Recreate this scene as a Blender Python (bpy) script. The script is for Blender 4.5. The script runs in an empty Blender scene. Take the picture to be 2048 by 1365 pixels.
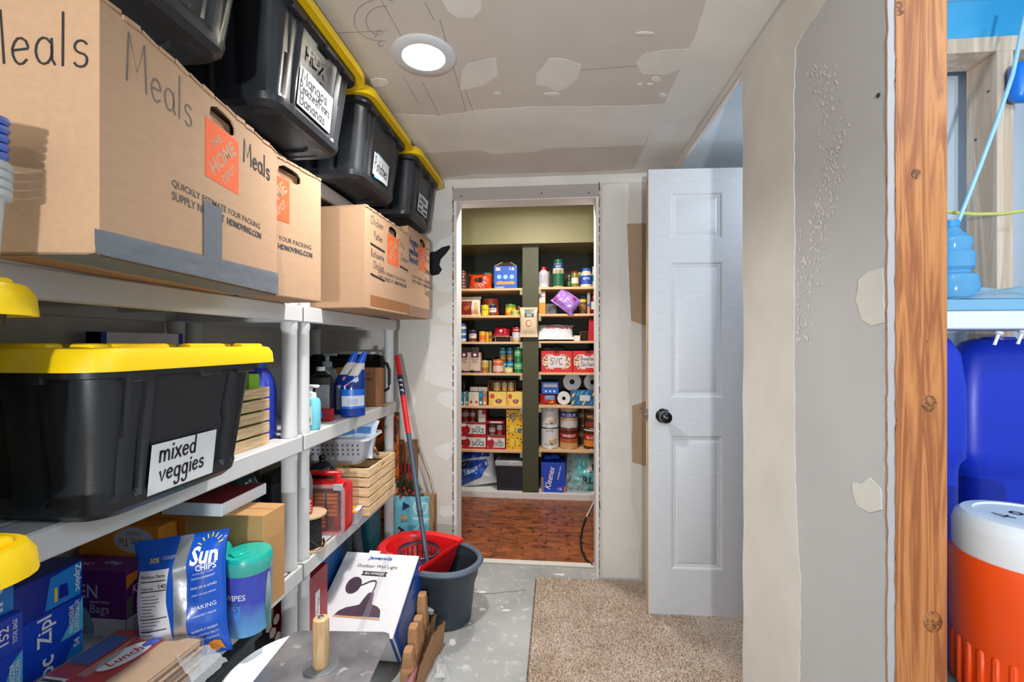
import bpy, bmesh, math, random
from mathutils import Vector, Matrix, Euler, noise
random.seed(7)
R = math.radians
SC = bpy.context.scene
COL = SC.collection

# ------------------------------------------------------------------ camera
FPX, CU, CV, CZ = 910.0, 1024.0, 688.0, 1.25
TH = math.atan((1113.0 - CU) / FPX)
CT, ST = math.cos(TH), math.sin(TH)
cam = bpy.data.cameras.new('camera'); cam.sensor_width = 36.0; cam.lens = FPX / 2048 * 36
cam.shift_y = (CV - 682.5) / 2048.0; cam.clip_start = 0.02
camo = bpy.data.objects.new('camera', cam); COL.objects.link(camo)
camo.location = (0, 0, CZ); camo.rotation_euler = (R(90), 0, TH)
SC.camera = camo
# ------------------------------------------------------------------ world, exposure
W = bpy.data.worlds.new('world'); SC.world = W; W.use_nodes = True
W.node_tree.nodes['Background'].inputs[0].default_value = (0.94, 0.97, 1.0, 1)
W.node_tree.nodes['Background'].inputs[1].default_value = 0.65
SC.view_settings.view_transform = 'Standard'; SC.view_settings.look = 'None'
SC.view_settings.exposure = 0.05; SC.view_settings.gamma = 1.0
SC.view_settings.use_curve_mapping = False
SC.cycles.max_bounces = 8; SC.cycles.diffuse_bounces = 4; SC.cycles.transparent_max_bounces = 12
SC.cycles.caustics_reflective = False; SC.cycles.caustics_refractive = False
SC.cycles.sample_clamp_indirect = 6
CAN_POWER, CAN2_POWER, PANTRY_POWER, SIDE_POWER, FILL_POWER = 27.0, 6.0, 25.0, 9.0, 74.0

# ------------------------------------------------------------------ room measures (metres)
H = 2.15                    # ceiling
DB = 2.45                   # back wall
XR, XL = 0.584, -1.33       # right and left wall
S1, S2, S3, S4, S5 = 0.09, 0.52, 0.947, 1.375, 1.83   # shelf tops of the plastic units
XF = -0.834                 # shelf fronts

def ray(u, v):
    a = (u - CU) / FPX
    return Vector((a * CT - ST, a * ST + CT, (CV - v) / FPX))
def atY(u, v, y): r = ray(u, v); r = r * (y / r.y); return Vector((r.x, r.y, r.z + CZ))
def atX(u, v, x): r = ray(u, v); r = r * (x / r.x); return Vector((r.x, r.y, r.z + CZ))
def atZ(u, v, z): r = ray(u, v); r = r * ((z - CZ) / r.z); return Vector((r.x, r.y, r.z + CZ))
def atD(u, v, d): r = ray(u, v) * d; return Vector((r.x, r.y, r.z + CZ))

# ------------------------------------------------------------------ materials
def lin(c):
    def f(x):
        x /= 255.0
        return x / 12.92 if x <= 0.04045 else ((x + 0.055) / 1.055) ** 2.4
    return (f(c[0]), f(c[1]), f(c[2]), 1.0)
_mats = {}
class NT:
    def __init__(s, m): s.t = m.node_tree; s.n = s.t.nodes; s.l = s.t.links
    def add(s, typ, **kw):
        n = s.n.new(typ)
        for k, v in kw.items():
            if k.startswith('i_'):
                key = k[2:]; key = int(key) if key.isdigit() else key.replace('_', ' ')
                n.inputs[key].default_value = v
            else: setattr(n, k, v)
        return n
    def link(s, a, b): s.l.new(a, b)
def newmat(name):
    m = bpy.data.materials.new(name); m.use_nodes = True
    nt = NT(m); b = m.node_tree.nodes['Principled BSDF']
    return m, nt, b
def M(rgb, rough=0.5, metal=0.0, var=0.05, scale=25.0, bump=0.0, bscale=150.0, coat=0.0, name=None, stretch=None, spec=0.5):
    key = (tuple(rgb), rough, metal, var, scale, bump, bscale, coat, name, stretch, spec)
    if key in _mats: return _mats[key]
    m, nt, b = newmat(name or 'm_%02x%02x%02x' % tuple(int(x) for x in rgb))
    tc = nt.add('ShaderNodeTexCoord'); co = tc.outputs['Object']
    if stretch:
        mp = nt.add('ShaderNodeMapping'); mp.inputs['Scale'].default_value = stretch
        nt.link(co, mp.inputs[0]); co = mp.outputs[0]
    c = lin(rgb)
    nz = nt.add('ShaderNodeTexNoise', i_Scale=scale, i_Detail=3.0); nt.link(co, nz.inputs['Vector'])
    mx = nt.add('ShaderNodeMix', data_type='RGBA')
    mx.inputs[6].default_value = tuple(x * (1 - var) for x in c[:3]) + (1,)
    mx.inputs[7].default_value = tuple(min(1, x * (1 + var)) for x in c[:3]) + (1,)
    nt.link(nz.outputs[0], mx.inputs[0]); nt.link(mx.outputs[2], b.inputs['Base Color'])
    b.inputs['Roughness'].default_value = rough; b.inputs['Metallic'].default_value = metal
    b.inputs['Coat Weight'].default_value = coat; b.inputs['Specular IOR Level'].default_value = spec
    if bump:
        n2 = nt.add('ShaderNodeTexNoise', i_Scale=bscale, i_Detail=4.0); nt.link(co, n2.inputs['Vector'])
        bp = nt.add('ShaderNodeBump', i_Strength=bump, i_Distance=0.004)
        nt.link(n2.outputs[0], bp.inputs['Height']); nt.link(bp.outputs[0], b.inputs['Normal'])
    _mats[key] = m
    return m
def two_tone(name, c1, c2, scale, rough=0.6, stretch=(1, 1, 1), lo=0.4, hi=0.6, detail=6, bump=0.0, dist=0.0, c3=None, s3=300, w3=(0.6, 0.7)):
    m, nt, b = newmat(name)
    tc = nt.add('ShaderNodeTexCoord'); mp = nt.add('ShaderNodeMapping'); mp.inputs['Scale'].default_value = stretch
    nt.link(tc.outputs['Object'], mp.inputs[0])
    nz = nt.add('ShaderNodeTexNoise', i_Scale=scale, i_Detail=detail, i_Distortion=dist); nt.link(mp.outputs[0], nz.inputs['Vector'])
    cr = nt.add('ShaderNodeValToRGB'); e = cr.color_ramp.elements
    e[0].position = lo; e[0].color = lin(c1); e[1].position = hi; e[1].color = lin(c2)
    nt.link(nz.outputs[0], cr.inputs[0]); out = cr.outputs[0]
    if c3:
        n3 = nt.add('ShaderNodeTexNoise', i_Scale=s3, i_Detail=2.0); nt.link(tc.outputs['Object'], n3.inputs['Vector'])
        r3 = nt.add('ShaderNodeValToRGB'); r3.color_ramp.elements[0].position = w3[0]; r3.color_ramp.elements[1].position = w3[1]
        nt.link(n3.outputs[0], r3.inputs[0])
        mx = nt.add('ShaderNodeMix', data_type='RGBA'); nt.link(r3.outputs[0], mx.inputs[0]); nt.link(out, mx.inputs[6])
        mx.inputs[7].default_value = lin(c3); out = mx.outputs[2]
    nt.link(out, b.inputs['Base Color']); b.inputs['Roughness'].default_value = rough
    if bump:
        bp = nt.add('ShaderNodeBump', i_Strength=bump, i_Distance=0.004)
        nt.link(nz.outputs[0], bp.inputs['Height']); nt.link(bp.outputs[0], b.inputs['Normal'])
    return m
def wood(name, c1, c2, stretch=(14, 14, 1.2), scale=3.0, rough=0.55, rings=True):
    m, nt, b = newmat(name)
    tc = nt.add('ShaderNodeTexCoord'); mp = nt.add('ShaderNodeMapping'); mp.inputs['Scale'].default_value = stretch
    nt.link(tc.outputs['Object'], mp.inputs[0])
    nz = nt.add('ShaderNodeTexNoise', i_Scale=scale, i_Detail=5.0, i_Distortion=0.8); nt.link(mp.outputs[0], nz.inputs['Vector'])
    ml = nt.add('ShaderNodeMath', operation='MULTIPLY', i_1=9.0 if rings else 1.0); nt.link(nz.outputs[0], ml.inputs[0])
    pp = nt.add('ShaderNodeMath', operation='PINGPONG', i_1=1.0); nt.link(ml.outputs[0], pp.inputs[0])
    cr = nt.add('ShaderNodeValToRGB'); e = cr.color_ramp.elements
    e[0].position = 0.1; e[0].color = lin(c1); e[1].position = 0.9; e[1].color = lin(c2)
    nt.link(pp.outputs[0], cr.inputs[0]); nt.link(cr.outputs[0], b.inputs['Base Color'])
    b.inputs['Roughness'].default_value = rough
    bp = nt.add('ShaderNodeBump', i_Strength=0.15, i_Distance=0.003)
    nt.link(pp.outputs[0], bp.inputs['Height']); nt.link(bp.outputs[0], b.inputs['Normal'])
    return m
def clear(name, tint=(235, 240, 245), fac=0.22, rough=0.12):
    m, nt, b = newmat(name)
    b.inputs['Base Color'].default_value = lin(tint); b.inputs['Roughness'].default_value = rough
    tr = nt.add('ShaderNodeBsdfTransparent'); tr.inputs[0].default_value = lin(tint)
    mx = nt.add('ShaderNodeMixShader', i_0=fac)
    lw = nt.add('ShaderNodeTexNoise', i_Scale=40.0)
    mr = nt.add('ShaderNodeMapRange', i_3=max(0.0, fac - 0.07), i_4=min(1.0, fac + 0.07)); nt.link(lw.outputs[0], mr.inputs[0]); nt.link(mr.outputs[0], mx.inputs[0])
    nt.link(tr.outputs[0], mx.inputs[1]); nt.link(b.outputs[0], mx.inputs[2])
    nt.link(mx.outputs[0], m.node_tree.nodes['Material Output'].inputs[0])
    return m
def emit(name, rgb, s):
    m, nt, b = newmat(name)
    b.inputs['Emission Color'].default_value = lin(rgb); b.inputs['Emission Strength'].default_value = s
    b.inputs['Base Color'].default_value = lin(rgb)
    return m

# ------------------------------------------------------------------ geometry collector
class G:
    def __init__(s): s.v = []; s.f = []
    def add(s, vs, fs, mx=None):
        o = len(s.v)
        s.v += [tuple(mx @ Vector(p)) if mx is not None else tuple(p) for p in vs]
        s.f += [tuple(i + o for i in f) for f in fs]
        return s
    def box(s, c, d, bev=0.0, mx=None, seg=1):
        x, y, z = d[0] / 2, d[1] / 2, d[2] / 2
        T = Matrix.Translation(c)
        if mx is not None: T = T @ mx
        if bev <= 0:
            vs = [(i, j, k) for k in (-z, z) for j in (-y, y) for i in (-x, x)]
            return s.add(vs, [(0, 2, 3, 1), (4, 5, 7, 6), (0, 1, 5, 4), (2, 6, 7, 3), (0, 4, 6, 2), (1, 3, 7, 5)], T)
        bm = bmesh.new(); bmesh.ops.create_cube(bm, size=1)
        bmesh.ops.scale(bm, vec=d, verts=bm.verts)
        bmesh.ops.bevel(bm, geom=bm.edges[:], offset=min(bev, min(d) * 0.49), segments=seg, profile=0.5, affect='EDGES')
        bm.verts.index_update()
        s.add([v.co.copy() for v in bm.verts], [[v.index for v in f.verts] for f in bm.faces], T); bm.free()
        return s
    def span(s, x0, x1, y0, y1, z0, z1, bev=0.0):
        return s.box(((x0 + x1) / 2, (y0 + y1) / 2, (z0 + z1) / 2), (x1 - x0, y1 - y0, z1 - z0), bev)
    def hexa(s, p):   # 8 corners: bottom 4 ccw, top 4 ccw
        return s.add(p, [(3, 2, 1, 0), (4, 5, 6, 7), (0, 1, 5, 4), (1, 2, 6, 5), (2, 3, 7, 6), (3, 0, 4, 7)])
    def loft(s, rings, cap0=True, cap1=True, mx=None):
        n = len(rings[0]); vs = [p for r in rings for p in r]; fs = []
        for i in range(len(rings) - 1):
            for j in range(n):
                k = (j + 1) % n
                fs.append((i * n + j, i * n + k, (i + 1) * n + k, (i + 1) * n + j))
        if cap0: fs.append(tuple(range(n - 1, -1, -1)))
        if cap1: fs.append(tuple((len(rings) - 1) * n + j for j in range(n)))
        return s.add(vs, fs, mx)
    def lathe(s, prof, n=24, c=(0, 0, 0), mx=None, cap0=True, cap1=True, sx=1.0, sy=1.0):
        T = Matrix.Translation(c)
        if mx is not None: T = T @ mx
        rings = [[(r * sx * math.cos(2 * math.pi * j / n), r * sy * math.sin(2 * math.pi * j / n), z) for j in range(n)] for r, z in prof]
        return s.loft(rings, cap0, cap1, T)
    def prism(s, poly, z0, z1, mx=None):
        n = len(poly)
        return s.loft([[(x, y, z0) for x, y in poly], [(x, y, z1) for x, y in poly]], True, True, mx)
    def tube(s, pts, r, n=8, rs=None):
        pts = [Vector(p) for p in pts]; rings = []
        up = Vector((0, 0, 1))
        for i, p in enumerate(pts):
            t = (pts[min(i + 1, len(pts) - 1)] - pts[max(i - 1, 0)]).normalized()
            a = t.cross(up)
            if a.length < 0.05: a = t.cross(Vector((1, 0, 0)))
            a.normalize(); b = a.cross(t); rr = rs[i] if rs else r
            rings.append([p + a * rr * math.cos(2 * math.pi * j / n) - b * rr * math.sin(2 * math.pi * j / n) for j in range(n)])
        return s.loft(rings)
    def grid(s, fn, nx, ny):   # fn(i/nx, j/ny)
        vs = [fn(i / nx, j / ny) for j in range(ny + 1) for i in range(nx + 1)]
        fs = [(j * (nx + 1) + i, j * (nx + 1) + i + 1, (j + 1) * (nx + 1) + i + 1, (j + 1) * (nx + 1) + i) for j in range(ny) for i in range(nx)]
        return s.add(vs, fs)
    def mesh(s, name):
        me = bpy.data.meshes.new(name); me.from_pydata(s.v, [], s.f); me.update()
        return me
    def build(s, name, mat, parent=None, smooth=True, ang=38, fix=True, **kw):
        me = s.mesh(name)
        if fix:
            bm = bmesh.new(); bm.from_mesh(me); bmesh.ops.recalc_face_normals(bm, faces=bm.faces[:]); bm.to_mesh(me); bm.free()
        if smooth:
            me.polygons.foreach_set('use_smooth', [True] * len(me.polygons)); me.set_sharp_from_angle(angle=R(ang))
        if mat is not None: me.materials.append(mat)
        o = bpy.data.objects.new(name, me); COL.objects.link(o)
        if parent is not None: o.parent = parent
        for k, v in kw.items(): o[k] = v
        return o
def tag(o, label, cat, group=None):
    o['label'] = label; o['category'] = cat
    if group: o['group'] = group
    return o
def thing(name, label, cat, loc=(0, 0, 0), rz=0.0, group=None, rot=None):
    o = bpy.data.objects.new(name, None); COL.objects.link(o); o.empty_display_size = 0.05
    o.location = loc; o.rotation_euler = rot if rot else (0, 0, rz)
    return tag(o, label, cat, group)
def struct(name, g, mat, parent=None, **kw):
    o = g.build(name, mat, parent, **kw)
    if parent is None: o['kind'] = 'structure'
    return o
def copy_tree(o, parent=None):
    c = o.copy(); COL.objects.link(c); c.parent = parent
    for ch in [x for x in o.children]: copy_tree(ch, c)
    return c

# ------------------------------------------------------------------ print: lettering, handwriting, decals
def plane(O, U, V, off=0.0006):
    O, U, V = Vector(O), Vector(U).normalized(), Vector(V).normalized(); N = U.cross(V).normalized()
    return lambda x, y, k=1.0: O + U * x + V * y + N * off * k
def cyl(r, th, z0, c=(0, 0), off=0.0005, taper=0.0):
    return lambda x, y, k=1.0: Vector((c[0] + (r + taper * y + off * k) * math.cos(th + x / r), c[1] + (r + taper * y + off * k) * math.sin(th + x / r), z0 + y))
_txt = {}
def textmesh(s, bold, shear):
    k = (s, bold, shear)
    if k not in _txt:
        cu = bpy.data.curves.new('t', 'FONT'); cu.body = s; cu.resolution_u = 2; cu.offset = bold; cu.shear = shear
        cu.align_x = 'CENTER'; cu.space_line = 0.85
        o = bpy.data.objects.new('t', cu); me = bpy.data.meshes.new_from_object(o)
        vs = [v.co.copy() for v in me.vertices]; fs = [tuple(p.vertices) for p in me.polygons]
        bpy.data.objects.remove(o); bpy.data.curves.remove(cu); bpy.data.meshes.remove(me)
        xs = [v.x for v in vs]; ys = [v.y for v in vs]
        _txt[k] = (vs, fs, min(xs), max(xs), min(ys), max(ys))
    return _txt[k]
def lettering(parent, s, surf, mat, w=None, h=None, at=(0, 0), ang=0.0, bold=0.012, shear=0.0, name='lettering', k=1.5):
    vs, fs, x0, x1, y0, y1 = textmesh(s, bold, shear)
    sx = w / (x1 - x0) if w else None; sy = h / (y1 - y0) if h else None
    sx = sx or sy; sy = sy or sx
    ca, sa = math.cos(ang), math.sin(ang); out = []
    for v in vs:
        x = (v.x - (x0 + x1) / 2) * sx; y = (v.y - (y0 + y1) / 2) * sy
        out.append(surf(at[0] + x * ca - y * sa, at[1] + x * sa + y * ca, k))
    return G().add(out, fs).build(name, mat, parent, smooth=False, fix=False)
def decal(parent, name, surf, x0, y0, x1, y1, mat, nx=1, ny=1, k=1.0, smooth=False):
    return G().grid(lambda a, b: surf(x0 + (x1 - x0) * a, y0 + (y1 - y0) * b, k), nx, ny).build(name, mat, parent, smooth=smooth, fix=False)
def polydecal(parent, name, surf, poly, mat, k=1.0):
    sub = 5 if getattr(surf, 'curved', False) else 1
    if sub > 1:
        pp = []
        for i in range(len(poly)):
            a, b = poly[i], poly[(i + 1) % len(poly)]; m = max(1, int(math.hypot(b[0] - a[0], b[1] - a[1]) / .012))
            pp += [(a[0] + (b[0] - a[0]) * j / m, a[1] + (b[1] - a[1]) * j / m) for j in range(m)]
        n = len(pp); cx = sum(p[0] for p in pp) / n; cy = sum(p[1] for p in pp) / n; g = G(); vs = []; fs = []
        for r in range(sub): vs += [surf(cx + (x - cx) * (1 - r / sub), cy + (y - cy) * (1 - r / sub), k) for x, y in pp]
        vs.append(surf(cx, cy, k))
        for r in range(sub - 1): fs += [(r * n + i, r * n + (i + 1) % n, (r + 1) * n + (i + 1) % n, (r + 1) * n + i) for i in range(n)]
        fs += [((sub - 1) * n + i, (sub - 1) * n + (i + 1) % n, len(vs) - 1) for i in range(n)]
        return g.add(vs, fs).build(name, mat, parent, smooth=False, fix=False)
    g = G(); cx = sum(p[0] for p in poly) / len(poly); cy = sum(p[1] for p in poly) / len(poly); n = len(poly)
    g.add([surf(x, y, k) for x, y in poly], [tuple(range(n))])
    return g.build(name, mat, parent, smooth=False, fix=False)
def ellipse(cx, cy, rx, ry, n=24, ang=0.0):
    ca, sa = math.cos(ang), math.sin(ang)
    return [(cx + rx * math.cos(t) * ca - ry * math.sin(t) * sa, cy + rx * math.cos(t) * sa + ry * math.sin(t) * ca) for t in [2 * math.pi * i / n for i in range(n)]]
def arc(cx, cy, rx, ry, a0, a1, n=8):
    return [(cx + rx * math.cos(R(a0 + (a1 - a0) * i / n)), cy + ry * math.sin(R(a0 + (a1 - a0) * i / n))) for i in range(n + 1)]
# single-stroke handwriting: x-height 0.5, ascender 1, descender -0.4
_o = arc(.22, .25, .2, .25, 70, 430, 12)
HW = {
 'a': (.5, [arc(.22, .25, .2, .25, 40, 380, 12), [(.42, .48), (.41, .1), (.5, 0)]]),
 'b': (.48, [[(.04, 1), (.04, 0)], arc(.22, .25, .19, .25, 160, -150, 10)]),
 'c': (.42, [arc(.24, .25, .2, .25, 50, 310, 10)]),
 'd': (.5, [arc(.2, .25, .19, .25, 40, 380, 12), [(.4, 1), (.4, 0)]]),
 'e': (.46, [[(.04, .26), (.4, .3)] + arc(.22, .25, .2, .25, 20, 320, 10)]),
 'f': (.36, [arc(.24, .82, .12, .18, 40, 180, 6) + [(.12, 0)], [(0, .48), (.3, .5)]]),
 'g': (.5, [arc(.22, .25, .2, .25, 40, 380, 12), [(.42, .48), (.42, -.2)] + arc(.24, -.22, .18, .2, 0, -160, 7)]),
 'h': (.48, [[(.04, 1), (.04, 0)], [(.04, .3)] + arc(.22, .28, .18, .22, 170, 10, 8) + [(.41, 0)]]),
 'i': (.16, [[(.07, .48), (.07, 0)], [(.06, .68), (.09, .72)]]),
 'k': (.44, [[(.04, 1), (.04, 0)], [(.38, .5), (.05, .22), (.4, 0)]]),
 'l': (.2, [[(.08, 1), (.07, 0)]]),
 'm': (.74, [[(.04, .5), (.04, 0)], [(.04, .3)] + arc(.2, .28, .15, .22, 170, 10, 6) + [(.36, 0)], [(.36, .3)] + arc(.52, .28, .15, .22, 170, 10, 6) + [(.69, 0)]]),
 'n': (.46, [[(.04, .5), (.04, 0)], [(.04, .3)] + arc(.22, .28, .17, .22, 170, 10, 7) + [(.4, 0)]]),
 'o': (.46, [_o]),
 'p': (.48, [[(.04, .5), (.04, -.4)], arc(.22, .25, .19, .25, 160, -160, 10)]),
 'r': (.34, [[(.05, .5), (.05, 0)], [(.05, .3)] + arc(.2, .3, .14, .18, 160, 40, 5)]),
 's': (.4, [arc(.2, .37, .15, .12, 30, 250, 7) + arc(.19, .12, .17, .13, 90, -150, 8)]),
 't': (.34, [[(.15, .85), (.15, .05), (.26, 0)], [(0, .5), (.32, .52)]]),
 'u': (.46, [[(.04, .5)] + arc(.21, .2, .17, .2, 180, 360, 8) + [(.39, .5)], [(.39, .3), (.42, 0)]]),
 'v': (.42, [[(.02, .5), (.19, 0), (.38, .52)]]),
 'w': (.6, [[(.02, .5), (.14, 0), (.28, .4), (.42, 0), (.56, .5)]]),
 'x': (.44, [[(.02, .5), (.4, 0)], [(.38, .52), (.0, 0)]]),
 'y': (.44, [[(.02, .5), (.2, .05)], [(.4, .52), (.1, -.4)]]),
 'M': (.85, [[(.04, 0), (.1, 1), (.4, .3), (.7, 1), (.78, 0)]]),
 'B': (.6, [[(.05, 1), (.05, 0)], [(.05, .98)] + arc(.25, .76, .25, .23, 80, -90, 7) + arc(.25, .27, .3, .27, 90, -100, 8)]),
 'C': (.6, [arc(.34, .5, .3, .5, 50, 310, 12)]),
 'P': (.55, [[(.06, 1), (.05, 0)], [(.05, .96)] + arc(.25, .74, .26, .25, 80, -110, 9)]),
 'R': (.58, [[(.06, 1), (.05, 0)], [(.05, .96)] + arc(.25, .75, .24, .23, 80, -110, 8) + [(.5, 0)]]),
 'S': (.58, [arc(.3, .74, .24, .26, 30, 260, 9) + arc(.28, .25, .26, .26, 90, -160, 9)]),
 'V': (.62, [[(.02, 1), (.3, 0), (.6, 1)]]),
 '/': (.3, [[(.22, 1), (.02, -.1)]]), ' ': (.3, []), '1': (.25, [[(.1, 1), (.1, 0)]]), '4': (.5, [[(.3, 0), (.3, 1), (.02, .35), (.45, .35)]]),
}
def hand(parent, s, surf, mat, w, h, at=(0, 0), pen=0.004, ang=0.0, jit=0.03, name='handwriting', k=1.6):
    rnd = random.Random(s); tot = sum(HW.get(c, HW['o'])[0] + .12 for c in s)
    lines = []; x = -tot / 2
    for c in s:
        wd, st = HW.get(c, HW['o']); dy = rnd.uniform(-jit, jit)
        for ln in st: lines.append([(x + px + rnd.uniform(-.01, .01), py + dy) for px, py in ln])
        x += wd + .12
    g = G(); ca, sa = math.cos(ang), math.sin(ang)
    for ln in lines:
        p = [((px) * w / tot, (py - .4) * h) for px, py in ln]
        p = [(at[0] + a * ca - b * sa, at[1] + a * sa + b * ca) for a, b in p]
        vs = []; n = len(p)
        for i in range(n):
            ax, ay = p[max(i - 1, 0)]; bx, by = p[min(i + 1, n - 1)]
            dx, dy = bx - ax, by - ay; L = math.hypot(dx, dy) or 1
            ex, ey = -dy / L * pen / 2, dx / L * pen / 2
            tx = dx / L * pen * .4 * ((i == n - 1) - (i == 0)); ty = dy / L * pen * .4 * ((i == n - 1) - (i == 0))
            vs += [surf(p[i][0] + ex + tx, p[i][1] + ey + ty, k), surf(p[i][0] - ex + tx, p[i][1] - ey + ty, k)]
        g.add(vs, [(2 * i, 2 * i + 1, 2 * i + 3, 2 * i + 2) for i in range(n - 1)])
    return g.build(name, mat, parent, smooth=False, fix=False)

# shared materials
GREY = M((203, 203, 203), 0.5, var=0.03, bump=0.05, bscale=400, name='resin_grey')
BLACK = M((34, 37, 42), 0.36, var=0.1, bump=0.08, bscale=500, name='tote_black')
YEL = M((245, 204, 8), 0.38, var=0.03, bump=0.03, bscale=300, name='tote_yellow')
PAPER = M((224, 224, 226), 0.8, name='paper_white')
INK = M((28, 26, 32), 0.6, name='marker_ink')
PINK = M((82, 74, 72), 0.65, name='pen_ink')
CARD = M((178, 143, 112), 0.85, var=0.10, scale=90, bump=0.12, bscale=500, name='cardboard', stretch=(1, 0.25, 1))
CARD_D = M((150, 112, 78), 0.9, var=0.08, name='cardboard_inner')
WHITE = M((240, 240, 240), 0.45, name='white_plastic')
ORANGE_HD = M((226, 92, 40), 0.8, var=0.1, scale=200, name='orange_print')
PRINT = M((70, 66, 66), 0.8, name='dark_print')
FILM = clear('clear_film', (246, 248, 250), 0.06, 0.08)
CLEARP = clear('clear_plastic', (232, 238, 240), 0.38, 0.2)
STEEL = M((165, 168, 172), 0.3, 1.0, name='steel')
TIN = M((190, 190, 192), 0.3, 0.9, name='tin')
# ================================================================== STRUCTURE
DRY = two_tone('drywall_grey', (196, 188, 181), (206, 199, 192), 3.0, 0.9, lo=0.3, hi=0.7, bump=0.02)
DRYW = two_tone('drywall_pale', (188, 189, 190), (199, 200, 201), 2.5, 0.9, lo=0.3, hi=0.7, bump=0.02)
MUD = two_tone('joint_compound', (214, 211, 205), (226, 223, 217), 6.0, 0.85, lo=0.3, hi=0.7, bump=0.04)
MUDW = two_tone('joint_compound_white', (214, 214, 208), (226, 226, 220), 9.0, 0.85, lo=0.3, hi=0.7, bump=0.05)
WALLP = two_tone('wall_board', (206, 200, 191), (215, 210, 202), 1.6, 0.88, lo=0.35, hi=0.65, bump=0.03)
BROWNP = M((168, 144, 118), 0.9, name='drywall_paper_brown')
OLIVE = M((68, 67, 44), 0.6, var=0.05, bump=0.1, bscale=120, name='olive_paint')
WHITEP = M((226, 222, 220), 0.6, name='white_paint')
LUMBER = wood('lumber_stud', (146, 84, 42), (190, 124, 70), (22, 22, 1.3), 1.6, 0.6)
LUMBER2 = wood('lumber_pale', (200, 172, 148), (224, 202, 180), (10, 10, 0.8), 2.0, 0.65)

# floor: poured concrete
CONC = two_tone('concrete', (146, 147, 146), (172, 172, 170), 3.5, 0.55, lo=0.3, hi=0.7, detail=8, bump=0.05, c3=(198, 200, 200), s3=24, w3=(0.58, 0.80))
floor = struct('floor', G().span(-1.45, 2.4, -2.0, DB + 0.12, -0.06, 0.0), CONC)
def splat(parent, name, fn, cx, cy, rx, ry, mat, n=18, seed=0, t=0.0012, jag=0.35):
    rnd = random.Random(seed)
    poly = [(cx + rx * math.cos(a) * (1 - jag * rnd.random()), cy + ry * math.sin(a) * (1 - jag * rnd.random())) for a in [2 * math.pi * i / n for i in range(n)]]
    g = G(); g.loft([[fn(x, y, 0) for x, y in poly], [fn(x, y, t) for x, y in poly]])
    return g.build(name, mat, parent, smooth=False)
flz = lambda x, y, t: Vector((x, y, t))
for i, (u, v, rx, ry) in enumerate([(958, 1185, .045, .018), (1012, 1222, .025, .012), (965, 1220, .02, .012), (905, 1285, .02, .03), (940, 1248, .012, .006), (1004, 1215, .012, .006), (1190, 1150, .03, .006), (1120, 1150, .045, .012)]):
    p = atZ(u, v, 0); splat(floor, 'plaster_splat', flz, p.x, p.y, rx, ry, MUDW, 22, 30 + i, 0.0015, 0.6)
# hairline crack in the slab
ck = [atZ(u, v, 0.0006) for u, v in ((925, 1182), (945, 1184), (958, 1188), (985, 1188), (1010, 1185), (1030, 1184), (1050, 1181))]
G().tube(ck, 0.0012, 4).build('crack', M((70, 70, 70), 0.9), floor)

# carpet remnant
def carpet_mat():
    m, nt, b = newmat('carpet_pile')
    tc = nt.add('ShaderNodeTexCoord')
    n1 = nt.add('ShaderNodeTexNoise', i_Scale=230.0, i_Detail=2.0); nt.link(tc.outputs['Object'], n1.inputs['Vector'])
    n2 = nt.add('ShaderNodeTexNoise', i_Scale=5.0, i_Detail=3.0); nt.link(tc.outputs['Object'], n2.inputs['Vector'])
    cr = nt.add('ShaderNodeValToRGB'); e = cr.color_ramp.elements
    e[0].position = 0.33; e[0].color = lin((104, 86, 72)); e[1].position = 0.62; e[1].color = lin((206, 192, 178))
    x = e.new(0.45); x.color = lin((172, 152, 136))
    nt.link(n1.outputs[0], cr.inputs[0])
    mx = nt.add('ShaderNodeMix', data_type='RGBA', blend_type='MULTIPLY', i_0=0.45); nt.link(cr.outputs[0], mx.inputs[6])
    c2 = nt.add('ShaderNodeValToRGB'); c2.color_ramp.elements[0].position = 0.35; c2.color_ramp.elements[0].color = lin((205, 190, 176)); c2.color_ramp.elements[1].position = 0.6; c2.color_ramp.elements[1].color = (1, 1, 1, 1)
    nt.link(n2.outputs[0], c2.inputs[0]); nt.link(c2.outputs[0], mx.inputs[7])
    nt.link(mx.outputs[2], b.inputs['Base Color']); b.inputs['Roughness'].default_value = 1.0
    b.inputs['Specular IOR Level'].default_value = 0.1
    bp = nt.add('ShaderNodeBump', i_Strength=0.6, i_Distance=0.006); nt.link(n1.outputs[0], bp.inputs['Height']); nt.link(bp.outputs[0], b.inputs['Normal'])
    return m
CP = carpet_mat()
cx0 = -0.105
def carpet_fn(a, b):
    x = cx0 + (2.3 - cx0) * (a ** 1.5); y = 0.25 + (DB - 0.03 - 0.25) * b
    if a == 0: x += 0.006 * noise.noise((y * 60, 0, 0)) + 0.02 * (y - 1.6) * 0
    z = 0.014 + 0.0028 * noise.noise((x * 140, y * 140, 0)) + 0.002 * noise.noise((x * 50, y * 50, 3))
    if a in (0, 1) or b in (0, 1): z = 0.001
    return (x, y, z)
carpet = G().grid(carpet_fn, 160, 240).build('carpet_remnant', CP)
tag(carpet, 'speckled beige carpet remnant laid over the bare concrete floor', 'carpet')
rnd = random.Random(5); g = G()
for i in range(16000):
    t = rnd.random(); x = cx0 + (0.62 - cx0) * t; y = rnd.uniform(1.0, DB - 0.04)
    a = rnd.uniform(0, 6.28); r = 0.0022; z = 0.012; h = rnd.uniform(0.007, 0.012); lx, ly = rnd.uniform(-.005, .005), rnd.uniform(-.005, .005)
    g.add([(x + r * math.cos(a), y + r * math.sin(a), z), (x - r * math.cos(a), y - r * math.sin(a), z), (x + lx, y + ly, z + h)], [(0, 1, 2)])
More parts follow.
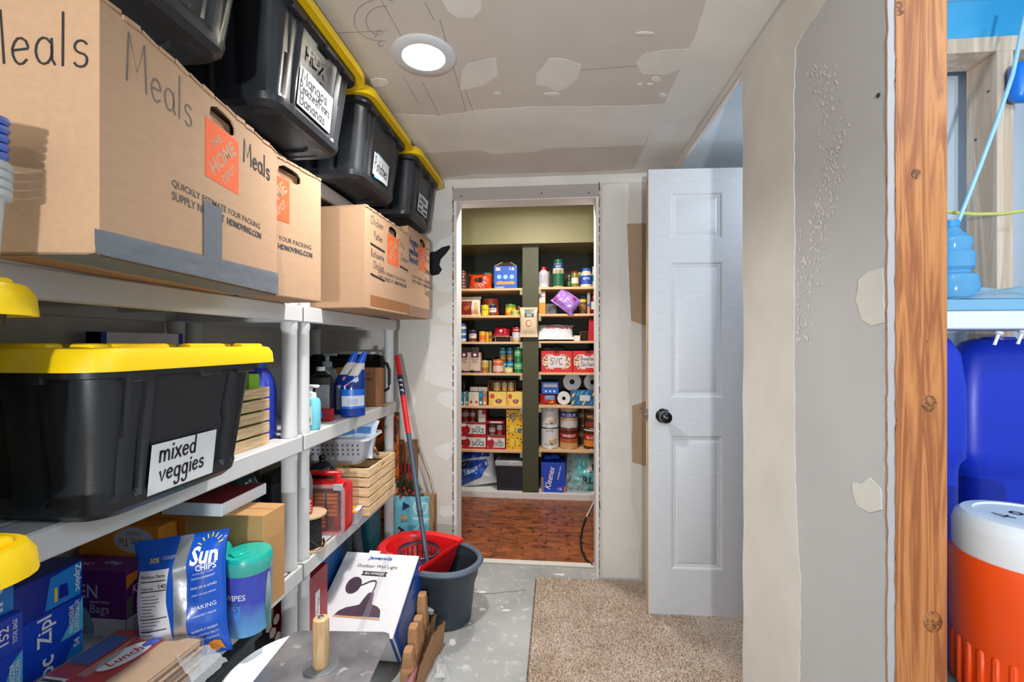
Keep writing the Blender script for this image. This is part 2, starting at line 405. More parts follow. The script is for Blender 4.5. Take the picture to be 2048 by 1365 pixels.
for i in range(2500):
    y = rnd.uniform(0.9, DB - 0.04); x = cx0 + rnd.uniform(-.004, .004); a = rnd.uniform(0, 6.28); r = .0022
    g.add([(x, y + r, .002), (x, y - r, .002), (x - rnd.uniform(.001, .007), y, rnd.uniform(.004, .016))], [(0, 1, 2)])
g.build('pile', CP, carpet, smooth=False, fix=False, kind='stuff')

# ceiling with a round hole for the recessed lamp
LX, LY = -0.412, 1.385; LR = 0.074
def ceiling_mesh():
    g = G(); q = 0.12; n = 48
    circ = []; sq = []
    for i in range(n):
        a = 2 * math.pi * i / n; c, s = math.cos(a), math.sin(a); k = q / max(abs(c), abs(s))
        circ.append((LX + LR * c, LY + LR * s, H)); sq.append((LX + k * c, LY + k * s, H))
    g.add(circ + sq, [(i, (i + 1) % n, n + (i + 1) % n, n + i) for i in range(n)])
    def rect(x0, x1, y0, y1): g.add([(x0, y0, H), (x1, y0, H), (x1, y1, H), (x0, y1, H)], [(0, 1, 2, 3)])
    X0, X1, Y0, Y1 = -1.45, XR + .0125, -2.0, DB + .02
    rect(X0, X1, Y0, LY - q); rect(X0, X1, LY + q, Y1); rect(X0, LX - q, LY - q, LY + q); rect(LX + q, X1, LY - q, LY + q)
    g.add([(X0, Y0, H + .15), (X1, Y0, H + .15), (X1, Y1, H + .15), (X0, Y1, H + .15)], [(0, 1, 2, 3)])
    return g
ceil = struct('ceiling', ceiling_mesh(), DRY, fix=False, smooth=False)
def jag(pts, amp, seed, sub=5):
    rnd = random.Random(seed); out = []
    for i in range(len(pts)):
        (ax, ay), (bx, by) = pts[i], pts[(i + 1) % len(pts)]
        L = math.hypot(bx - ax, by - ay); k = max(1, min(sub * 3, int(L / 14)))
        for j in range(k):
            t = j / k; d = rnd.uniform(-amp, amp)
            out.append((ax + (bx - ax) * t + d * (j > 0), ay + (by - ay) * t + d * .6 * (j > 0)))
    return out
def patch(parent, pts, where, mat=MUD, amp=2.0, seed=1, t=0.0012, name='joint_compound'):
    ax, val = where; pts = jag(pts, amp, seed) if amp else pts; t = t * .5 + .00003 * seed
    if ax == 'Z': P = [atZ(u, v, val) for u, v in pts]; n = Vector((0, 0, -t))
    elif ax == 'Y': P = [atY(u, v, val) for u, v in pts]; n = Vector((0, -t, 0))
    else: P = [atX(u, v, val) for u, v in pts]; n = Vector((-t, 0, 0))
    g = G().loft([P, [p + n for p in P]])
    return g.build(name, mat, parent, smooth=False)
CZ_ = ('Z', H)
patch(ceil, [(1420, -30), (1395, 60), (1350, 160), (1332, 200), (1310, 245), (1286, 300), (1268, 342), (1333, 350), (1350, 322), (1487, 118), (1600, -40)], CZ_, MUD, 1.5, 3)
patch(ceil, [(700, 232), (800, 228), (880, 232), (950, 221), (1050, 214), (1150, 213), (1250, 212), (1332, 208), (1310, 250), (1288, 290), (1200, 294), (1100, 296), (1060, 305), (985, 308), (960, 300), (920, 302), (880, 305), (780, 306), (740, 290)], CZ_, MUD, 1.5, 4)
patch(ceil, [(870, 358), (940, 350), (1060, 347), (1160, 345), (1240, 342), (1268, 338), (1330, 350), (1200, 353), (1000, 358), (880, 362)], CZ_, MUD, 1.0, 5)
patch(ceil, [(925, 140), (935, 128), (992, 116), (996, 150), (965, 172), (920, 180)], CZ_, MUD, 2, 6)
patch(ceil, [(1098, 116), (1130, 118), (1163, 130), (1155, 158), (1128, 178), (1110, 184), (1096, 172), (1072, 170), (1072, 148)], CZ_, MUD, 2, 7)
patch(ceil, [(1272, 125), (1285, 110), (1320, 102), (1380, 96), (1368, 135), (1330, 150), (1285, 148)], CZ_, MUD, 2, 8)
patch(ceil, [(880, -8), (966, -8), (962, 20), (945, 36), (915, 36), (895, 22)], CZ_, MUD, 2, 9)
for i, (u, v, a, b) in enumerate([(1290, 66, 18, 3), (1103, 188, 16, 3), (995, 187, 8, 3), (757, 165, 20, 9), (1312, 158, 10, 5), (1326, 190, 7, 4), (1280, 168, 5, 2), (1300, 168, 6, 2)]):
    patch(ceil, ellipse(u, v, a, b, 10), CZ_, MUD, 1.0, 50 + i)
# pencil lines and circles on the drywall ceiling
def pencil(pts, r=0.0007):
    G().tube([atZ(u, v, H - 0.0004) for u, v in pts], r, 4).build('pencil_line', M((120, 112, 106), 0.9, name='pencil'), ceil)
for L in ([(762, 0), (802, 72)], [(808, 155), (838, 208)], [(845, 165), (879, 232)], [(880, 40), (932, 222)], [(850, 5), (868, 40)], [(930, 180), (949, 229)], [(1163, 140), (1275, 132)], [(655, 66), (770, 62)]): pencil(L)
pencil(arc(762, 40, 54, 42, 80, 300, 16)); pencil(arc(768, 42, 36, 30, 100, 280, 12)); pencil(arc(762, 88, 6, 5, 30, 260, 8), .001)
pencil([(750, 76), (757, 60), (767, 68)])

# recessed can lamp
cl = thing('recessed_ceiling_lamp', 'round white recessed lamp shining in the drywall ceiling above the yellow lids', 'lamp', (LX, LY, H))
G().lathe([(0.100, 0.0), (0.100, -0.004), (0.094, -0.008), (0.066, -0.008), (0.0645, 0.0), (0.0645, -0.002), (0.099, -0.0005)], 40, cap0=False, cap1=False).build('trim_ring', M((205, 208, 212), 0.45), cl)
G().lathe([(0.0655, -0.006), (0.061, 0.03), (0.056, 0.0545)], 40, cap0=False, cap1=False).build('baffle', M((128, 124, 112), 0.7), cl)
G().lathe([(0.0005, 0.0535), (0.056, 0.0545)], 40, cap0=False, cap1=False).build('lens', emit('lamp_lens', (255, 252, 244), 8.0), cl)
G().lathe([(0.078, 0.003), (0.078, 0.08), (0.001, 0.082)], 24, cap0=False, cap1=False).build('housing', STEEL, cl)
def disk_light(name, loc, size, power, col, rot=(0, 0, 0), spread=180):
    l = bpy.data.lights.new(name, 'AREA'); l.shape = 'DISK'; l.size = size; l.energy = power; l.color = col; l.spread = R(spread)
    o = bpy.data.objects.new(name, l); COL.objects.link(o); o.location = loc; o.rotation_euler = rot
    return o
disk_light('can_light', (LX, LY, H + 0.050), 0.108, CAN_POWER, (1.0, 0.97, 0.94))
# added fill light behind the camera, aimed up and forward to brighten the room
fl_ = disk_light('fill_light', (0.0, -1.75, 1.05), 0.12, FILL_POWER, (0.94, 0.975, 1.0), rot=(R(145), 0, 0))
cl2 = copy_tree(cl); cl2.location = (-0.2, -0.75, H - 0.006); cl2['label'] = 'round white recessed lamp in the ceiling behind the viewer'
disk_light('can_light', (-0.2, -0.75, H - 0.016), 0.10, CAN2_POWER, (1.0, 0.97, 0.94))

# back wall with the pantry opening
OX0, OX1, OZ, WT = -0.548, 0.212, 2.032, 0.12
g = G()
g.span(-1.45, OX0, DB, DB + WT, 0, H + .25); g.span(OX1, 2.4, DB, DB + WT, 0, H + .25); g.span(OX0, OX1, DB, DB + WT, OZ, H + .25)
wb = struct('wall_back', g, WALLP, smooth=False)
BY = ('Y', DB)
patch(wb, [(868, 500), (880, 480), (905, 470), (905, 585), (880, 585), (862, 560)], BY, MUDW, 2, 11)
patch(wb, [(884, 615), (900, 604), (908, 606), (908, 648), (890, 646), (872, 632), (874, 618)], BY, MUDW, 2, 12)
patch(wb, [(875, 788), (900, 782), (906, 784), (906, 820), (890, 815), (872, 800)], BY, MUDW, 2, 13)
patch(wb, [(868, 898), (890, 888), (906, 884), (906, 910), (893, 922), (875, 915)], BY, MUDW, 2, 14)
patch(wb, [(880, 1014), (900, 1012), (908, 1016), (908, 1034), (890, 1036), (878, 1028)], BY, MUDW, 2, 15)
patch(wb, [(862, 650), (905, 655), (908, 780), (870, 772), (848, 762)], BY, MUD, 2, 16)
patch(wb, [(870, 350), (905, 352), (906, 440), (880, 444), (868, 440)], BY, MUD, 2, 17)
patch(wb, [(906, 352), (1200, 345), (1345, 340), (1345, 362), (1210, 366), (1198, 368), (906, 377)], BY, MUD, .6, 18)
patch(wb, [(1205, 370), (1258, 366), (1256, 445), (1258, 560), (1262, 640), (1255, 760), (1262, 900), (1264, 1010), (1280, 1080), (1278, 1156), (1205, 1156)], BY, MUD, 1.0, 19)
patch(wb, [(1254, 448), (1300, 446), (1300, 655), (1262, 642)], BY, BROWNP, .5, 20, name='torn_paper')
patch(wb, [(1264, 812), (1300, 800), (1300, 935), (1264, 925)], BY, BROWNP, .5, 21, name='torn_paper')
patch(wb, [(790, 765), (810, 762), (826, 775), (832, 800), (826, 830), (805, 840), (790, 838)], BY, MUD, .5, 22)
# black sprayed mark
BLK = M((18, 20, 28), 0.9, name='black_spray')
patch(wb, [(860, 505), (872, 503), (884, 495), (899, 491), (901, 496), (892, 508), (882, 519), (879, 530), (884, 540), (878, 549), (866, 552), (860, 549)], BY, BLK, 1.2, 23, t=.0018, name='spray_paint_mark')
# grey drywall strip over the opening, returns, ragged paper edges
g = G(); p = [atY(906, 378, DB), atY(1197, 368, DB), atY(1197, 393, DB), atY(906, 403, DB)]
g.loft([[q + Vector((0, -.006, 0)) for q in p], [q + Vector((0, .004, 0)) for q in p]])
strip = struct('trim_1', g, M((172, 164, 160), 0.85, name='header_strip'), smooth=False)
for u, v in ((923, 393), (1083, 387), (1178, 386)):
    q = atY(u, v, DB - .0075); G().lathe([(0.004, 0), (0.004, .001), (.0005, .0015)], 10, q, Matrix.Rotation(R(90), 4, 'X')).build('screw', M((25, 25, 28), .5), strip)
g = G()
g.span(OX0 - .012, OX0 + .004, DB - .003, DB + WT + .004, 0, OZ); g.span(OX1 - .004, OX1 + .012, DB - .003, DB + WT + .004, 0, OZ); g.span(OX0 - .01, OX1 + .01, DB - .002, DB + WT + .004, OZ - .004, OZ + .01)
jamb = struct('trim_2', g, WHITEP, smooth=False)
rnd = random.Random(3)
for xs, sgn in ((OX0 - .013, -1), (OX1 + .012, 1)):
    g = G(); z = 0.02
    while z < OZ + .05:
        w = rnd.uniform(.001, .0055); hh = rnd.uniform(.012, .05)
        g.box((xs + sgn * w / 2, DB - .002, z + hh / 2), (w, .006, hh), 0, Matrix.Rotation(rnd.uniform(-.1, .1), 4, 'Y')); z += hh + rnd.uniform(0, .02)
    g.build('ragged_paper', M((86, 66, 48), .95, name='torn_brown'), jamb, smooth=False)
sill = struct('trim_3', G().span(OX0, OX1, DB + WT - .01, DB + WT + .03, 0, .012, .003), M((214, 208, 200), .6))

# left wall
wl = struct('wall_left', G().span(XL - .12, XL, -2.0, DB, 0, H), WALLP, smooth=False)

# right wall: drywall sheet, its cut edge, end stud, thin header over the side opening
RE, RO, RO2, HZ = 0.873, 1.48, 2.36, 2.108
g = G(); g.span(XR, XR + .0127, RE, RO, 0, H); g.span(XR, XR + .0127, RO, RO2, HZ, H); g.span(XR, XR + .0127, RO2, DB, 0, H)
wr = struct('wall_right', g, DRYW, smooth=False)
RX = ('X', XR)
patch(wr, [(1487, 118), (1595, -30), (1680, -30), (1640, 20), (1610, 62), (1592, 95), (1590, 140), (1588, 250), (1590, 420), (1589, 700), (1592, 1000), (1602, 1180), (1600, 1390), (1487, 1390)], RX, MUD, 1.4, 24)
patch(wr, [(1345, 332), (1420, 222), (1487, 119), (1487, 136), (1420, 235), (1352, 340)], RX, MUD, 0, 25)
patch(wr, [(1718, 560), (1735, 545), (1768, 536), (1770, 645), (1745, 652), (1725, 640), (1712, 600)], RX, MUDW, 2.2, 26)
patch(wr, [(1706, 965), (1725, 968), (1740, 955), (1762, 978), (1765, 1020), (1740, 1026), (1715, 1012), (1706, 985)], RX, MUDW, 2.2, 27)
rnd = random.Random(8); g = G()
for i in range(420):
    t = rnd.random(); v = 130 + 560 * t; u = 1640 + 30 * math.sin(t * 5) + rnd.gauss(0, 16) - 18 * t
    if not 1594 < u < 1720: continue
    a, b = rnd.uniform(.8, 3.0), rnd.uniform(1.0, 6.5); s = rnd.uniform(0, .5)
    P = [atX(u + x, v + y, XR) for x, y in ellipse(0, 0, a, b, 6, -s)]
    g.add([p + Vector((-.0005 - .000002 * i, 0, 0)) for p in P], [tuple(range(6))])
g.build('splatter', MUDW, wr, smooth=False, fix=False, kind='stuff')
for u, v in ((1757, 191),):
    q = atX(u, v, XR - .001); G().lathe([(.0042, 0), (.0042, .0012), (.0008, .0006)], 12, q, Matrix.Rotation(R(-90), 4, 'Y')).build('screw', M((40, 42, 48), .5), wr)
edge = struct('trim_4', G().span(XR + .0005, XR + .0135, RE - .004, RE + .002, 0, H), M((172, 168, 172), .85, bump=.4, bscale=90, name='gypsum_core'), smooth=False)
for xs in (XR - .0004, XR + .0138):
    g = G(); z = 0; rnd = random.Random(int(xs * 1e5))
    pts = []
    while z < H:
        pts.append((xs + rnd.uniform(-.0011, .0011), RE - .005 + rnd.uniform(-.001, .001), z)); z += rnd.uniform(.01, .03)
    g.tube(pts, .0011, 4).build('paper_edge', M((150, 108, 70), .95, name='paper_edge'), edge)
# header edge: gypsum strip and dark gap
struct('trim_5', G().span(XR + .0002, XR + .014, RO, RO2, HZ - .004, HZ), M((222, 214, 208), .8, name='header_edge'), smooth=False)
st = struct('stud_end', G().box((XR + .0145 + .0445, RE + .019, H / 2), (.089, .038, H), .0025), LUMBER)
st['kind'] = 'structure'
KN = wood('knot', (96, 58, 30), (170, 110, 58), (60, 4, 60), 1.2, .6)
for u, v, r in ((1858, 808, .013), (1797, 17, .011), (1832, 348, .008), (1856, 683, .0022), (1866, 1245, .016)):
    q = atY(u, v, RE); G().lathe([(r, 0), (r * .9, .0012), (.0005, .0015)], 18, (q.x, q.y, q.z), Matrix.Rotation(R(90), 4, 'X'), sy=1.2).build('knot', KN, st)
# base of the wall plates at the back
# ------------------------------------------------ white six-panel door, swung open
DP = atZ(1297, 1229, 0.0); DPY = 2.13; DPX = atY(1297, 700, DPY).x
door = thing('door_1', 'x', 'door', (DPX, DPY, 0.012), R(2.4)); del door['category']; del door['label']; door['kind'] = 'structure'
DW, DH, DT = 0.76, 2.035, 0.035
DM = two_tone('door_white', (209, 211, 215), (215, 217, 221), 40, .42, stretch=(.3, 1, 6), bump=.015)
px = lambda u: (u - 1297) / 190 * 0.437
pz = lambda v: (1229 - v) / 886 * DH
cols = [(px(1341), px(1441)), (DW - px(1441), DW - px(1341))]
rows = [(pz(1138), pz(872)), (pz(797), pz(528)), (pz(483), pz(390))]
g = G()
xs = [0, cols[0][0], cols[0][1], cols[1][0], cols[1][1], DW]; zs = [0, rows[0][0], rows[0][1], rows[1][0], rows[1][1], rows[2][0], rows[2][1], DH]
for i in range(5):
    for j in range(7):
        if i in (1, 3) and j in (1, 3, 5):
            x0, x1, z0, z1 = xs[i], xs[i + 1], zs[j], zs[j + 1]
            def rg(d, y): return [(x0 + d, y, z0 + d), (x1 - d, y, z0 + d), (x1 - d, y, z1 - d), (x0 + d, y, z1 - d)]
            g.loft([rg(0, 0), rg(.006, .002), rg(.010, .006), rg(.017, .006), rg(.022, .008), rg(.042, .001)], False, True)
        else:
            g.add([(xs[i], 0, zs[j]), (xs[i + 1], 0, zs[j]), (xs[i + 1], 0, zs[j + 1]), (xs[i], 0, zs[j + 1])], [(0, 1, 2, 3)])
g.add([(0, 0, 0), (0, DT, 0), (0, DT, DH), (0, 0, DH), (DW, 0, 0), (DW, DT, 0), (DW, DT, DH), (DW, 0, DH)], [(0, 3, 2, 1), (4, 5, 6, 7), (1, 2, 6, 5), (0, 1, 5, 4), (3, 7, 6, 2)])
g.build('slab', DM, door, ang=20)
G().span(-.0015, .0, .002, DT - .002, 0, DH * .98).build('raw_edge', wood('door_edge', (196, 150, 92), (224, 190, 140), (30, 30, 1), 2), door, smooth=False)
kx, kz = px(1325), pz(833)
KB = M((16, 18, 24), .18, .4, coat=.6, name='knob_black')
k1 = G().lathe([(.0005, 0), (.033, .001), (.033, .004), (.028, .009), (.012, .012), (.011, .03), (.022, .036), (.0275, .046), (.026, .057), (.018, .063), (.0005, .064)], 32, (kx, 0, kz), Matrix.Rotation(R(90), 4, 'X')).build('knob', KB, door)
k1['label'] = 'glossy black round knob'
G().lathe([(.0052, 0), (.0052, .002), (.0005, .0022)], 14, (kx, -.0635, kz), Matrix.Rotation(R(90), 4, 'X')).build('keyhole', STEEL, k1)
lt = G().span(-.003, -.0012, .006, .029, kz - .028, kz + .028).build('latch_plate', M((120, 122, 120), .35, .9), door)
G().lathe([(.007, 0), (.007, .011), (.004, .013)], 12, (-.002, .0175, kz), Matrix.Rotation(R(-90), 4, 'Y')).build('latch_bolt', STEEL, lt)
# hinge-side pipe bit behind the door edge (white jamb sliver)
q = atY(1293.5, 480, 2.175); q2 = atY(1293.5, 424, 2.175)
struct('door_trim', G().span(q.x - .002, q.x + .016, 2.17, 2.18, .02, q2.z), WHITEP)['kind'] = 'structure'

# ------------------------------------------------ side room seen through the gap on the right
BLUEC = two_tone('blue_board', (56, 160, 212), (104, 190, 228), 3.0, .6, lo=.35, hi=.65)
PALEB = two_tone('pale_board', (206, 224, 236), (220, 232, 240), 3.0, .8)
sc = struct('ceiling_side', G().span(XR + .015, 2.4, -2.0, DB, H, H + .1), PALEB, smooth=False); sc['kind'] = 'structure'
G().span(.80, 2.3, 1.30, 1.335, 2.0305, H).build('foam_board_upright', BLUEC, sc, smooth=False)
G().span(.72, 2.3, .9, 1.262, H - .012, H).build('foam_board', BLUEC, sc, smooth=False)
ws = struct('wall_side', G().span(2.3, 2.4, -2.0, DB, 0, H), PALEB, smooth=False)
wd = struct('wall_divider', G().span(.80, 2.3, 1.40, 1.412, 0, H), M((196, 204, 214), .85, name='divider_board'), smooth=False)
fs1 = struct('framing', G().span(.80, 2.2, 1.265, 1.354, 1.992, 2.03, .002), LUMBER2); fs1['kind'] = 'structure'
FX = atY(1995, 400, 1.265).x
G().span(FX, FX + .038, 1.265, 1.354, 0, 1.992, .002).build('stud', LUMBER2, fs1)
G().span(1.30, 2.2, 1.27, 1.354, .02, 1.99).build('blue_panel', M((150, 196, 226), .7, name='pale_blue_panel'), fs1)
G().box((1.45, 1.2, 2.085), (.10, .42, .09), .003, Matrix.Rotation(R(-35), 4, 'Z')).build('joist', LUMBER2, fs1)
for u, v in ((1977, 183), (1951, 280)):
    q = atX(u, v, FX - .001); G().lathe([(.003, 0), (.003, .001), (.0005, .001)], 8, q, Matrix.Rotation(R(-90), 4, 'Y')).build('nail', M((60, 60, 60), .5), fs1)
lb = thing('work_lamp', 'bare bulb on the ceiling of the side room', 'lamp', (.95, .35, H))
G().lathe([(.05, 0), (.05, -.02), (.02, -.03), (.02, -.05)], 20).build('socket', WHITE, lb)
G().lathe([(.013, -.05), (.03, -.085), (.028, -.11), (.012, -.128), (.0005, -.13)], 16).build('bulb', emit('blue_bulb', (200, 228, 255), 12), lb)
l = bpy.data.lights.new('side_light', 'POINT'); l.energy = SIDE_POWER; l.color = (.62, .85, 1.0); l.shadow_soft_size = .05
o = bpy.data.objects.new('side_light', l); COL.objects.link(o); o.location = (.95, .35, H - .2)

# ------------------------------------------------ pantry shell
PX0, PX1, PYF, PYB, PH = -1.05, 0.80, 3.66, 4.05, 2.42
VIN = two_tone('vinyl_brown', (84, 46, 28), (178, 100, 56), 4.0, .35, stretch=(1.0, 2.6, 1), lo=.28, hi=.72, detail=10, dist=2.2, bump=.03, c3=(52, 34, 26), s3=22, w3=(.56, .72))
pf = struct('floor_pantry', G().span(PX0, PX1, DB + WT, PYB, -.06, -.002), M((60, 40, 30), .8), smooth=False)
tx0 = atZ(1094, 1050, 0).x; ty = atZ(1050, 1091, 0).y; tw, tl = .61, .61
g = G().box((0, 0, 0), (.3035, .608, .004), .0008); 
tm = g.mesh('tile'); tm.materials.append(VIN)
import itertools
for i in range(-4, 3):
    for j in range(-1, 3):
        x = tx0 + .305 * i + .1525; y = ty + .61 * j + .305 + (.3 if i % 2 else 0)
        if not (PX0 - .1 < x < PX1 + .1 and DB + WT - .3 < y < PYB): continue
        y0, y1 = max(y - .304, DB + WT + .03), min(y + .304, PYB)
        x0, x1 = max(x - .1518, PX0), min(x + .1518, PX1)
        if y1 - y0 < .05 or x1 - x0 < .03: continue
        G().span(x0, x1, y0, y1, -.002, .0022, .0006).build('tile', VIN, pf, smooth=False)
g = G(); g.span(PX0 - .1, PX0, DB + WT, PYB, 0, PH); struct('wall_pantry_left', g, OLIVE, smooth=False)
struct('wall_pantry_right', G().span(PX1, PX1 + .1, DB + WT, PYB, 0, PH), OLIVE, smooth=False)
struct('wall_pantry_back', G().span(PX0 - .1, PX1 + .1, PYB, PYB + .1, 0, PH), M((50, 54, 44), .7, name='olive_paint_shaded'), smooth=False)  # darker copy of the olive paint, the alcove's shade put into its colour
struct('ceiling_pantry', G().span(PX0 - .1, PX1 + .1, DB + WT, PYB, PH, PH + .1), WHITEP, smooth=False)
SOF = M((132, 126, 90), .6, var=.03, bump=.25, bscale=60, name='olive_paint_lit')  # lighter copy of the olive paint, lamplight on the soffit put into its colour
so = struct('soffit', G().span(PX0, PX1, 3.6, PYB, 2.045, PH), SOF, smooth=False); so['kind'] = 'structure'
# divider panel, shelves, base
DVX0, DVX1 = atY(1045, 700, PYF).x, atY(1077, 700, PYF).x
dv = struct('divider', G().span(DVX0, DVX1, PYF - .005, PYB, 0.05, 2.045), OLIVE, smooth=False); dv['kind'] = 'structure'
LAM = wood('shelf_laminate', (214, 170, 124), (228, 188, 146), (1.0, 30, 30), 2, .5)
base = struct('pantry_base', G().span(PX0, PX1, PYF - .01, PYB, 0, .052, .003), WHITEP); base['kind'] = 'structure'
LZ = [1.70, 1.48, 1.266, 1.010, 0.742, 0.384]; RZ = [1.705, 1.49, 1.272, 1.018, 0.752, 0.396]
CLEAT = M((150, 150, 116), .6, name='cleat_paint')
for zz, (xa, xb), side in [(z, (PX0, DVX0), 'left') for z in LZ] + [(z, (DVX1, PX1), 'right') for z in RZ]:
    s_ = thing('pantry_shelf', 'tan laminate pantry shelf %d from the top in the %s bay' % ((LZ if side == 'left' else RZ).index(zz) + 1, side), 'shelf', (0, 0, zz), group='pantry shelves')
    s_['label'] = ['topmost', 'second', 'third', 'fourth', 'fifth', 'lowest'][(LZ if side == 'left' else RZ).index(zz)] + ' tan laminate pantry shelf from the top, %s of the olive divider' % side
    G().span(xa + .001, xb - .001, PYF, PYB - .002, -.019, 0, .0025).build('board', LAM, s_)
    cx = xb - .011 if side == 'left' else xa + .011
    G().span(cx - .010, cx + .010, PYF + .002, PYB - .01, -.055, -.0195).build('cleat', CLEAT, s_, smooth=False)
pl = thing('pantry_ceiling_lamp', 'flush round lamp on the pantry ceiling', 'lamp', (-.15, 2.86, PH))
G().lathe([(.15, 0), (.15, -.02), (.14, -.03)], 32).build('base', WHITE, pl)
G().lathe([(.138, -.03), (.12, -.06), (.06, -.08), (.0005, -.085)], 32).build('diffuser', emit('diffuser', (255, 246, 228), 3), pl)
disk_light('pantry_light', (-.15, 2.86, PH - .1), .26, PANTRY_POWER, (1, .95, .86))
# ================================================================== PLASTIC SHELVING UNITS
def shelf_unit(y0, y1, label):
    t = thing('shelving_unit', label, 'shelving', (0, 0, 0), group='grey plastic shelving units')
    xb = -1.29; th = .054; ym = (y0 + y1) / 2
    for z in (S1, S2, S3, S4, S5):
        g = G()
        g.box((XF - .009, ym, z - th / 2), (.018, y1 - y0, th), .004); g.box((xb + .009, ym, z - th / 2), (.018, y1 - y0, th), .004)
        for y in (y0 + .009, y1 - .009): g.box(((XF + xb) / 2, y, z - th / 2), (XF - xb - .03, .018, th), .004)
        for y in (y0 + .035, y1 - .035):   # end platforms over the posts
            g.box(((XF + xb) / 2, y, z - .006), (XF - xb - .02, .052, .012), .002)
        g.box((XF - .035, ym, z - .005), (.055, y1 - y0 - .02, .010), .002)
        n = 13; w = (XF - xb - .08) / n
        for i in range(n):
            g.box((xb + .018 + w * (i + .5), ym, z - .006), (w - .006, y1 - y0 - .1, .010), .0015)
        for k in range(3): g.box(((XF + xb) / 2, y0 + (y1 - y0) * (k + 1) / 4, z - .022), (XF - xb - .03, .012, .022), 0)
        g.build('shelf', GREY, t, ang=30)
    lv = [0, S1, S2, S3, S4, S5]
    for x in (XF - .028, xb + .03):
        for y in (y0 + .029, y1 - .033):
            for a, b in zip(lv[:-1], lv[1:]):
                z0, z1 = a + (.0005 if a else 0), b - th + .004
                if b == S1: z1 = S1 - .02
                L = z1 - z0
                G().lathe([(.022, 0), (.0255, .0), (.0255, .012), (.0238, .016), (.0238, L - .03), (.0255, L - .026), (.0255, L)], 20, (x, y, z0)).build('post', GREY, t)
    return t
shelf_unit(.56, 1.43, 'grey plastic shelving unit nearest the viewer, under the large moving box')
shelf_unit(1.442, 2.312, 'grey plastic shelving unit beside the back wall and mop')

# ================================================================== STORAGE TOTES
def rrect(lx, ly, r, n=6):
    out = []
    for cx, cy, a in ((lx / 2 - r, ly / 2 - r, 0), (-lx / 2 + r, ly / 2 - r, 90), (-lx / 2 + r, -ly / 2 + r, 180), (lx / 2 - r, -ly / 2 + r, 270)):
        out += [(cx + r * math.cos(R(a + 90 * i / n)), cy + r * math.sin(R(a + 90 * i / n))) for i in range(n + 1)]
    return out
def resample(poly, N):
    pts = poly + [poly[0]]; L = [0]
    for a, b in zip(pts[:-1], pts[1:]): L.append(L[-1] + math.hypot(b[0] - a[0], b[1] - a[1]))
    out = []; k = 0
    for i in range(N):
        t = L[-1] * i / N
        while L[k + 1] < t: k += 1
        f = (t - L[k]) / max(1e-9, L[k + 1] - L[k])
        out.append((pts[k][0] + (pts[k + 1][0] - pts[k][0]) * f, pts[k][1] + (pts[k + 1][1] - pts[k][1]) * f))
    return out
TL, TW, TBH = .58, .48, .280       # lid length, lid width, body height
def groove(x, lo, hi, s=.012):
    return max(0, min(1, (x - lo) / s)) * max(0, min(1, (hi - x) / s))
def fluted(lx, ly, depth, N=232):
    out = []
    for x, y in resample(rrect(lx, ly, .045), N):
        d = 0
        if abs(x) > lx / 2 - .01:
            ay = abs(y); d = .35 * groove(ay, -1, .088, .004) + groove(ay, .094, .112, .007) + .5 * groove(ay, .135, .15, .006)
            k = 'x'
        elif abs(y) > ly / 2 - .01:
            ax = abs(x); d = groove(ax, .03, .075) * .7 + groove(ax, .12, .145) + groove(ax, .185, .20) * .8
            k = 'y'
        else: k = None
        if k == 'x': x -= math.copysign(d * depth, x)
        if k == 'y': y -= math.copysign(d * depth, y)
        out.append((x, y))
    return out
def tote_meshes():
    N = 232; bt = (.505, .405); bb = (.445, .345)
    def ring(p, z): return [(x, y, z) for x, y in p]
    def at(t, d=0.0): return (bb[0] + (bt[0] - bb[0]) * t + d, bb[1] + (bt[1] - bb[1]) * t + d)
    pl = lambda sz: resample(rrect(sz[0], sz[1], .045), N)
    rings = [ring(pl((.32, .22)), .010), ring(pl((.33, .23)), .003), ring(pl((.38, .28)), .003), ring(pl((.39, .29)), 0), ring(pl((.425, .325)), .0), ring(pl(at(.05)), .012), ring(pl(at(.1, .004)), .028)]
    for t in (.14, .5, .84): rings.append(ring(fluted(*at(t), .011), TBH * t))
    rings += [ring(fluted(*at(.86), .006), TBH * .87), ring(pl(at(.88, .006)), TBH * .875), ring(pl(at(.9, .030)), TBH * .88), ring(pl(at(1, .030)), TBH * .99)]
    body = G().loft(rings)
    lid = G(); l2 = lambda d: resample(rrect(TL - d, TW - d, .055), 120)
    z = TBH
    lid.loft([ring(l2(.02), z - .018), ring(l2(.0), z - .022), ring(l2(.004), z + .002), ring(l2(.016), z + .014), ring(l2(.03), z + .016), ring(l2(.05), z + .008), ring(l2(.09), z + .006)])
    def bx(d, seg=2, bev=.006): return G().box((0, 0, 0), d, bev, seg=seg)
    nubs = []; tabs = []
    for x, w in ((-.19, .10), (-.04, .13), (.12, .11), (.235, .045)):
        for y in (-TW / 2 + .045, TW / 2 - .045): nubs.append((bx((w, .028, .022)), (x, y, z + .012)))
    for y, w in ((-.12, .11), (.03, .10), (.16, .06)):
        for x in (-TL / 2 + .045, TL / 2 - .045): nubs.append((bx((.028, w, .022)), (x, y, z + .012)))
    for x in (-.14, .14):
        for sg in (-1, 1): tabs.append((bx((.07, .012, .030), 1, .003), (x, sg * (TW / 2 - .030), z - .028)))
    for y in (-.13, .03, .14):
        for sg in (-1, 1): tabs.append((bx((.012, .055, .030), 1, .003), (sg * (TL / 2 - .030), y, z - .028)))
    return body, lid, nubs, tabs
def make_tote(label):
    t = thing('storage_tote', label, 'tote', group='black totes with yellow lids')
    b, l, n, tb = tote_meshes()
    b.build('body', BLACK, t, ang=25); ld = l.build('lid', YEL, t, ang=30); [setattr(gg.build('ridge', YEL, ld), 'location', p) for gg, p in n]; [setattr(gg.build('latch_tab', BLACK, t), 'location', p) for gg, p in tb]
    return t
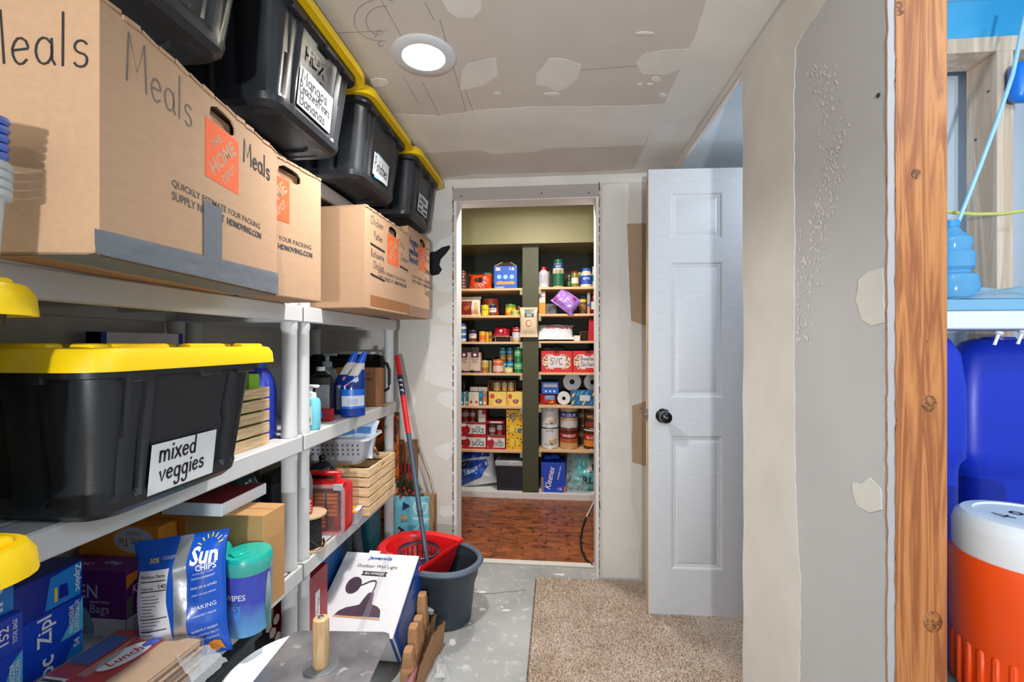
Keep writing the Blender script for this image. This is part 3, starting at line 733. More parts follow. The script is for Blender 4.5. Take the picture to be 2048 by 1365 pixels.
proto = make_tote('x'); first = [True]
def tote(x_front, y0, z, label, rz=0.0):
    t = proto if first[0] else copy_tree(proto); first[0] = False
    t['label'] = label
    t.location = (x_front - TL / 2, y0 + TW / 2, z + .0005); t.rotation_euler = (0, 0, rz)
    return t
T = {}
T['near'] = tote(-0.606, .475, S5, 'black tote nearest the viewer on the top shelf, mostly cut off by the photo edge')
T['mango'] = tote(-0.608, .963, S5, 'black yellow-lidded tote on the top shelf labelled Mangos Peaches Pears Bananas')
T['potato'] = tote(-0.614, 1.453, S5, 'black yellow-lidded tote on the top shelf labelled Potatoes')
T['cheese'] = tote(-0.598, 1.941, S5, 'black yellow-lidded tote labelled Cheese, on the top shelf by the back wall')
T['mixed'] = tote(-.692, .616, S3, 'large black tote with yellow lid labelled mixed veggies on the middle shelf')
for i, nm in enumerate(['bottom tote of the near floor stack, hidden below the frame', 'second tote up in the near floor stack, hidden below the frame', 'yellow-lidded tote in the near stack level with the lower blue boxes', 'topmost yellow-lidded tote of the near stack, under the plastic cups']):
    T['s%d' % i] = tote(-.668, .078, .334 * i, nm)
    T['s%d' % i].scale = (1, 1, .334 / (TBH + .0238))
def tote_front(t):
    bt, bb = .505 / 2, .445 / 2
    sl = Vector((bt - bb, 0, TBH)).normalized()
    O = Vector((bb + (bt - bb) * .5 + .0015, 0, TBH * .5))
    return plane(O, (0, 1, 0), sl, .0008)
def sticker(t, x0, y0, x1, y1):
    s = tote_front(t); p = [(x0, y0), (x1, y0), (x1, y1), (x0, y1)]
    g = G().loft([[s(x, y, 0) for x, y in p], [s(x, y, 1) for x, y in p]]); return g.build('label_sticker', PAPER, t, smooth=False), s
st_, s = sticker(T['mixed'], -.082, -.122, .078, -.026)
hand(st_, 'mixed', s, INK, .092, .040, (-.018, -.046), .0045); hand(st_, 'veggies', s, INK, .112, .038, (-.004, -.085), .0045)
st_, s = sticker(T['mango'], -.085, -.098, .085, .004)
hand(st_, 'Mangos', s, INK, .135, .032, (-.010, -.020), .0056); hand(st_, 'Peaches/Pears', s, INK, .155, .026, (-.002, -.048), .0042); hand(st_, 'Bananas', s, INK, .130, .030, (-.01, -.078), .0048)
EMB = M((60, 64, 70), .3, name='embossed_black')
s = tote_front(T['mango']); lettering(T['mango'], 'HDX', s, EMB, h=.036, w=.10, at=(-.005, .052), bold=.03, name='embossed_lettering'); lettering(T['mango'], '14G', s, EMB, h=.015, at=(.03, .018), name='embossed_lettering')
s = tote_front(T['potato'])
polydecal(T['potato'], 'label_backing', s, [(-.06, -.1), (.05, -.09), (.05, -.01), (-.05, -.005)], M((120, 190, 220), .6), .8)
st_, s = sticker(T['potato'], -.075, -.092, .07, -.012)
hand(st_, 'Potatoes', s, INK, .125, .05, (-.003, -.052), .0045)
st_, s = sticker(T['cheese'], -.075, -.085, .075, .0)
hand(st_, 'Cheese', s, INK, .12, .032, (-.012, -.016), .0052); hand(st_, 'Sour Cream', s, INK, .14, .026, (.0, -.043), .0044); hand(st_, 'Heavy Cream', s, INK, .135, .024, (.0, -.069), .0042)

# ================================================================== MOVING BOXES
TAPE_G = M((112, 118, 126), .38, .15, var=.05, scale=60, bump=.25, bscale=40, name='duct_tape')
TAPE_C = clear('packing_tape', (205, 180, 160), .35, .25)
def panel_hole(w, h, t, hole, jagtop=0.0, seed=0):
    """panel in local y (0..w), z (0..h), thickness -x; hole = list of (y,z) ccw"""
    cy = sum(p[0] for p in hole) / len(hole); cz = sum(p[1] for p in hole) / len(hole)
    inn = sorted(hole, key=lambda p: math.atan2(p[1] - cz, p[0] - cy))
    angs = [math.atan2(p[1] - cz, p[0] - cy) for p in inn]
    cor = [(0, 0), (w, 0), (w, h), (0, h)]
    ent = [(a, p, None) for a, p in zip(angs, inn)] + [(math.atan2(c[1] - cz, c[0] - cy), None, c) for c in cor]
    ent.sort(key=lambda e: e[0]); n = len(ent); I = []; O = []
    for a, p, c in ent:
        ca, sa = math.cos(a), math.sin(a)
        if p is None:
            best = min(inn, key=lambda q: abs((math.atan2(q[1] - cz, q[0] - cy) - a + math.pi) % (2 * math.pi) - math.pi)); p = best
        if c is None:
            k = min([((w - cy) / ca) if ca > 1e-6 else 1e9, (-cy / ca) if ca < -1e-6 else 1e9, ((h - cz) / sa) if sa > 1e-6 else 1e9, (-cz / sa) if sa < -1e-6 else 1e9])
            c = (cy + ca * k, cz + sa * k)
        I.append(p); O.append(c)
    g = G()
    for i in range(n):
        j = (i + 1) % n
        quad = [I[i], I[j], O[j], O[i]]
        g.add([(0, y, z) for y, z in quad] + [(-t, y, z) for y, z in quad], [(0, 3, 2, 1), (4, 5, 6, 7), (0, 1, 5, 4), (2, 3, 7, 6)])
    return g
def moving_box(label, near, far, z, depth, hh, hole_dx=None, print_dx=0.0):
    near, far = Vector(near), Vector(far); w = (far - near).length
    rz = math.atan2(-(far - near).x, (far - near).y)
    t = thing('moving_box', label, 'box', (near.x, near.y, z), rz, group='printed cardboard moving boxes')
    c = w / 2 + print_dx; th = .004; hc = c if hole_dx is None else w / 2 + hole_dx
    hp = [(hc + a, hh - .032 + b) for a, b in [(-.045, -.008), (-.03, -.016), (.03, -.016), (.046, -.008), (.046, .006), (.034, .016), (.01, .019), (-.02, .020), (-.04, .010)]]
    panel_hole(w, hh, th, hp).build('front_panel', CARD, t, smooth=False)
    G().span(-depth, -depth + th, 0, w, 0, hh).build('back_panel', CARD, t, smooth=False)
    G().span(-depth, -th, 0, th, 0, hh).build('near_panel', CARD, t, smooth=False)
    G().span(-depth, -th, w - th, w, 0, hh).build('far_panel', CARD, t, smooth=False)
    G().span(-depth, 0, 0, w, 0, th).build('bottom', CARD, t, smooth=False)
    fl = G(); rnd = random.Random(label)
    fl.hexa([(-depth / 2 + .003, 0, hh - .004), (-depth / 2 + .003, w, hh - .004), (-.001, w, hh - .001), (-.001, 0, hh - .001), (-depth / 2 + .003, 0, hh), (-depth / 2 + .003, w, hh), (-.001, w, hh + .004), (-.001, 0, hh + .004)])
    fl.span(-depth, -depth / 2 - .001, 0, w, hh - .004, hh)
    fl.build('flap', CARD, t, smooth=False)
    rf = G()
    for i in range(14):
        y = w * (i + .5) / 14; rf.box((-.002, y, hh + .003), (.008, w / 14 * .9, rnd.uniform(.003, .009)), 0, Matrix.Rotation(rnd.uniform(-.15, .15), 4, 'X'))
    rf.build('torn_edge', CARD, t, smooth=False)
    G().span(-.05, -.012, hc - .05, hc + .048, hh - .07, hh - .02).build('inner_flap', CARD_D, t, smooth=False)
    s = plane((0, c, 0), (0, 1, 0), (0, 0, 1), .0005)
    zs = hh - .108; q = .058
    polydecal(t, 'printed_square', s, [(-q, zs - q), (q, zs - q), (q, zs + q), (-q, zs + q)], ORANGE_HD)
    lo = t.children[-1]
    for txt, dx, dz, ww, hl in (('THE', -.022, .024, .042, .018), ('HOME', 0, 0, .112, .031), ('DEPOT', .021, -.026, .060, .019)):
        lettering(lo, txt, s, CARD, w=ww, h=hl, at=(dx, zs + dz), ang=R(45), bold=.03)
    lettering(t, 'QUICKLY ESTIMATE YOUR PACKING', s, PRINT, w=.300, h=.0150, at=(.0, zs - .105), bold=.004, name='printed_line')
    lettering(t, 'SUPPLY NEEDS AT', s, PRINT, w=.155, h=.0150, at=(-.0725, zs - .126), bold=.004, name='printed_line')
    lettering(t, 'HDMOVING.COM', s, PRINT, w=.140, h=.0150, at=(.085, zs - .126), bold=.035, name='printed_line')
    return t, s, w, c
B1, s1, w1, c1 = moving_box('largest cardboard moving box at upper left, Meals written on it, grey tape along bottom', (-.648, .588, 0), (-.722, 1.115, 0), S4 + .001, .168, .368, print_dx=.03)
hand(B1, 'Meals', s1, PINK, .160, .075, (-.170, .308), .0030)
hand(B1, 'Meals', s1, INK, .125, .050, (.140, .305), .0055)
sn = plane((-.13, 0, 0), (1, 0, 0), (0, 0, 1), .0006)
hand(B1, 'Meals', sn, INK, .165, .075, (.040, .300), .0032)
# grey duct tape along the bottom edge and one upright strip
def tape_fn(a, b):
    y = -.010 + (w1 + .014) * a; k = b
    wv = .0025 * noise.noise((a * 9, k * 3, 2)) + .0012 * noise.noise((a * 25, k * 6, 7))
    if k > .4: return (.0014 + abs(wv) * (1 if k < .95 else .2), y, (k - .4) / .6 * (.036 + .022 * a))
    return (-.09 * (1 - k / .4), y, -.0008)
tp = G().grid(tape_fn, 60, 14).build('duct_tape', TAPE_G, B1)
tp['label'] = 'silver grey duct tape strip'
decal(B1, 'duct_tape', lambda x, y, k=1: s1(x, y, k) + Vector((.0012, 0, 0)), -.065, .045, -.005, .152, TAPE_G, 2, 6)
B2, s2_, w2, c2 = moving_box('cardboard moving box between the largest one and the chicken box', (-.735, 1.128, 0), (-.712, 1.318, 0), S4 + .001, .38, .368, print_dx=-.10, hole_dx=-.042)
def clip_children(o):
    for ch in list(o.children):
        clip_children(ch)
        if ch.type == 'MESH' and (ch.name.startswith('printed') or ch.name.startswith('lettering')):
            bm = bmesh.new(); bm.from_mesh(ch.data)
            bmesh.ops.bisect_plane(bm, geom=bm.verts[:] + bm.edges[:] + bm.faces[:], plane_co=(0, .001, 0), plane_no=(0, -1, 0), clear_outer=True)
            bm.to_mesh(ch.data); bm.free()
            if not ch.data.polygons: bpy.data.objects.remove(ch)
clip_children(B2)
B3, s3, w3, c3 = moving_box('cardboard moving box with Chicken handwritten, third along the shelf', (-.672, 1.545, 0), (-.662, 1.975, 0), S4 + .001, .50, .362, print_dx=.045)
hand(B3, 'Chicken', s3, PINK, .115, .030, (-.155, .325), .0026); hand(B3, 'Patties', s3, PINK, .075, .026, (-.145, .275), .0026)
hand(B3, 'Rotisserie', s3, PINK, .12, .026, (-.15, .205), .0026); hand(B3, 'Chicken', s3, PINK, .10, .026, (-.14, .165), .0026)
hand(B3, 'Chili', s3, PINK, .08, .03, (.10, .30), .0022); hand(B3, 'Cheese', s3, PINK, .09, .028, (.13, .245), .0022)
for a, b, c_, d in ((-.215, .238, -.085, .232), (-.215, .128, -.085, .118), (.075, .205, .175, .20)):
    polydecal(B3, 'marker_line', s3, [(a, b - .004), (c_, d - .004), (c_, d + .004), (a, b + .004)], INK, 1.2)
decal(B3, 'packing_tape', s3, -.215, .012, .19, .052, M((150, 100, 62), .5, name='brown_tape'), 1, 1)
B4, s4, w4, c4 = moving_box('cardboard moving box beside the back wall with purple scribbles', (-.664, 1.985, 0), (-.655, 2.305, 0), S4 + .001, .16, .400, print_dx=.045)
VIO = M((92, 88, 122), .7, name='violet_marker')
for i, y in enumerate((.345, .300, .262)): hand(B4, ['Veggies', 'Green Beans', 'Broccoli'][i], s4, VIO, .12, .026, (-.125, y), .010)
for i, y in enumerate((.36, .30, .24, .19, .14)): hand(B4, ['Corn', 'Peas', 'Carrots', 'Chili', 'Peas'][i], s4, INK, .075, .026, (.075, y), .0022)
for y in (.33, .245, .12): polydecal(B4, 'marker_line', s4, [(.04, y + .004), (.115, y - .004), (.115, y), (.04, y + .008)], INK, 1.2)
decal(B4, 'packing_tape', s4, -.20, .006, .11, .05, TAPE_C, 1, 1)
# boxes standing behind the front row are not visible
# ================================================================== SHELF CONTENTS
def soft(w, h, t, nx=28, ny=36, seal=.03, wr=.004, seed=0, pin=.5, pw=2.2):
    """pillow bag surface: returns fn(x,y,side)->z and outline shrink"""
    def z(x, y, sd):
        a = max(0.0, 1 - abs(2 * x / w) ** 3.0); hy = (y + h / 2)
        b = min(1, max(0, (hy - seal) / (h * .28))) * min(1, max(0, (h - hy - seal) / (h * .22)))
        b = math.sin(b * math.pi / 2)
        return sd * (t / 2 * (a ** .55) * b + .0012) + wr * noise.noise((x * 22 + seed, y * 22, sd)) * (a ** .5) * b * 1.2 + wr * .8 * noise.noise((x * 9 + seed, y * 40, 5 + sd)) * (1 - b) 
    return z
def bag(name, parent, w, h, t, mat, nx=30, ny=40, skew=0.0, **kw):
    z = soft(w, h, t, **kw)
    def pos(x, y, sd):
        b = min(1, max(0, (y + h / 2) / (h * .3))) * min(1, max(0, (h / 2 - y) / (h * .25)))
        sx = 1 - .10 * math.sin(b * math.pi / 2)
        return Vector((x * sx + skew * y, y, z(x, y, sd)))
    g = G()
    for sd in (1, -1): g.grid(lambda a, b: pos((a - .5) * w, (b - .5) * h, sd), nx, ny)
    o = g.build(name, mat, parent)
    f = lambda x, y, k=1.0: pos(x, y, 1) + Vector((0, 0, .0006 + .00035 * k))
    f.curved = True
    return o, f
def carton(name, label, cat, c0, d, mat, rz=0.0, group=None, bev=.0015, rot=None):
    """box thing: origin at its base corner (x0,y0,z0), dims d"""
    t = thing(name, label, cat, c0, rz, group, rot)
    G().span(0, d[0], 0, d[1], 0, d[2], bev).build('carton', mat, t, ang=30)
    fr = plane((d[0], d[1] / 2, 0), (0, 1, 0), (0, 0, 1))      # +x face (aisle)
    nr = plane((d[0] / 2, 0, 0), (1, 0, 0), (0, 0, 1))         # -y face (towards viewer)
    tp = plane((d[0] / 2, d[1] / 2, d[2]), (1, 0, 0), (0, 1, 0))
    return t, fr, nr, tp
ZB = M((24, 72, 200), .35, coat=.2, name='zip_blue'); ZL = M((40, 140, 222), .35, coat=.2, name='zip_light'); ZD = M((20, 44, 150), .35, coat=.2, name='zip_dark'); ZC = M((90, 196, 238), .35, name='zip_cyan')
TXW = M((244, 244, 246), .5, name='print_white'); TXB = M((22, 22, 26), .6, name='print_black'); RED = M((200, 26, 34), .4, coat=.2, name='print_red')
ORG = M((232, 138, 36), .55, name='print_orange'); YLW = M((246, 206, 60), .45, name='print_yellow'); PUR = M((106, 36, 122), .4, name='box_purple')

# ---- stacks of freezer bag boxes, lower shelf, near end
gB = 'blue zip bag boxes on the lower shelf'
def zbox(label, u0, v0, X, y0, w, h, z, dep, mats, texts, rz=0.0):
    pass
zx = -.700
# far stack of three (dark blue), near stack of three
def zipbox(label, xf, y0, y1, z, h, col, items, rz=0.0):
    t = thing('zip_bag_box', label, 'box', (xf, y0, z), rz, gB); w = y1 - y0
    G().span(-.20, 0, 0, w, 0, h, .0012).build('carton', col, t, ang=30)
    s = plane((0, w / 2, h / 2), (0, 1, 0), (0, 0, 1))
    for n_, it in enumerate(items):
        if it[0] == 'T': lettering(t, it[1], s, it[5] if len(it) > 5 else TXW, w=it[3], h=it[4] if len(it) > 4 else None, at=it[2], ang=R(90) * it[6] if len(it) > 6 else 0, bold=.02, k=3.5)
        else: polydecal(t, 'printed_panel', s, it[1], it[2], .8 + .5 * n_)
    return t
XA, XB_ = -1.072, -1.048
zipbox('dark blue zip bag box, bottom of the stack beside the purple box', XA, .800, .935, S2, .080, ZB, [('P', [(.01, -.040), (.067, -.040), (.067, .039), (.045, .02)], ZL), ('T', 'loc', (-.010, .0), .055, .032, TXW, 1), ('T', '54', (.052, .022), .018, .012, TXW, 1)])
zipbox('blue zip bag box with white logo, middle of the stack beside the purple box', XA, .800, .935, S2 + .0805, .078, ZB, [('P', [(.02, -.038), (.067, -.038), (.067, .038), (.045, .0)], ZC), ('T', 'Zipl', (-.008, .004), .062, .036, TXW, 1), ('T', 'PARA CONGELAR\nCUARTO DE GALON', (.047, .0), .07, .022, TXW, 1)])
zipbox('dark blue zip bag box with yellow-printed panel, topmost beside the purple box', XA, .800, .935, S2 + .159, .083, ZD, [('P', [(-.01, -.036), (.062, -.036), (.062, .038), (.0, .03)], ZL), ('P', [(.008, -.026), (.014, -.026), (.014, .004), (.008, .004)], YLW), ('P', [(.016, -.024), (.036, -.024), (.034, .004), (.018, .006)], ZD), ('T', 'Ziploc', (.054, .006), .062, .016, TXW, -1)])
zipbox('blue freezer gallon box numbered 38 at the bottom left corner', XB_, .690, .8, S2, .050, ZC, [('T', '38', (.045, .008), .026, .016, TXW, 1)])
zipbox('blue freezer gallon box with large white logo at the left edge', XB_, .690, .8, S2 + .0505, .078, ZB, [('P', [(.018, -.038), (.054, -.038), (.054, .038), (.035, .02)], ZC), ('T', 'Zipl', (-.008, .004), .062, .036, TXW, 1), ('T', 'FREEZER\nGALLON', (.040, -.003), .05, .018, TXW, 1)])
zipbox('blue box reading 4 boxes inside, 152 total bags', XB_, .690, .8, S2 + .129, .074, ZB, [('T', '4', (-.012, .02), .014, .018, TXW, 1), ('T', 'BOXES INSIDE', (.0, .006), .052, .008, TXW, 1), ('T', '152', (.022, .006), .034, .016, TXW, 1), ('T', 'TOTAL BAGS', (.040, .006), .046, .008, TXW, 1), ('P', [(.009, -.025), (.0105, -.025), (.0105, .03), (.009, .03)], YLW)])
zipbox('light blue zip bag box on top of the leftmost stack', XB_ - .02, .680, .8, S2 + .2035, .062, ZL, [('T', 'iN', (.025, .0), .045, .030, TXW, 1), ('P', [(-.055, .024), (.055, .024), (.055, .026), (-.055, .026)], ZD)])

# ---- purple kitchen bag box
t, fr, nr, tp = carton('bag_box', 'purple kitchen drawstring bags box on the lower shelf', 'box', (-1.272, 1.028, S2), (.212, .075, .165), PUR, R(0))
W2 = M((226, 228, 232), .45, name='box_white'); PBL = M((190, 205, 228), .5)
decal(t, 'printed_panel', nr, -.105, 0, .105, .046, W2); decal(t, 'printed_panel', fr, -.0375, 0, .0375, .046, W2)
lettering(t, 'KITCHEN', nr, PBL, h=.034, w=.18, at=(-.062, .112)); lettering(t, 'DRAWSTRING', nr, TXW, w=.054, at=(.034, .086), bold=0); lettering(t, 'Bags', nr, PBL, w=.052, at=(.034, .066), bold=.0)
polydecal(t, 'printed_panel', nr, [(-.03, .004)] + arc(-.03, .004, .05, .075, 0, 90, 8), M((150, 182, 206), .5), 1.2)
lettering(t, 'E', nr, RED, h=.016, at=(-.012, .014), bold=.05)
lettering(t, 'KITCHEN', fr, TXW, w=.085, h=.022, at=(.022, .112), bold=.01)
polydecal(t, 'printed_panel', fr, [(-.0375, .120), (-.010, .135), (-.006, .155), (-.0375, .155)], ORG)
polydecal(t, 'printed_panel', fr, [(-.0375, .046), (-.020, .046), (-.020, .10), (-.0375, .095)], M((176, 176, 176), .3, .6), 1.1); polydecal(t, 'printed_panel', fr, [(-.018, .046), (.035, .046), (.035, .10), (.01, .095)], M((96, 92, 92), .6), 1.1)
for i in range(5): decal(t, 'printed_line', fr, -.02, .006 + i * .0075, .034, .0085 + i * .0075, M((130, 130, 132), .6), 1, 1, 1.3)
lettering(t, 'Bags', tp, PBL, w=.045, h=.02, at=(.03, .0), ang=R(180)); lettering(t, 'ON', tp, TXW, w=.03, at=(-.03, -.01), ang=R(180))

# ---- orange twist-tie bag boxes behind
for i, (x, y, lab) in enumerate([(-1.235, 1.110, 'orange gallon twist-tie bag box lying behind the chip bag'), (-1.235, 1.176, 'smaller orange bag box beside the open cardboard carton')]):
    t, fr, nr, tp = carton('twist_tie_bag_box', lab, 'box', (x - .05, y, S2), (.235 if i == 0 else .255, .060, .242 if i == 0 else .252), M((240, 152, 50), .55, name='box_orange'), 0, 'orange bag boxes')
    polydecal(t, 'printed_panel', nr, ellipse(.045, .205, .058, .034, 28), M((206, 214, 224), .5))
    lettering(t, 'Twist Tie', nr, M((170, 84, 40), .6), w=.085, h=.022, at=(.045, .200), ang=R(180), bold=.0); lettering(t, 'Gallon', nr, M((170, 84, 40), .6), w=.04, at=(.045, .222), ang=R(180), bold=0)
    polydecal(t, 'printed_panel', nr, ellipse(.085, .176, .026, .016, 20), ZB, 1.4)
    polydecal(t, 'printed_panel', fr, [(-.028, .165), (.0, .165), (.014, .188), (-.028, .188)], RED); lettering(t, '100', fr, TXW, w=.022, at=(-.012, .176))
# ---- chip bag (blue, silver seam)
cb = thing('chip_bag', 'blue chip bag with silver seam standing between the purple box and wipes', 'bag', (-.876, .992, S2 + .135), 0, None, rot=(Matrix.Rotation(R(17), 4, 'Z') @ Matrix.Rotation(R(80), 4, 'X') @ Matrix.Rotation(R(5), 4, 'Z')).to_euler())
CBM = M((22, 84, 190), .25, var=.1, scale=12, coat=.4, bump=.25, bscale=14, name='bag_blue')
bo, bs = bag('pouch', cb, .205, .275, .07, CBM, seal=.012, wr=.006, seed=2)
SIL = M((196, 200, 206), .28, .7, bump=.3, bscale=30, name='bag_silver')
decal(cb, 'back_seam', bs, -.004, -.132, .026, .136, SIL, 4, 40, 2.0, True)
def onbag(x, y, k=1.0): return bs(x, y, k)
nfm = M((228, 226, 228), .5, name='nutrition_paper')
G().grid(lambda a, b: bs(-.090 + .075 * a + .006 * math.sin(b * 7), -.125 + .20 * b, 1.5), 8, 24).build('nutrition_panel', nfm, cb)
lettering(cb, 'Nutrition Facts', bs, TXB, w=.062, at=(-.051, .062), k=3); lettering(cb, 'Calories', bs, TXB, w=.03, at=(-.066, .036), k=3); lettering(cb, '140', bs, TXB, w=.018, at=(-.028, .038), k=3)
for y in (.050, .028, -.030, -.055): decal(cb, 'printed_line', bs, -.083, y, -.020, y + .0022, TXB, 8, 1, 3)
for i in range(13): decal(cb, 'printed_line', bs, -.082 + .002 * (i % 3), .018 - i * .0068, -.045 + .01 * math.sin(i), .0195 - i * .0068, M((90, 90, 92), .6), 6, 1, 3)
lettering(cb, '30%', bs, YLW, w=.022, at=(-.050, .094), k=3); lettering(cb, '100% WHOLE GRAIN\nLESS FAT THAN REGULAR\nPOTATO CHIPS', bs, TXW, w=.035, at=(-.018, .096), bold=0, k=3)
lettering(cb, 'Sun', bs, TXW, w=.058, h=.038, at=(.062, .090), bold=.03, k=3); lettering(cb, 'CHIPS', bs, TXW, w=.042, h=.014, at=(.068, .064), bold=.02, k=3)
for i in range(7):
    a = R(20 + 23 * i); decal(cb, 'sun_ray', (lambda x, y, k, a=a: bs(.068 + x * math.cos(a) - y * math.sin(a), .104 + x * math.sin(a) + y * math.cos(a), k)), .020, -.0012, .030, .0012, YLW, 2, 1, 3)
for i, (tx, y, ww) in enumerate([('AT SUN THEY TOAST', .052, .045), ('EATING DIFFERENT', .042, .05), ('ONE-OF-A-KIND', .022, .055), ('CRISPY WHOLE GRAIN', .006, .05), ('MAKING', -.022, .05), ('COMPLETELY UNIQUE', -.040, .05), ('SLIGHTLY SWEET', -.072, .055), ("IT'S SLIGHTLY SALTY", -.084, .055), ('TOTALLY DELICIOUS', -.096, .05)]):
    lettering(cb, tx, bs, TXW, w=ww, at=(.062, y), bold=.0, k=3, ang=.06)
polydecal(cb, 'printed_chip', bs, [(.05, -.135), (.062, -.128), (.070, -.135), (.080, -.128), (.09, -.132), (.086, -.108), (.076, -.104), (.06, -.108)], M((214, 132, 52), .6), 3)
for x, c in ((-.036, ZD), (-.024, M((200, 70, 60), .5))): decal(cb, 'printed_icon', bs, x, -.128, x + .008, -.120, c, 1, 1, 3)

# ---- wipes canisters
def can_blue():
    m, nt, b = newmat('canister_print'); tc = nt.add('ShaderNodeTexCoord'); sp = nt.add('ShaderNodeSeparateXYZ'); nt.link(tc.outputs['Object'], sp.inputs[0])
    nz = nt.add('ShaderNodeTexNoise', i_Scale=30.0); nt.link(tc.outputs['Object'], nz.inputs['Vector'])
    ad = nt.add('ShaderNodeMath', operation='MULTIPLY_ADD', i_1=.05); nt.link(nz.outputs[0], ad.inputs[0]); nt.link(sp.outputs[2], ad.inputs[2])
    cr = nt.add('ShaderNodeValToRGB'); e = cr.color_ramp.elements; e[0].position = .03; e[0].color = lin((96, 178, 222)); e[1].position = .11; e[1].color = lin((4, 48, 190)); nt.link(ad.outputs[0], cr.inputs[0]); nt.link(cr.outputs[0], b.inputs['Base Color']); b.inputs['Roughness'].default_value = .25
    return m
def canister(label, x, y, z, rz, sc=1.0):
    t = thing('wipes_canister', label, 'canister', (x, y, z), rz, 'disinfecting wipes canisters')
    bl = can_blue()
    G().lathe([(.046, 0), (.053, .006), (.054, .05), (.0545, .155), (.055, .165)], 40, sx=1.0).build('body', bl, t)
    ld = G().lathe([(.0565, .155), (.0575, .158), (.0575, .188), (.053, .197), (.020, .199), (.0005, .199)], 40).build('lid', M((10, 178, 160), .3, coat=.3, name='teal_lid'), t)
    G().box((0, -.02, .2), (.03, .04, .004), .0015).build('flip_tab', M((10, 178, 160), .3, coat=.3, name='teal_lid'), ld)
    s = cyl(.0545, R(0), .0)
    G().grid(lambda a, b: s(.012 * math.cos(2 * math.pi * a) * (.1 + .9 * b) + .03, .075 + .072 * b * math.sin(2 * math.pi * a), 2), 32, 3).build('printed_panel', two_tone('label_fade', (30, 120, 100), (214, 228, 228), 4, .3, lo=.4, hi=.6), t)
    lettering(t, 'WIPES', s, TXW, w=.05, h=.014, at=(-.055, .105), k=2); lettering(t, '75', s, M((40, 70, 160), .4), w=.03, at=(-.06, .08), k=2); decal(t, 'printed_panel', s, -.075, .05, -.04, .085, ZL, 6, 1, 1.2)
    G().lathe([(.0585, .01), (.060, .06), (.0595, .15), (.0600, .19)], 40, cap0=False, cap1=False).build('shrink_film', FILM, t)
    return t
canister('wipes canister with teal lid at the front of the lower shelf', -.790, 1.098, S2, R(-28))
canister('second wipes canister hidden behind the front one', -.905, 1.10, S2, R(-30))
# ---- plain carton, open cardboard box
t, fr, nr, tp = carton('shipping_carton', 'plain brown carton behind the teal-lidded wipes canister', 'box', (-1.020, 1.160, S2), (.23, .098, .264), M((196, 148, 94), .8, var=.06, bump=.1, bscale=300, name='carton_tan'))
decal(t, 'carton_seam', tp, -.115, -.001, .115, .001, M((150, 108, 64), .8))
# ---- pack of brown lunch bags in clear wrap
lp = thing('lunch_bag_pack', 'clear-wrapped pack of brown paper lunch bags with red label', 'bag pack', (-.905, .835, S2), R(-3))
LBP = M((196, 158, 122), .9, var=.08, scale=60, name='kraft_paper')
for i in range(15):
    z = .003 + i * .0042
    G().box((.004 * math.sin(i * 2.1), .003 * math.sin(i * 3.3), z), (.205 + .006 * math.cos(i * 1.3), .24, .0031), 0).build('paper_bag', LBP, lp, smooth=False)
wv = lambda x, y: .0655 + .0022 * noise.noise((x * 30, y * 30, 1))
G().grid(lambda a, b: Vector((-.113 + .137 * a, -.125 + .25 * b, wv(a, b))), 14, 20).build('label_sheet', RED, lp)
tq = lambda x, y, k=1.0: Vector((x, y, .0682 + .0004 * k))
polydecal(lp, 'printed_panel', tq, ellipse(-.008, .045, .05, .028, 28, R(75)), TXW, 1)
lettering(lp, 'Lunch', tq, RED, w=.062, h=.022, at=(-.006, .043), ang=R(75), k=2); polydecal(lp, 'printed_panel', tq, ellipse(.008, .092, .018, .012, 18, R(60)), ZB, 2.2)
decal(lp, 'printed_panel', tq, -.105, .01, -.055, .10, M((40, 90, 170), .5), 1, 1, 1); decal(lp, 'barcode', tq, -.105, -.10, -.05, -.03, TXW, 1, 1, 1)
for i in range(9): decal(lp, 'barcode_bar', tq, -.102, -.097 + i * .0068, -.055, -.094 + i * .0068 + .0016 * (i % 3), TXB, 1, 1, 2)
for i in range(6): decal(lp, 'printed_line', tq, -.045 + .004 * i, -.02, -.043 + .004 * i, .1 - .01 * i, M((226, 170, 160), .5), 1, 1, 1)
G().grid(lambda a, b: Vector((-.116 + .236 * a, -.13 + .26 * b, (.0705 if 0 < a < 1 and 0 < b < 1 else .002) + .004 * abs(noise.noise((a * 11, b * 11, 4))))), 26, 22).build('clear_wrap', FILM, lp)
G().grid(lambda a, b: Vector((.095 + .055 * a, .06 + .085 * b, .004 + .062 * (1 - a) * (1 - .5 * b) + .012 * abs(noise.noise((a * 14, b * 14, 9))))), 18, 16).build('wrap_tail', clear('film_bright', (245, 248, 250), .3, .08), lp)

# ---- things deep on the near lower shelf
DG = M((20, 34, 36), .2, coat=.5, name='dark_enamel'); DBK = M((26, 30, 38), .45, name='dark_blue_black')
for i, (x, y, r, h, lab) in enumerate([(-.975, 1.335, .046, .345, 'dark green domed canister deep on the near lower shelf'), (-1.08, 1.35, .045, .355, 'second dark domed canister, further back beside the first')]):
    t = thing('dark_canister', lab, 'canister', (x, y, S2)); G().lathe([(r, 0), (r, h * .7), (r * .9, h * .85), (r * .5, h * .95), (.0005, h)], 28).build('body', DG, t); G().lathe([(r * 1.02, h * .62), (r * 1.02, h * .68)], 28).build('band', M((40, 90, 52), .4), t)
t, fr, nr, tp = carton('game_box', 'red and white flat box wedged behind the brown carton', 'box', (-1.07, 1.14, S2 + .2645), (.175, .19, .034), M((240, 240, 244), .35, name='gloss_white'))
decal(t, 'printed_panel', tp, -.085, -.09, .085, .09, M((122, 26, 34), .5))

def lathe_thing(name, label, cat, loc, parts, group=None, n=28, sx=1, sy=1, rz=0):
    t = thing(name, label, cat, loc, rz, group)
    for nm, prof, mat in parts: G().lathe(prof, n, sx=sx, sy=sy).build(nm, mat, t)
    return t
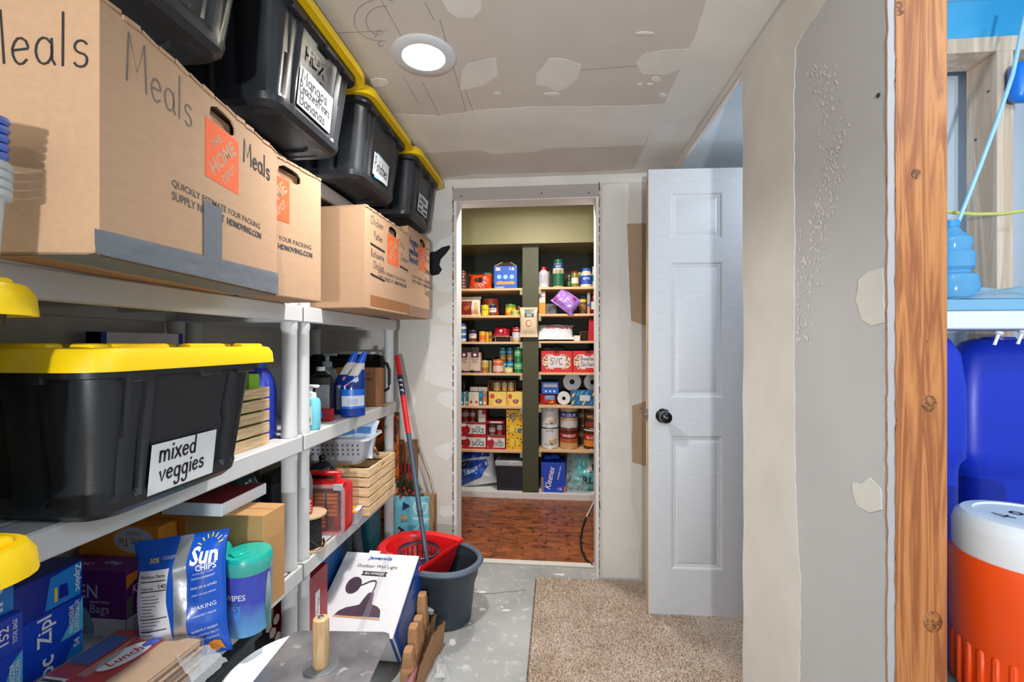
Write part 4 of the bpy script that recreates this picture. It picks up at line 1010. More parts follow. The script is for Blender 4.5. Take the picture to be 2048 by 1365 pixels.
# ---- behind the mixed veggies tote: crate, boxes, jug
SLAT = wood('pine_slat', (214, 178, 130), (236, 208, 166), (1, 1.2, 22), 3, .6)
def crate(name, label, loc, d, n, rz=0.0, handle=False, pitch=None, tilt=0.0):
    t = thing(name, label, 'crate', loc, 0, rot=Euler((tilt, 0, rz), 'XYZ')); gap = .006 if pitch is None else pitch
    h = (d[2] - gap * (n - 1)) / n; th = .010
    for i in range(n):
        z = i * (h + gap)
        for nm, (x0, x1, y0, y1) in {'slat': (d[0] - th, d[0], 0, d[1]), 'slat ': (0, th, 0, d[1]), ' slat': (th, d[0] - th, 0, th), ' slat ': (th, d[0] - th, d[1] - th, d[1])}.items():
            if handle and i == n - 1 and nm == 'slat':
                hp = ellipse(d[1] * .52, h * .52, .030, h * .26, 20)
                o = panel_hole(d[1], h, th, hp).build('slat', SLAT, t, smooth=False); o.location = (d[0], 0, z); continue
            G().span(x0, x1, y0, y1, z, z + h, .0012).build('slat', SLAT, t, smooth=False)
    for x in (th + .008, d[0] - th - .008):
        for y in (th + .008, d[1] - th - .008): G().box((x, y, d[2] / 2), (.015, .015, d[2] - .006)).build('corner_post', SLAT, t, smooth=False)
    G().span(th, d[0] - th, th, d[1] - th, 0.001, .007).build('floor_board', SLAT, t, smooth=False)
    return t
crate('slatted_crate', 'pale slatted wooden crate beside the mixed veggies tote on the middle shelf', (-1.10, 1.135, S3), (.225, .18, .172), 5, R(-1))
t, fr, nr, tp = carton('green_box', 'lime green box standing in the slatted crate', 'box', (-.945, 1.252, S3 + .0075), (.05, .045, .205), M((140, 200, 40), .5))
t, fr, nr, tp = carton('blue_box', 'bright blue box standing in the slatted crate', 'box', (-1.06, 1.155, S3 + .0075), (.10, .08, .245), M((40, 150, 225), .45))
lathe_thing('water_jug', 'large dark blue jug behind the grey post on the middle shelf', 'jug', (-.948, 1.372, S3 + .0005), [('body', [(.02, 0), (.049, .003), (.051, .012), (.051, .15), (.046, .185), (.030, .215), (.020, .228)], M((40, 58, 170), .3, coat=.3)), ('cap', [(.022, .225), (.022, .25), (.0005, .252)], M((36, 90, 200), .4))])
t, fr, nr, tp = carton('flat_white_box', 'flat white box with blue corners behind the mixed veggies lid', 'box', (-1.27, 1.115, S3 + .0005), (.045, .27, .335), M((224, 220, 216), .5), 0)
t.rotation_euler = (0, 0, 0)
for y in (0, .255): G().span(-.001, .0465, y, y + .015, .300, .3355).build('blue_corner', ZD, t, smooth=False)

# ================================================================== far unit, middle shelf
tl = M((120, 206, 220), .15, coat=.5, name='teal_soap')
t = lathe_thing('soap_bottle', 'small teal pump soap bottle at the near end of the far middle shelf', 'bottle', (-.866, 1.535, S3 + .0005), [('body', [(.01, 0), (.032, .001), (.034, .006), (.034, .095), (.030, .108), (.018, .114)], tl), ('collar', [(.019, .112), (.019, .130), (.006, .133), (.006, .146)], WHITE)], sy=.8)
G().box((.008, 0, .152), (.044, .014, .011), .004, seg=2).build('pump_head', WHITE, t); G().tube([(0, 0, .01), (.004, 0, .12)], .0025, 6).build('dip_tube', WHITE, t)
s = cyl(.0342, R(-55), .0); decal(t, 'label', s, -.028, .02, .0, .085, M((210, 232, 236), .4), 8, 1, 1, True); polydecal(t, 'printed_oval', s, ellipse(-.012, .038, .008, .014, 14), M((150, 96, 70), .5), 2)
BPK = M((34, 28, 26), .32, name='brown_black_plastic')
for x, y, z, lab in ((-.958, 1.775, S3, 'dark brown peroxide bottle behind the soap pump, in front'), (-1.055, 1.745, S3, 'dark brown peroxide bottle partly hidden by the post'), ):
    t = thing('peroxide_bottle', lab, 'bottle', (x, y, z + .0005), R(24), 'dark brown bottles')
    G().box((0, 0, .088), (.092, .056, .175), .016, seg=3).build('body', BPK, t); G().lathe([(.034, .172), (.018, .188), (.016, .196)], 20).build('shoulder', BPK, t)
    G().lathe([(.017, .192), (.017, .208), (.0005, .209)], 20).build('cap', WHITE, t)
    s = plane((0, -.0285, .088), (1, 0, 0), (0, 0, 1)); decal(t, 'label', s, -.018, -.055, .034, .048, M((176, 176, 180), .6))
    for i in range(11): decal(t, 'printed_line', s, -.014, .04 - i * .0085, .030 - .004 * (i % 3), .042 - i * .0085, M((110, 108, 112), .6), 1, 1, 2)
    lettering(t, 'HYDROGEN', s, TXW, w=.03, at=(-.02, -.066), bold=0)
CL2 = clear('clear_bottle', (225, 235, 238), .3, .1)
t = lathe_thing('pump_bottle', 'clear pump bottle behind the dark bottles', 'bottle', (-1.015, 1.935, S3 + .0005), [('body', [(.02, 0), (.045, .002), (.046, .02), (.046, .15), (.038, .185), (.018, .20)], CL2), ('collar', [(.020, .198), (.020, .222), (.009, .226), (.009, .248)], CLEARP)])
G().box((.014, 0, .254), (.06, .018, .012), .004, seg=2).build('pump_head', CLEARP, t); G().tube([(0, 0, .01), (0, 0, .2)], .003, 6).build('dip_tube', WHITE, t)
# toilet cleaner bottles
CLB = two_tone('cleaner_blue', (10, 40, 110), (20, 66, 170), 3, .12)
for x, y, rz, lab in ((-.845, 1.825, R(24), 'blue toilet cleaner bottle with white label, in front'), (-.918, 1.90, R(14), 'blue toilet cleaner bottle turned to its back label')):
    t = thing('cleaner_bottle', lab, 'bottle', (x, y, S3 + .0005), rz, 'toilet cleaner bottles')
    def prof(zz): return .049 * (1 if zz < .125 else 1 - .45 * ((zz - .125) / .075) ** 1.2)
    rings = []
    for zz in (0, .004, .02, .06, .10, .125, .15, .175, .195):
        r = prof(zz) * (.85 if zz == 0 else 1); off = 0 if zz < .125 else (zz - .125) * .28
        rings.append([(off + r * math.cos(a), .62 * r * math.sin(a), zz) for a in [2 * math.pi * i / 28 for i in range(28)]])
    G().loft(rings).build('body', CLB, t)
    r2 = []
    for zz, r, off in ((.170, .034, .010), (.205, .024, .022), (.225, .017, .030)): r2.append([(off + r * math.cos(a), .7 * r * math.sin(a), zz) for a in [2 * math.pi * i / 24 for i in range(24)]])
    G().loft(r2).build('shoulder', M((214, 206, 196), .4), t)
    r3 = []
    for zz, r, off in ((.222, .0175, .029), (.24, .0165, .035), (.262, .011, .045), (.268, .009, .048)): r3.append([(off + r * math.cos(a), r * math.sin(a), zz) for a in [2 * math.pi * i / 20 for i in range(20)]])
    G().loft(r3).build('cap', M((20, 92, 214), .35, coat=.3), t)
    e = lambda x, y, k=1.0: Vector((.0495 * math.sin(x / .0495), -.62 * .0495 * math.cos(x / .0495) - .0006 * k, y))
    if rz > R(20):
        decal(t, 'label_fade', e, -.055, .035, .055, .115, M((30, 110, 215), .3), 20, 1, 1.0, True); decal(t, 'label', e, -.055, .045, .055, .088, M((214, 220, 236), .4), 20, 1, 1.6, True); decal(t, 'printed_box', e, -.022, .052, .02, .076, M((190, 196, 222), .4), 8, 1, 2.2, True)
        polydecal(t, 'printed_banner', e, [(-.04, .128), (.02, .168), (.024, .150), (-.036, .114)], M((190, 205, 226), .4), 3); lettering(t, '2in1', e, RED, w=.022, at=(-.024, .134), ang=.5, k=4)
    else:
        decal(t, 'label', e, -.03, .02, .032, .125, M((170, 182, 214), .4), 12, 1, 1.2, True)
        for i in range(12): decal(t, 'printed_line', e, -.026, .025 + i * .0078, .026 - .006 * (i % 3), .0275 + i * .0078, M((96, 112, 160), .5), 6, 1, 2)
        polydecal(t, 'printed_oval', e, ellipse(.01, .152, .012, .010, 14), RED, 4)
t, fr, nr, tp = carton('small_red_box', 'small red box with blue oval logo behind the soap bottle', 'box', (-.955, 1.69, S3 + .0005), (.082, .028, .046), RED, R(8))
polydecal(t, 'printed_oval', nr, ellipse(-.012, .025, .024, .019, 20), ZB); lettering(t, 'Great\nValue', nr, TXW, w=.034, h=.024, at=(-.012, .025), ang=R(180), k=2.5)
# brown carton with handling print and griddle behind
t, fr, nr, tp = carton('small_carton', 'brown carton printed BELOW 90 F on the far middle shelf', 'box', (-1.072, 2.115, S3 + .0005), (.205, .085, .185), M((176, 122, 80), .8, var=.08, name='carton_brown'), R(1))
lettering(t, "BELOW 90°F", nr, M((70, 50, 36), .7), w=.115, h=.013, at=(.02, .155), bold=.02); lettering(t, '502351', nr, M((60, 44, 34), .7), w=.07, h=.013, at=(.048, .132), bold=.04)
for i in range(3): decal(t, 'printed_line', nr, -.04, .012 + i * .006, .05, .0145 + i * .006, M((90, 62, 44), .7))
lettering(t, '1GTA56', fr, M((70, 50, 36), .7), w=.04, at=(0, .095), ang=R(90))
G().span(.2045, .208, .085, .112, 0, .18).build('side_flap', CARD_D, t, smooth=False); G().hexa([(.205, 0, .0), (.205, .08, .0), (.265, .08, .008), (.265, 0, .008), (.205, 0, .003), (.205, .08, .003), (.265, .08, .011), (.265, 0, .011)]).build('bottom_flap', CARD, t, smooth=False)
gr = thing('griddle', 'black rectangular griddle leaning behind the carton', 'griddle', (-1.262, 2.226, S3 + .001), 0, rot=Euler((R(-4), 0, R(0)), 'XYZ'))
GB = M((22, 24, 28), .4, .3, name='cast_black')
def rr3(w, h, r, y, cx, cz): return [(cx + x, y, cz + z) for x, z in resample(rrect(w, h, r), 48)]
G().loft([rr3(.40, .245, .03, 0, .19, .125), rr3(.40, .245, .03, .012, .19, .125)], True, True).build('plate', GB, gr)
G().loft([rr3(.40, .245, .03, -.012, .19, .125), rr3(.40, .245, .03, .001, .19, .125), rr3(.37, .215, .02, .001, .19, .125), rr3(.375, .22, .022, -.012, .19, .125), rr3(.40, .245, .03, -.012, .19, .125)], False, False).build('rim', GB, gr)
G().tube([(.386, -.004, .205), (.405, -.004, .20), (.418, -.004, .17), (.420, -.004, .10), (.416, -.004, .075), (.40, -.004, .065), (.386, -.004, .065)], .007, 10).build('handle', GB, gr)
t, fr, nr, tp = carton('pale_box', 'pale box edge showing above the griddle against the wall', 'box', (-1.12, 2.255, S3 + .0005), (.22, .03, .262), M((214, 210, 204), .6))
# ================================================================== far unit, lower shelf
# transparent-lidded red battery case
bc = thing('battery_case', 'red battery case with clear door full of orange batteries', 'case', (-.803, 1.662, S2 + .0005), R(3))
CR = M((206, 22, 30), .35, coat=.3, name='case_red')
bw, bh, bd = .275, .190, .078
# shallow tray open to the viewer (-y side), local x width, y depth, z height
def shell(g, w, h, d, t, r=.02):
    o = resample(rrect(w, h, r), 48); i = resample(rrect(w - 2 * t, h - 2 * t, r * .7), 48)
    R3 = lambda p, y: [(x + w / 2 - w, y, z + h / 2) for x, z in p]
    g.loft([R3(o, d), R3(o, 0), R3(i, 0), R3(i, d - t)], True, True)
g = G(); shell(g, bw, bh, bd, .008); g.build('tray', CR, bc, ang=30)
G().span(-.262, -.030, .02, .045, bh + .030, bh + .046, .006).build('handle_bar', CR, bc)
hb = bc.children[-1]; hb.location = (.0, 0, 0)
for x in (-.252, -.040): G().box((x, .032, bh + .018), (.020, .024, .040), .005).build('handle_post', CR, bc)
G().span(-bw + .004, -.004, -.006, -.004, .004, bh - .004).build('door', clear('case_clear', (252, 246, 246), .035, .06), bc)
o = resample(rrect(bw + .004, bh + .004, .022), 48); i = resample(rrect(bw - .02, bh - .02, .016), 48)
G().loft([[(x - bw / 2, -.002, z + bh / 2) for x, z in o], [(x - bw / 2, -.009, z + bh / 2) for x, z in o], [(x - bw / 2, -.009, z + bh / 2) for x, z in i], [(x - bw / 2, -.002, z + bh / 2) for x, z in i], [(x - bw / 2, -.002, z + bh / 2) for x, z in o]], False, False).build('door_rim', clear('rim_clear', (244, 240, 242), .22, .1), bc)
lt = G().box((-.020, .02, bh + .006), (.038, .05, .014), .005, seg=2).build('latch', CR, bc); G().box((-.020, -.012, bh - .004), (.036, .008, .024), .002).build('latch_clip', CLEARP, lt)
BO = M((236, 132, 24), .3, .3, name='battery_orange'); BK = M((30, 26, 24), .35, name='battery_black')
bo_m = G().lathe([(.0066, 0), (.0066, .041)], 14, mx=Matrix.Rotation(R(90), 4, 'Y')).mesh('wrap'); bo_m.materials.append(BO); bo_m.polygons.foreach_set('use_smooth', [True] * len(bo_m.polygons)); bo_m.set_sharp_from_angle(angle=R(40))
bk_m = G().lathe([(.0003, -.0085), (.0024, -.0085), (.0024, -.007), (.0068, -.007), (.0068, .0005)], 14, mx=Matrix.Rotation(R(90), 4, 'Y')).mesh('terminal'); bk_m.materials.append(BK)
bt_m = G().lathe([(.0068, .0405), (.0068, .0425), (.002, .043)], 14, mx=Matrix.Rotation(R(90), 4, 'Y')).mesh('end_cap'); bt_m.materials.append(TIN)
cols = [(-.078, 0, 6), (-.128, 0, 9), (-.178, 0, 9), (-.228, 0, 9)]
nb = 0
for cx, r0, rn in cols:
    for r in range(rn):
        b = thing('battery', 'x', 'battery', (bc.location.x, bc.location.y, bc.location.z), bc.rotation_euler.z, 'orange batteries in the red case')
        b['label'] = '%s orange battery from the top, %s column in the red case' % (['topmost', 'second', 'third', 'fourth', 'fifth', 'sixth', 'seventh', 'eighth', 'lowest'][r], ['rightmost', 'second from right', 'third from right', 'leftmost'][cols.index((cx, r0, rn))])
        loc = Matrix.Translation(bc.location) @ bc.rotation_euler.to_matrix().to_4x4() @ Vector((cx + .006, .012, bh - .040 - r * .0152))
        b.location = loc
        for nm, me in (('wrap', bo_m), ('terminal', bk_m), ('end_cap', bt_m)):
            o = bpy.data.objects.new(nm, me); COL.objects.link(o); o.parent = b
for z in (.02, .07, .12): G().span(-.03, -.012, .03, .06, z, z + .03).build('rib', CR, bc, smooth=False)

# cable spool with black cord, red and grey can on top
sp = thing('cable_spool', 'wooden spool of black cord at the front of the lower shelf', 'spool', (-.884, 1.548, S2 + .0005))
MDF = M((200, 168, 134), .8, name='fibreboard')
for z in (0, .118): G().lathe([(.0145, z), (.062, z), (.062, z + .006), (.0145, z + .006)], 36).build('flange', MDF, sp)
G().lathe([(.024, .006), (.024, .118)], 20).build('core', MDF, sp)
pts = []
for i in range(14 * 20): pts.append((.042 * math.cos(i * 2 * math.pi / 20), .042 * math.sin(i * 2 * math.pi / 20), .010 + .0075 * i / 20))
G().tube(pts, .0046, 6).build('cord', M((22, 24, 28), .55, name='cord_black'), sp)
G().lathe([(.037, .006), (.037, .116)], 20).build('cord_inner', M((22, 24, 28), .55, name='cord_black'), sp)
G().tube([(.03, -.035, .04), (.055, -.03, .02), (.058, .0, .011), (.045, .03, .010), (.03, .05, .012)], .0035, 6).build('cord_end', M((22, 24, 28), .55, name='cord_black'), sp)
fc = lathe_thing('spray_can', 'grey and red can standing on the cord spool', 'can', (-.900, 1.540, S2 + .1255), [('body', [(.03, 0), (.033, .003), (.033, .115), (.030, .13), (.022, .135)], M((96, 100, 108), .35)), ('red_band', [(.0336, .004), (.0336, .058)], RED), ('cap', [(.028, .13), (.028, .142), (.02, .146), (.0005, .147)], M((120, 124, 130), .4))])
s = cyl(.0338, R(-40), 0); lettering(fc, 'PREP', s, TXW, w=.04, h=.016, at=(0, .044), k=2); [decal(fc, 'printed_line', s, -.02, .012 + i * .009, .02, .016 + i * .009, TXW, 6, 1, 2) for i in range(3)]
lathe_thing('insulated_bottle', 'black insulated bottle between the two shelving units', 'bottle', (-.985, 1.50, S2 + .0005), [('body', [(.03, 0), (.036, .004), (.036, .22), (.030, .245)], M((44, 50, 60), .35)), ('cap', [(.029, .244), (.029, .275), (.0005, .28)], DBK)])

# clear organiser with orange blades
t, fr, nr, tp = carton('blade_pack', 'small clear blade pack with orange card at the shelf edge', 'pack', (-.868, 1.765, S2 + .0005), (.065, .075, .042), clear('pack_clear', (225, 230, 236), .45, .15), R(8))
G().span(0, .065, 0, .075, .0425, .0465).build('card', M((240, 160, 40), .5), t, smooth=False); G().span(.045, .067, .015, .074, .0468, .0485).build('price_label', PAPER, t, smooth=False)
for i in range(4): G().span(.006, .06, .006 + i * .018, .012 + i * .018, .004, .036).build('blade', M((70, 84, 110), .3, .6), t, smooth=False)

# pine crate with hand hole, white basket in it
crate('pine_crate', 'pine crate with oval hand hole at the far end of the lower shelf', (-1.05, 1.857, S2 + .0005), (.262, .31, .198), 5, R(0), True, .007)
PB = M((205, 208, 212), .4, name='basket_white')
bk = thing('plastic_basket', 'translucent white plastic basket tilted on the pine crate', 'basket', (-.985, 1.99, S2 + .1995), 0, rot=Euler((R(0), R(0), R(4)), 'XYZ'))
BKM = clear('basket_plastic', (228, 232, 236), .62, .3)
ro = lambda w, l, z, r=.03: [(x, y, z) for x, y in resample(rrect(w, l, r), 72)]
G().loft([ro(.24, .16, 0), ro(.27, .185, .02), ro(.30, .205, .115), ro(.33, .23, .118), ro(.335, .235, .108), ro(.325, .225, .108), ro(.297, .202, .111), ro(.265, .18, .022), ro(.235, .155, .004)], True, True).build('tub', BKM, bk)
g = G()
for i in range(12):
    for j in range(3): g.box((-.12 + i * .022, -.103 + .004 * (j - 1) * -1, .05 + j * .02), (.006, .004, .008))
g.build('perforation', M((90, 94, 100), .6), bk, smooth=False, kind='stuff')
for i, (x, y, lab, c, rzz) in enumerate([(-.055, -.02, 'white and blue plastic pouch upright in the basket, on the left', (214, 222, 232), 6), (.035, .02, 'white and blue plastic pouch leaning in the basket, on the right', (206, 218, 234), 16)]):
    b_ = thing('supply_pouch', lab, 'pouch', (-.90 + x * .6, 1.975 + y, S2 + .305), 0, 'pouches in the basket', rot=(Matrix.Rotation(R(38), 4, 'Z') @ Matrix.Rotation(R(74), 4, 'X') @ Matrix.Rotation(R(-rzz), 4, 'Z')).to_euler())
    o, bs2 = bag('pouch', b_, .125, .175, .024, M(c, .25, coat=.4), 14, 18, seal=.008, wr=.005, seed=10 + i)
    polydecal(b_, 'printed_panel', bs2, [(-.045, -.06), (.03, -.05), (.045, .0), (-.02, -.02)], ZB, 3); polydecal(b_, 'printed_panel', bs2, [(-.04, .01), (.035, .02), (.03, .05), (-.035, .04)], M((70, 130, 200), .4), 3)
b_ = thing('orange_tool', 'orange handled tool in the white basket', 'tool', (-.862, 2.03, S2 + .285), 0, rot=Euler((R(15), R(-25), 0), 'XYZ')); G().tube([(0, 0, -.05), (.005, 0, 0), (-.004, 0, .05)], .009, 8).build('handle', ORG, b_); G().box((0, 0, -.065), (.012, .006, .04)).build('blade', STEEL, b_)
# orange ruled roll, green enamel kettle
rl = thing('orange_towel_roll', 'rolled orange cloth tied with black cord near the basket', 'cloth', (-1.075, 2.0, S2 + .262), 0, rot=Euler((0, R(90), R(18)), 'XYZ'))
G().lathe([(.01, -.09), (.045, -.088), (.05, -.05), (.052, 0), (.05, .05), (.045, .088), (.01, .09)], 24).build('roll', M((196, 84, 44), .9, bump=.4, bscale=60), rl)
for z in (-.045, .03): G().lathe([(.0535, z), (.0545, z + .002), (.0535, z + .004)], 24, cap0=False, cap1=False).build('cord', BK, rl)
bxs, fr, nr, tp = carton('tin_box', 'dark green tin box beside the pine crate, deep on the shelf', 'box', (-1.275, 1.86, S2 + .0005), (.19, .13, .160), M((34, 84, 50), .5))
lathe_thing('kettle', 'dark green enamel pot with knobbed lid beside the pine crate', 'pot', (-.965, 1.798, S2 + .0005), [('body', [(.04, 0), (.047, .004), (.048, .16), (.049, .20), (.051, .205)], DG), ('lid', [(.052, .204), (.050, .218), (.035, .236), (.012, .244), (.010, .250)], DG), ('knob', [(.010, .249), (.014, .256), (.012, .268), (.0005, .270)], BK)])
lathe_thing('valve_bottle', 'small white bottle with black cap behind the case handle', 'bottle', (-1.075, 1.79, S2 + .0005), [('body', [(.02, 0), (.028, .003), (.028, .19), (.014, .215)], M((190, 194, 198), .3)), ('cap', [(.016, .214), (.016, .245), (.0005, .247)], BK)])
t, fr, nr, tp = carton('picture_card', 'printed card box leaning at the back of the far lower shelf', 'box', (-1.27, 1.62, S2 + .0005), (.05, .15, .30), M((90, 84, 66), .6)); lettering(t, 'LOCK', fr, YLW, w=.08, at=(0, .22))
# dark tinsel tree bundle in the back corner
tn = thing('tinsel_bundle', 'dark tinsel greenery bundle hanging in the back corner of the far unit', 'decoration', (-1.06, 2.375, S2))
rnd = random.Random(4); g = G()
for i in range(900):
    a = rnd.uniform(0, 6.28); r = .16 * rnd.random() ** .6; x, y, z = r * math.cos(a) * .95, .045 * rnd.uniform(-1, 1), rnd.uniform(-.3, .38)
    dx, dy, dz = rnd.uniform(-.02, .02), rnd.uniform(-.01, .01), rnd.uniform(-.02, .02)
    g.add([(x, y, z), (x + .003, y, z + .003), (x + dx, y + dy, z + dz)], [(0, 1, 2)])
g.build('needles', M((24, 40, 34), .4, var=.3), tn, smooth=False, fix=False, kind='stuff')
G().tube([(0, 0, -.52), (0.01, 0, 0), (0, 0, .36)], .012, 8).build('stem', M((40, 34, 28), .8), tn)
g = G()
for i in range(40):
    x, z = rnd.uniform(-.14, .14), rnd.uniform(-.05, .36); g.box((x, -.05, z), (.004, .003, rnd.uniform(.006, .014)))
g.build('glitter', M((200, 206, 210), .2, .8), tn, smooth=False, kind='stuff')

# ================================================================== FLOOR
# spin mop bucket
mb = thing('mop_bucket', 'dark grey oval mop bucket with red wringer insert', 'bucket', (-.588, 2.075, 0), R(-22))
BG = M((52, 62, 72), .42, bump=.08, bscale=300, name='bucket_grey')
def ov(a, b, z, dx=0.0, n=56): return [(dx + a * math.copysign(abs(math.cos(t)) ** .85, math.cos(t)), b * math.copysign(abs(math.sin(t)) ** .85, math.sin(t)), z) for t in [2 * math.pi * i / n for i in range(n)]]
G().loft([ov(.195, .118, .001), ov(.205, .126, .004), ov(.222, .140, .16), ov(.232, .148, .195), ov(.236, .152, .2), ov(.242, .158, .262), ov(.236, .152, .262), ov(.228, .145, .20), ov(.2, .122, .012)], True, True).build('tub', BG, mb)
G().loft([ov(.244, .160, .252), ov(.258, .174, .256), ov(.262, .178, .264), ov(.256, .172, .274), ov(.240, .156, .276), ov(.234, .150, .268)], False, False).build('rim', M((84, 98, 112), .4, name='rim_slate'), mb)
# red wringer: covers the left part with a sloped bowl
RB = M((222, 22, 26), .35, coat=.25, name='wringer_red')
def half(a, b, z, cut, n=56):
    out = []
    for x, y, zz in ov(a, b, z, 0, n): out.append((min(x, cut), y, zz))
    return out
G().loft([half(.262, .178, .272, .075), half(.266, .182, .286, .078), half(.255, .170, .296, .075), half(.225, .140, .290, .07), half(.20, .118, .21, .06), half(.15, .09, .16, .045)], False, True).build('wringer', RB, mb)
wr_ = mb.children[-1]
G().lathe([(.098, .0), (.104, .012), (.100, .016)], 36, (-.065, 0, .262), cap0=False, cap1=False, sy=.9).build('basket_ring', M((60, 70, 82), .4), wr_)
for i in range(22):
    a = 2 * math.pi * i / 22; G().box((-.065 + .090 * math.cos(a), .081 * math.sin(a), .225), (.007, .006, .075), .002, Matrix.Rotation(a, 4, 'Z')).build('basket_bar', M((60, 70, 82), .4), wr_, smooth=False)
G().lathe([(.0005, .0), (.085, .001), (.085, .004)], 30, (-.065, 0, .19), sy=.9).build('basket_floor', M((50, 58, 68), .4), wr_)
# mop pole
P0, P1 = atD(866, 1158, 1.93), Vector((-.842, 2.345, 1.185)); 
P0 = Vector((-.560, 1.985, .18)); 
mp = thing('mop', 'mop with red and grey telescopic pole leaning on the shelf', 'mop', P0)
dv_ = P1 - P0
pt = lambda f: tuple(dv_ * f)
MG = M((86, 102, 120), .3, .5, name='pole_grey'); MR = M((214, 26, 32), .35, coat=.3, name='pole_red')
G().tube([pt(0), pt(.26)], .0105, 14).build('lower_pole', MG, mp); G().tube([pt(.26), pt(.275), pt(.285)], .013, 14).build('joint', M((60, 72, 86), .4), mp)
G().tube([pt(.285), pt(.62)], .012, 14).build('middle_pole', MG, mp); G().tube([pt(.62), pt(.80)], .0135, 14).build('grip', MR, mp)
G().tube([pt(.80), pt(.90)], .0138, 14).build('label_sleeve', M((24, 40, 70), .4), mp); G().tube([pt(.90), pt(1.0)], .0135, 14).build('upper_grip', MR, mp)
for f in (.825, .85, .875):
    q = Vector(pt(f)) + Vector((.004, -.0128, 0)); G().lathe([(.009, 0), (.009, .001), (.0005, .0012)], 14, q, Matrix.Rotation(R(90), 4, 'X')).build('badge', PAPER, mp)
G().lathe([(.07, -.10), (.075, -.08), (.05, -.05), (.015, -.03), (.012, .0)], 20).build('mop_head', M((190, 194, 198), .95, bump=.8, bscale=60), mp)

# wall light carton, tilted
phi = R(30); LBt, LBl, LBw = .165, .335, .325
c_near = Vector((-.588, 1.612, 0)); 
lb_ = thing('light_fixture_box', 'white and blue outdoor wall light box tilted against the bucket', 'box', (-.590 - LBw, 1.612 + LBt * math.sin(phi) * 0, .178 - LBt * math.cos(phi)), 0, rot=Euler((phi, 0, R(-2)), 'XYZ'))
lb_.location = Vector((-.590 - LBw, 1.612, .178)) - Vector((0, -math.sin(phi), math.cos(phi))) * LBt
WB = M((232, 232, 236), .3, coat=.3, name='gloss_box_white'); BLB = M((30, 84, 172), .35, coat=.2, name='gloss_box_blue')
G().span(0, LBw, 0, LBl, 0, LBt, .0015).build('carton', WB, lb_, ang=30)
tp = plane((LBw / 2, LBl / 2, LBt), (1, 0, 0), (0, 1, 0), .0006)
lettering(lb_, 'Jewenwils', tp, BLB, w=.105, h=.021, at=(.0, .142), bold=.03, shear=.2); lettering(lb_, 'Outdoor Wall Light', tp, TXB, w=.175, h=.019, at=(.0, .105), bold=.005)
polydecal(lb_, 'printed_banner', tp, [(-.055, .064), (.055, .064), (.049, .074), (.055, .084), (-.055, .084), (-.049, .074)], TXB, 1); lettering(lb_, 'SKU: HOWL02D', tp, TXW, w=.085, h=.011, at=(0, .074), k=3)
BZ = M((92, 72, 92), .35, .3, name='bronze_print'); BZD = M((70, 54, 68), .4)
polydecal(lb_, 'printed_lamp_shade', tp, [(-.095, -.102), (-.085, -.085), (-.062, -.070), (-.035, -.062), (-.012, -.055), (-.004, -.032), (.005, -.010), (.012, -.004), (.03, -.004), (.034, -.03), (.038, -.050), (.065, -.058), (.080, -.070), (.086, -.09), (.088, -.098)], BZ, 1)
decal(lb_, 'printed_lamp_rim', tp, -.097, -.107, .09, -.101, M((206, 160, 120), .5), 1, 1, 2)
polydecal(lb_, 'printed_lamp_plate', tp, ellipse(-.068, .020, .031, .036, 26), BZ, 1); polydecal(lb_, 'printed_lamp_plate', tp, ellipse(-.062, .022, .026, .032, 26), BZD, 2)
P = [(-.055, .018), (-.03, .024), (-.005, .040), (.012, .045), (.022, .040), (.025, .020), (.022, -.004)]
for a, b in zip(P[:-1], P[1:]):
    dx, dy = b[0] - a[0], b[1] - a[1]; L = math.hypot(dx, dy); ex, ey = -dy / L * .003, dx / L * .003
    polydecal(lb_, 'printed_lamp_arm', tp, [(a[0] - ex, a[1] - ey), (b[0] - ex, b[1] - ey), (b[0] + ex, b[1] + ey), (a[0] + ex, a[1] + ey)], BZD, 3)
for i in range(5): polydecal(lb_, 'printed_lamp_grille', tp, [(-.014 + i * .007, -.09), (-.010 + i * .007, -.09), (.006 + i * .005, -.02), (.003 + i * .005, -.02)], BZD, 3)
sd = plane((LBw, LBl / 2, LBt / 2), (0, 1, 0), (0, 0, 1), .0006)
decal(lb_, 'printed_side', sd, -LBl / 2 + .012, -LBt / 2, LBl / 2, LBt / 2 - .006, BLB, 1, 1, 1)
for i in range(9): decal(lb_, 'printed_line', sd, -.13 + .004 * (i % 3), -.06 + i * .013, .05 + .03 * math.sin(i), -.055 + i * .013, M((150, 160, 180), .5), 1, 1, 2)
sd2 = plane((0, LBl / 2, LBt / 2), (0, -1, 0), (0, 0, 1), .0006); decal(lb_, 'printed_side', sd2, -LBl / 2, -LBt / 2, LBl / 2, LBt / 2, BLB)
nrp = plane((LBw / 2, 0, LBt / 2), (1, 0, 0), (0, 0, 1), .0006); decal(lb_, 'printed_edge', nrp, LBw / 2 - .012, -LBt / 2, LBw / 2, LBt / 2, BLB)
G().span(.10, .15, LBl, LBl + .012, LBt - .003, LBt - .001).build('tab', WB, lb_, smooth=False)
decal(lb_, 'packing_tape', tp, .02, -.17, .045, .172, clear('tape_shine', (245, 245, 248), .1, .05), 1, 1, 4)
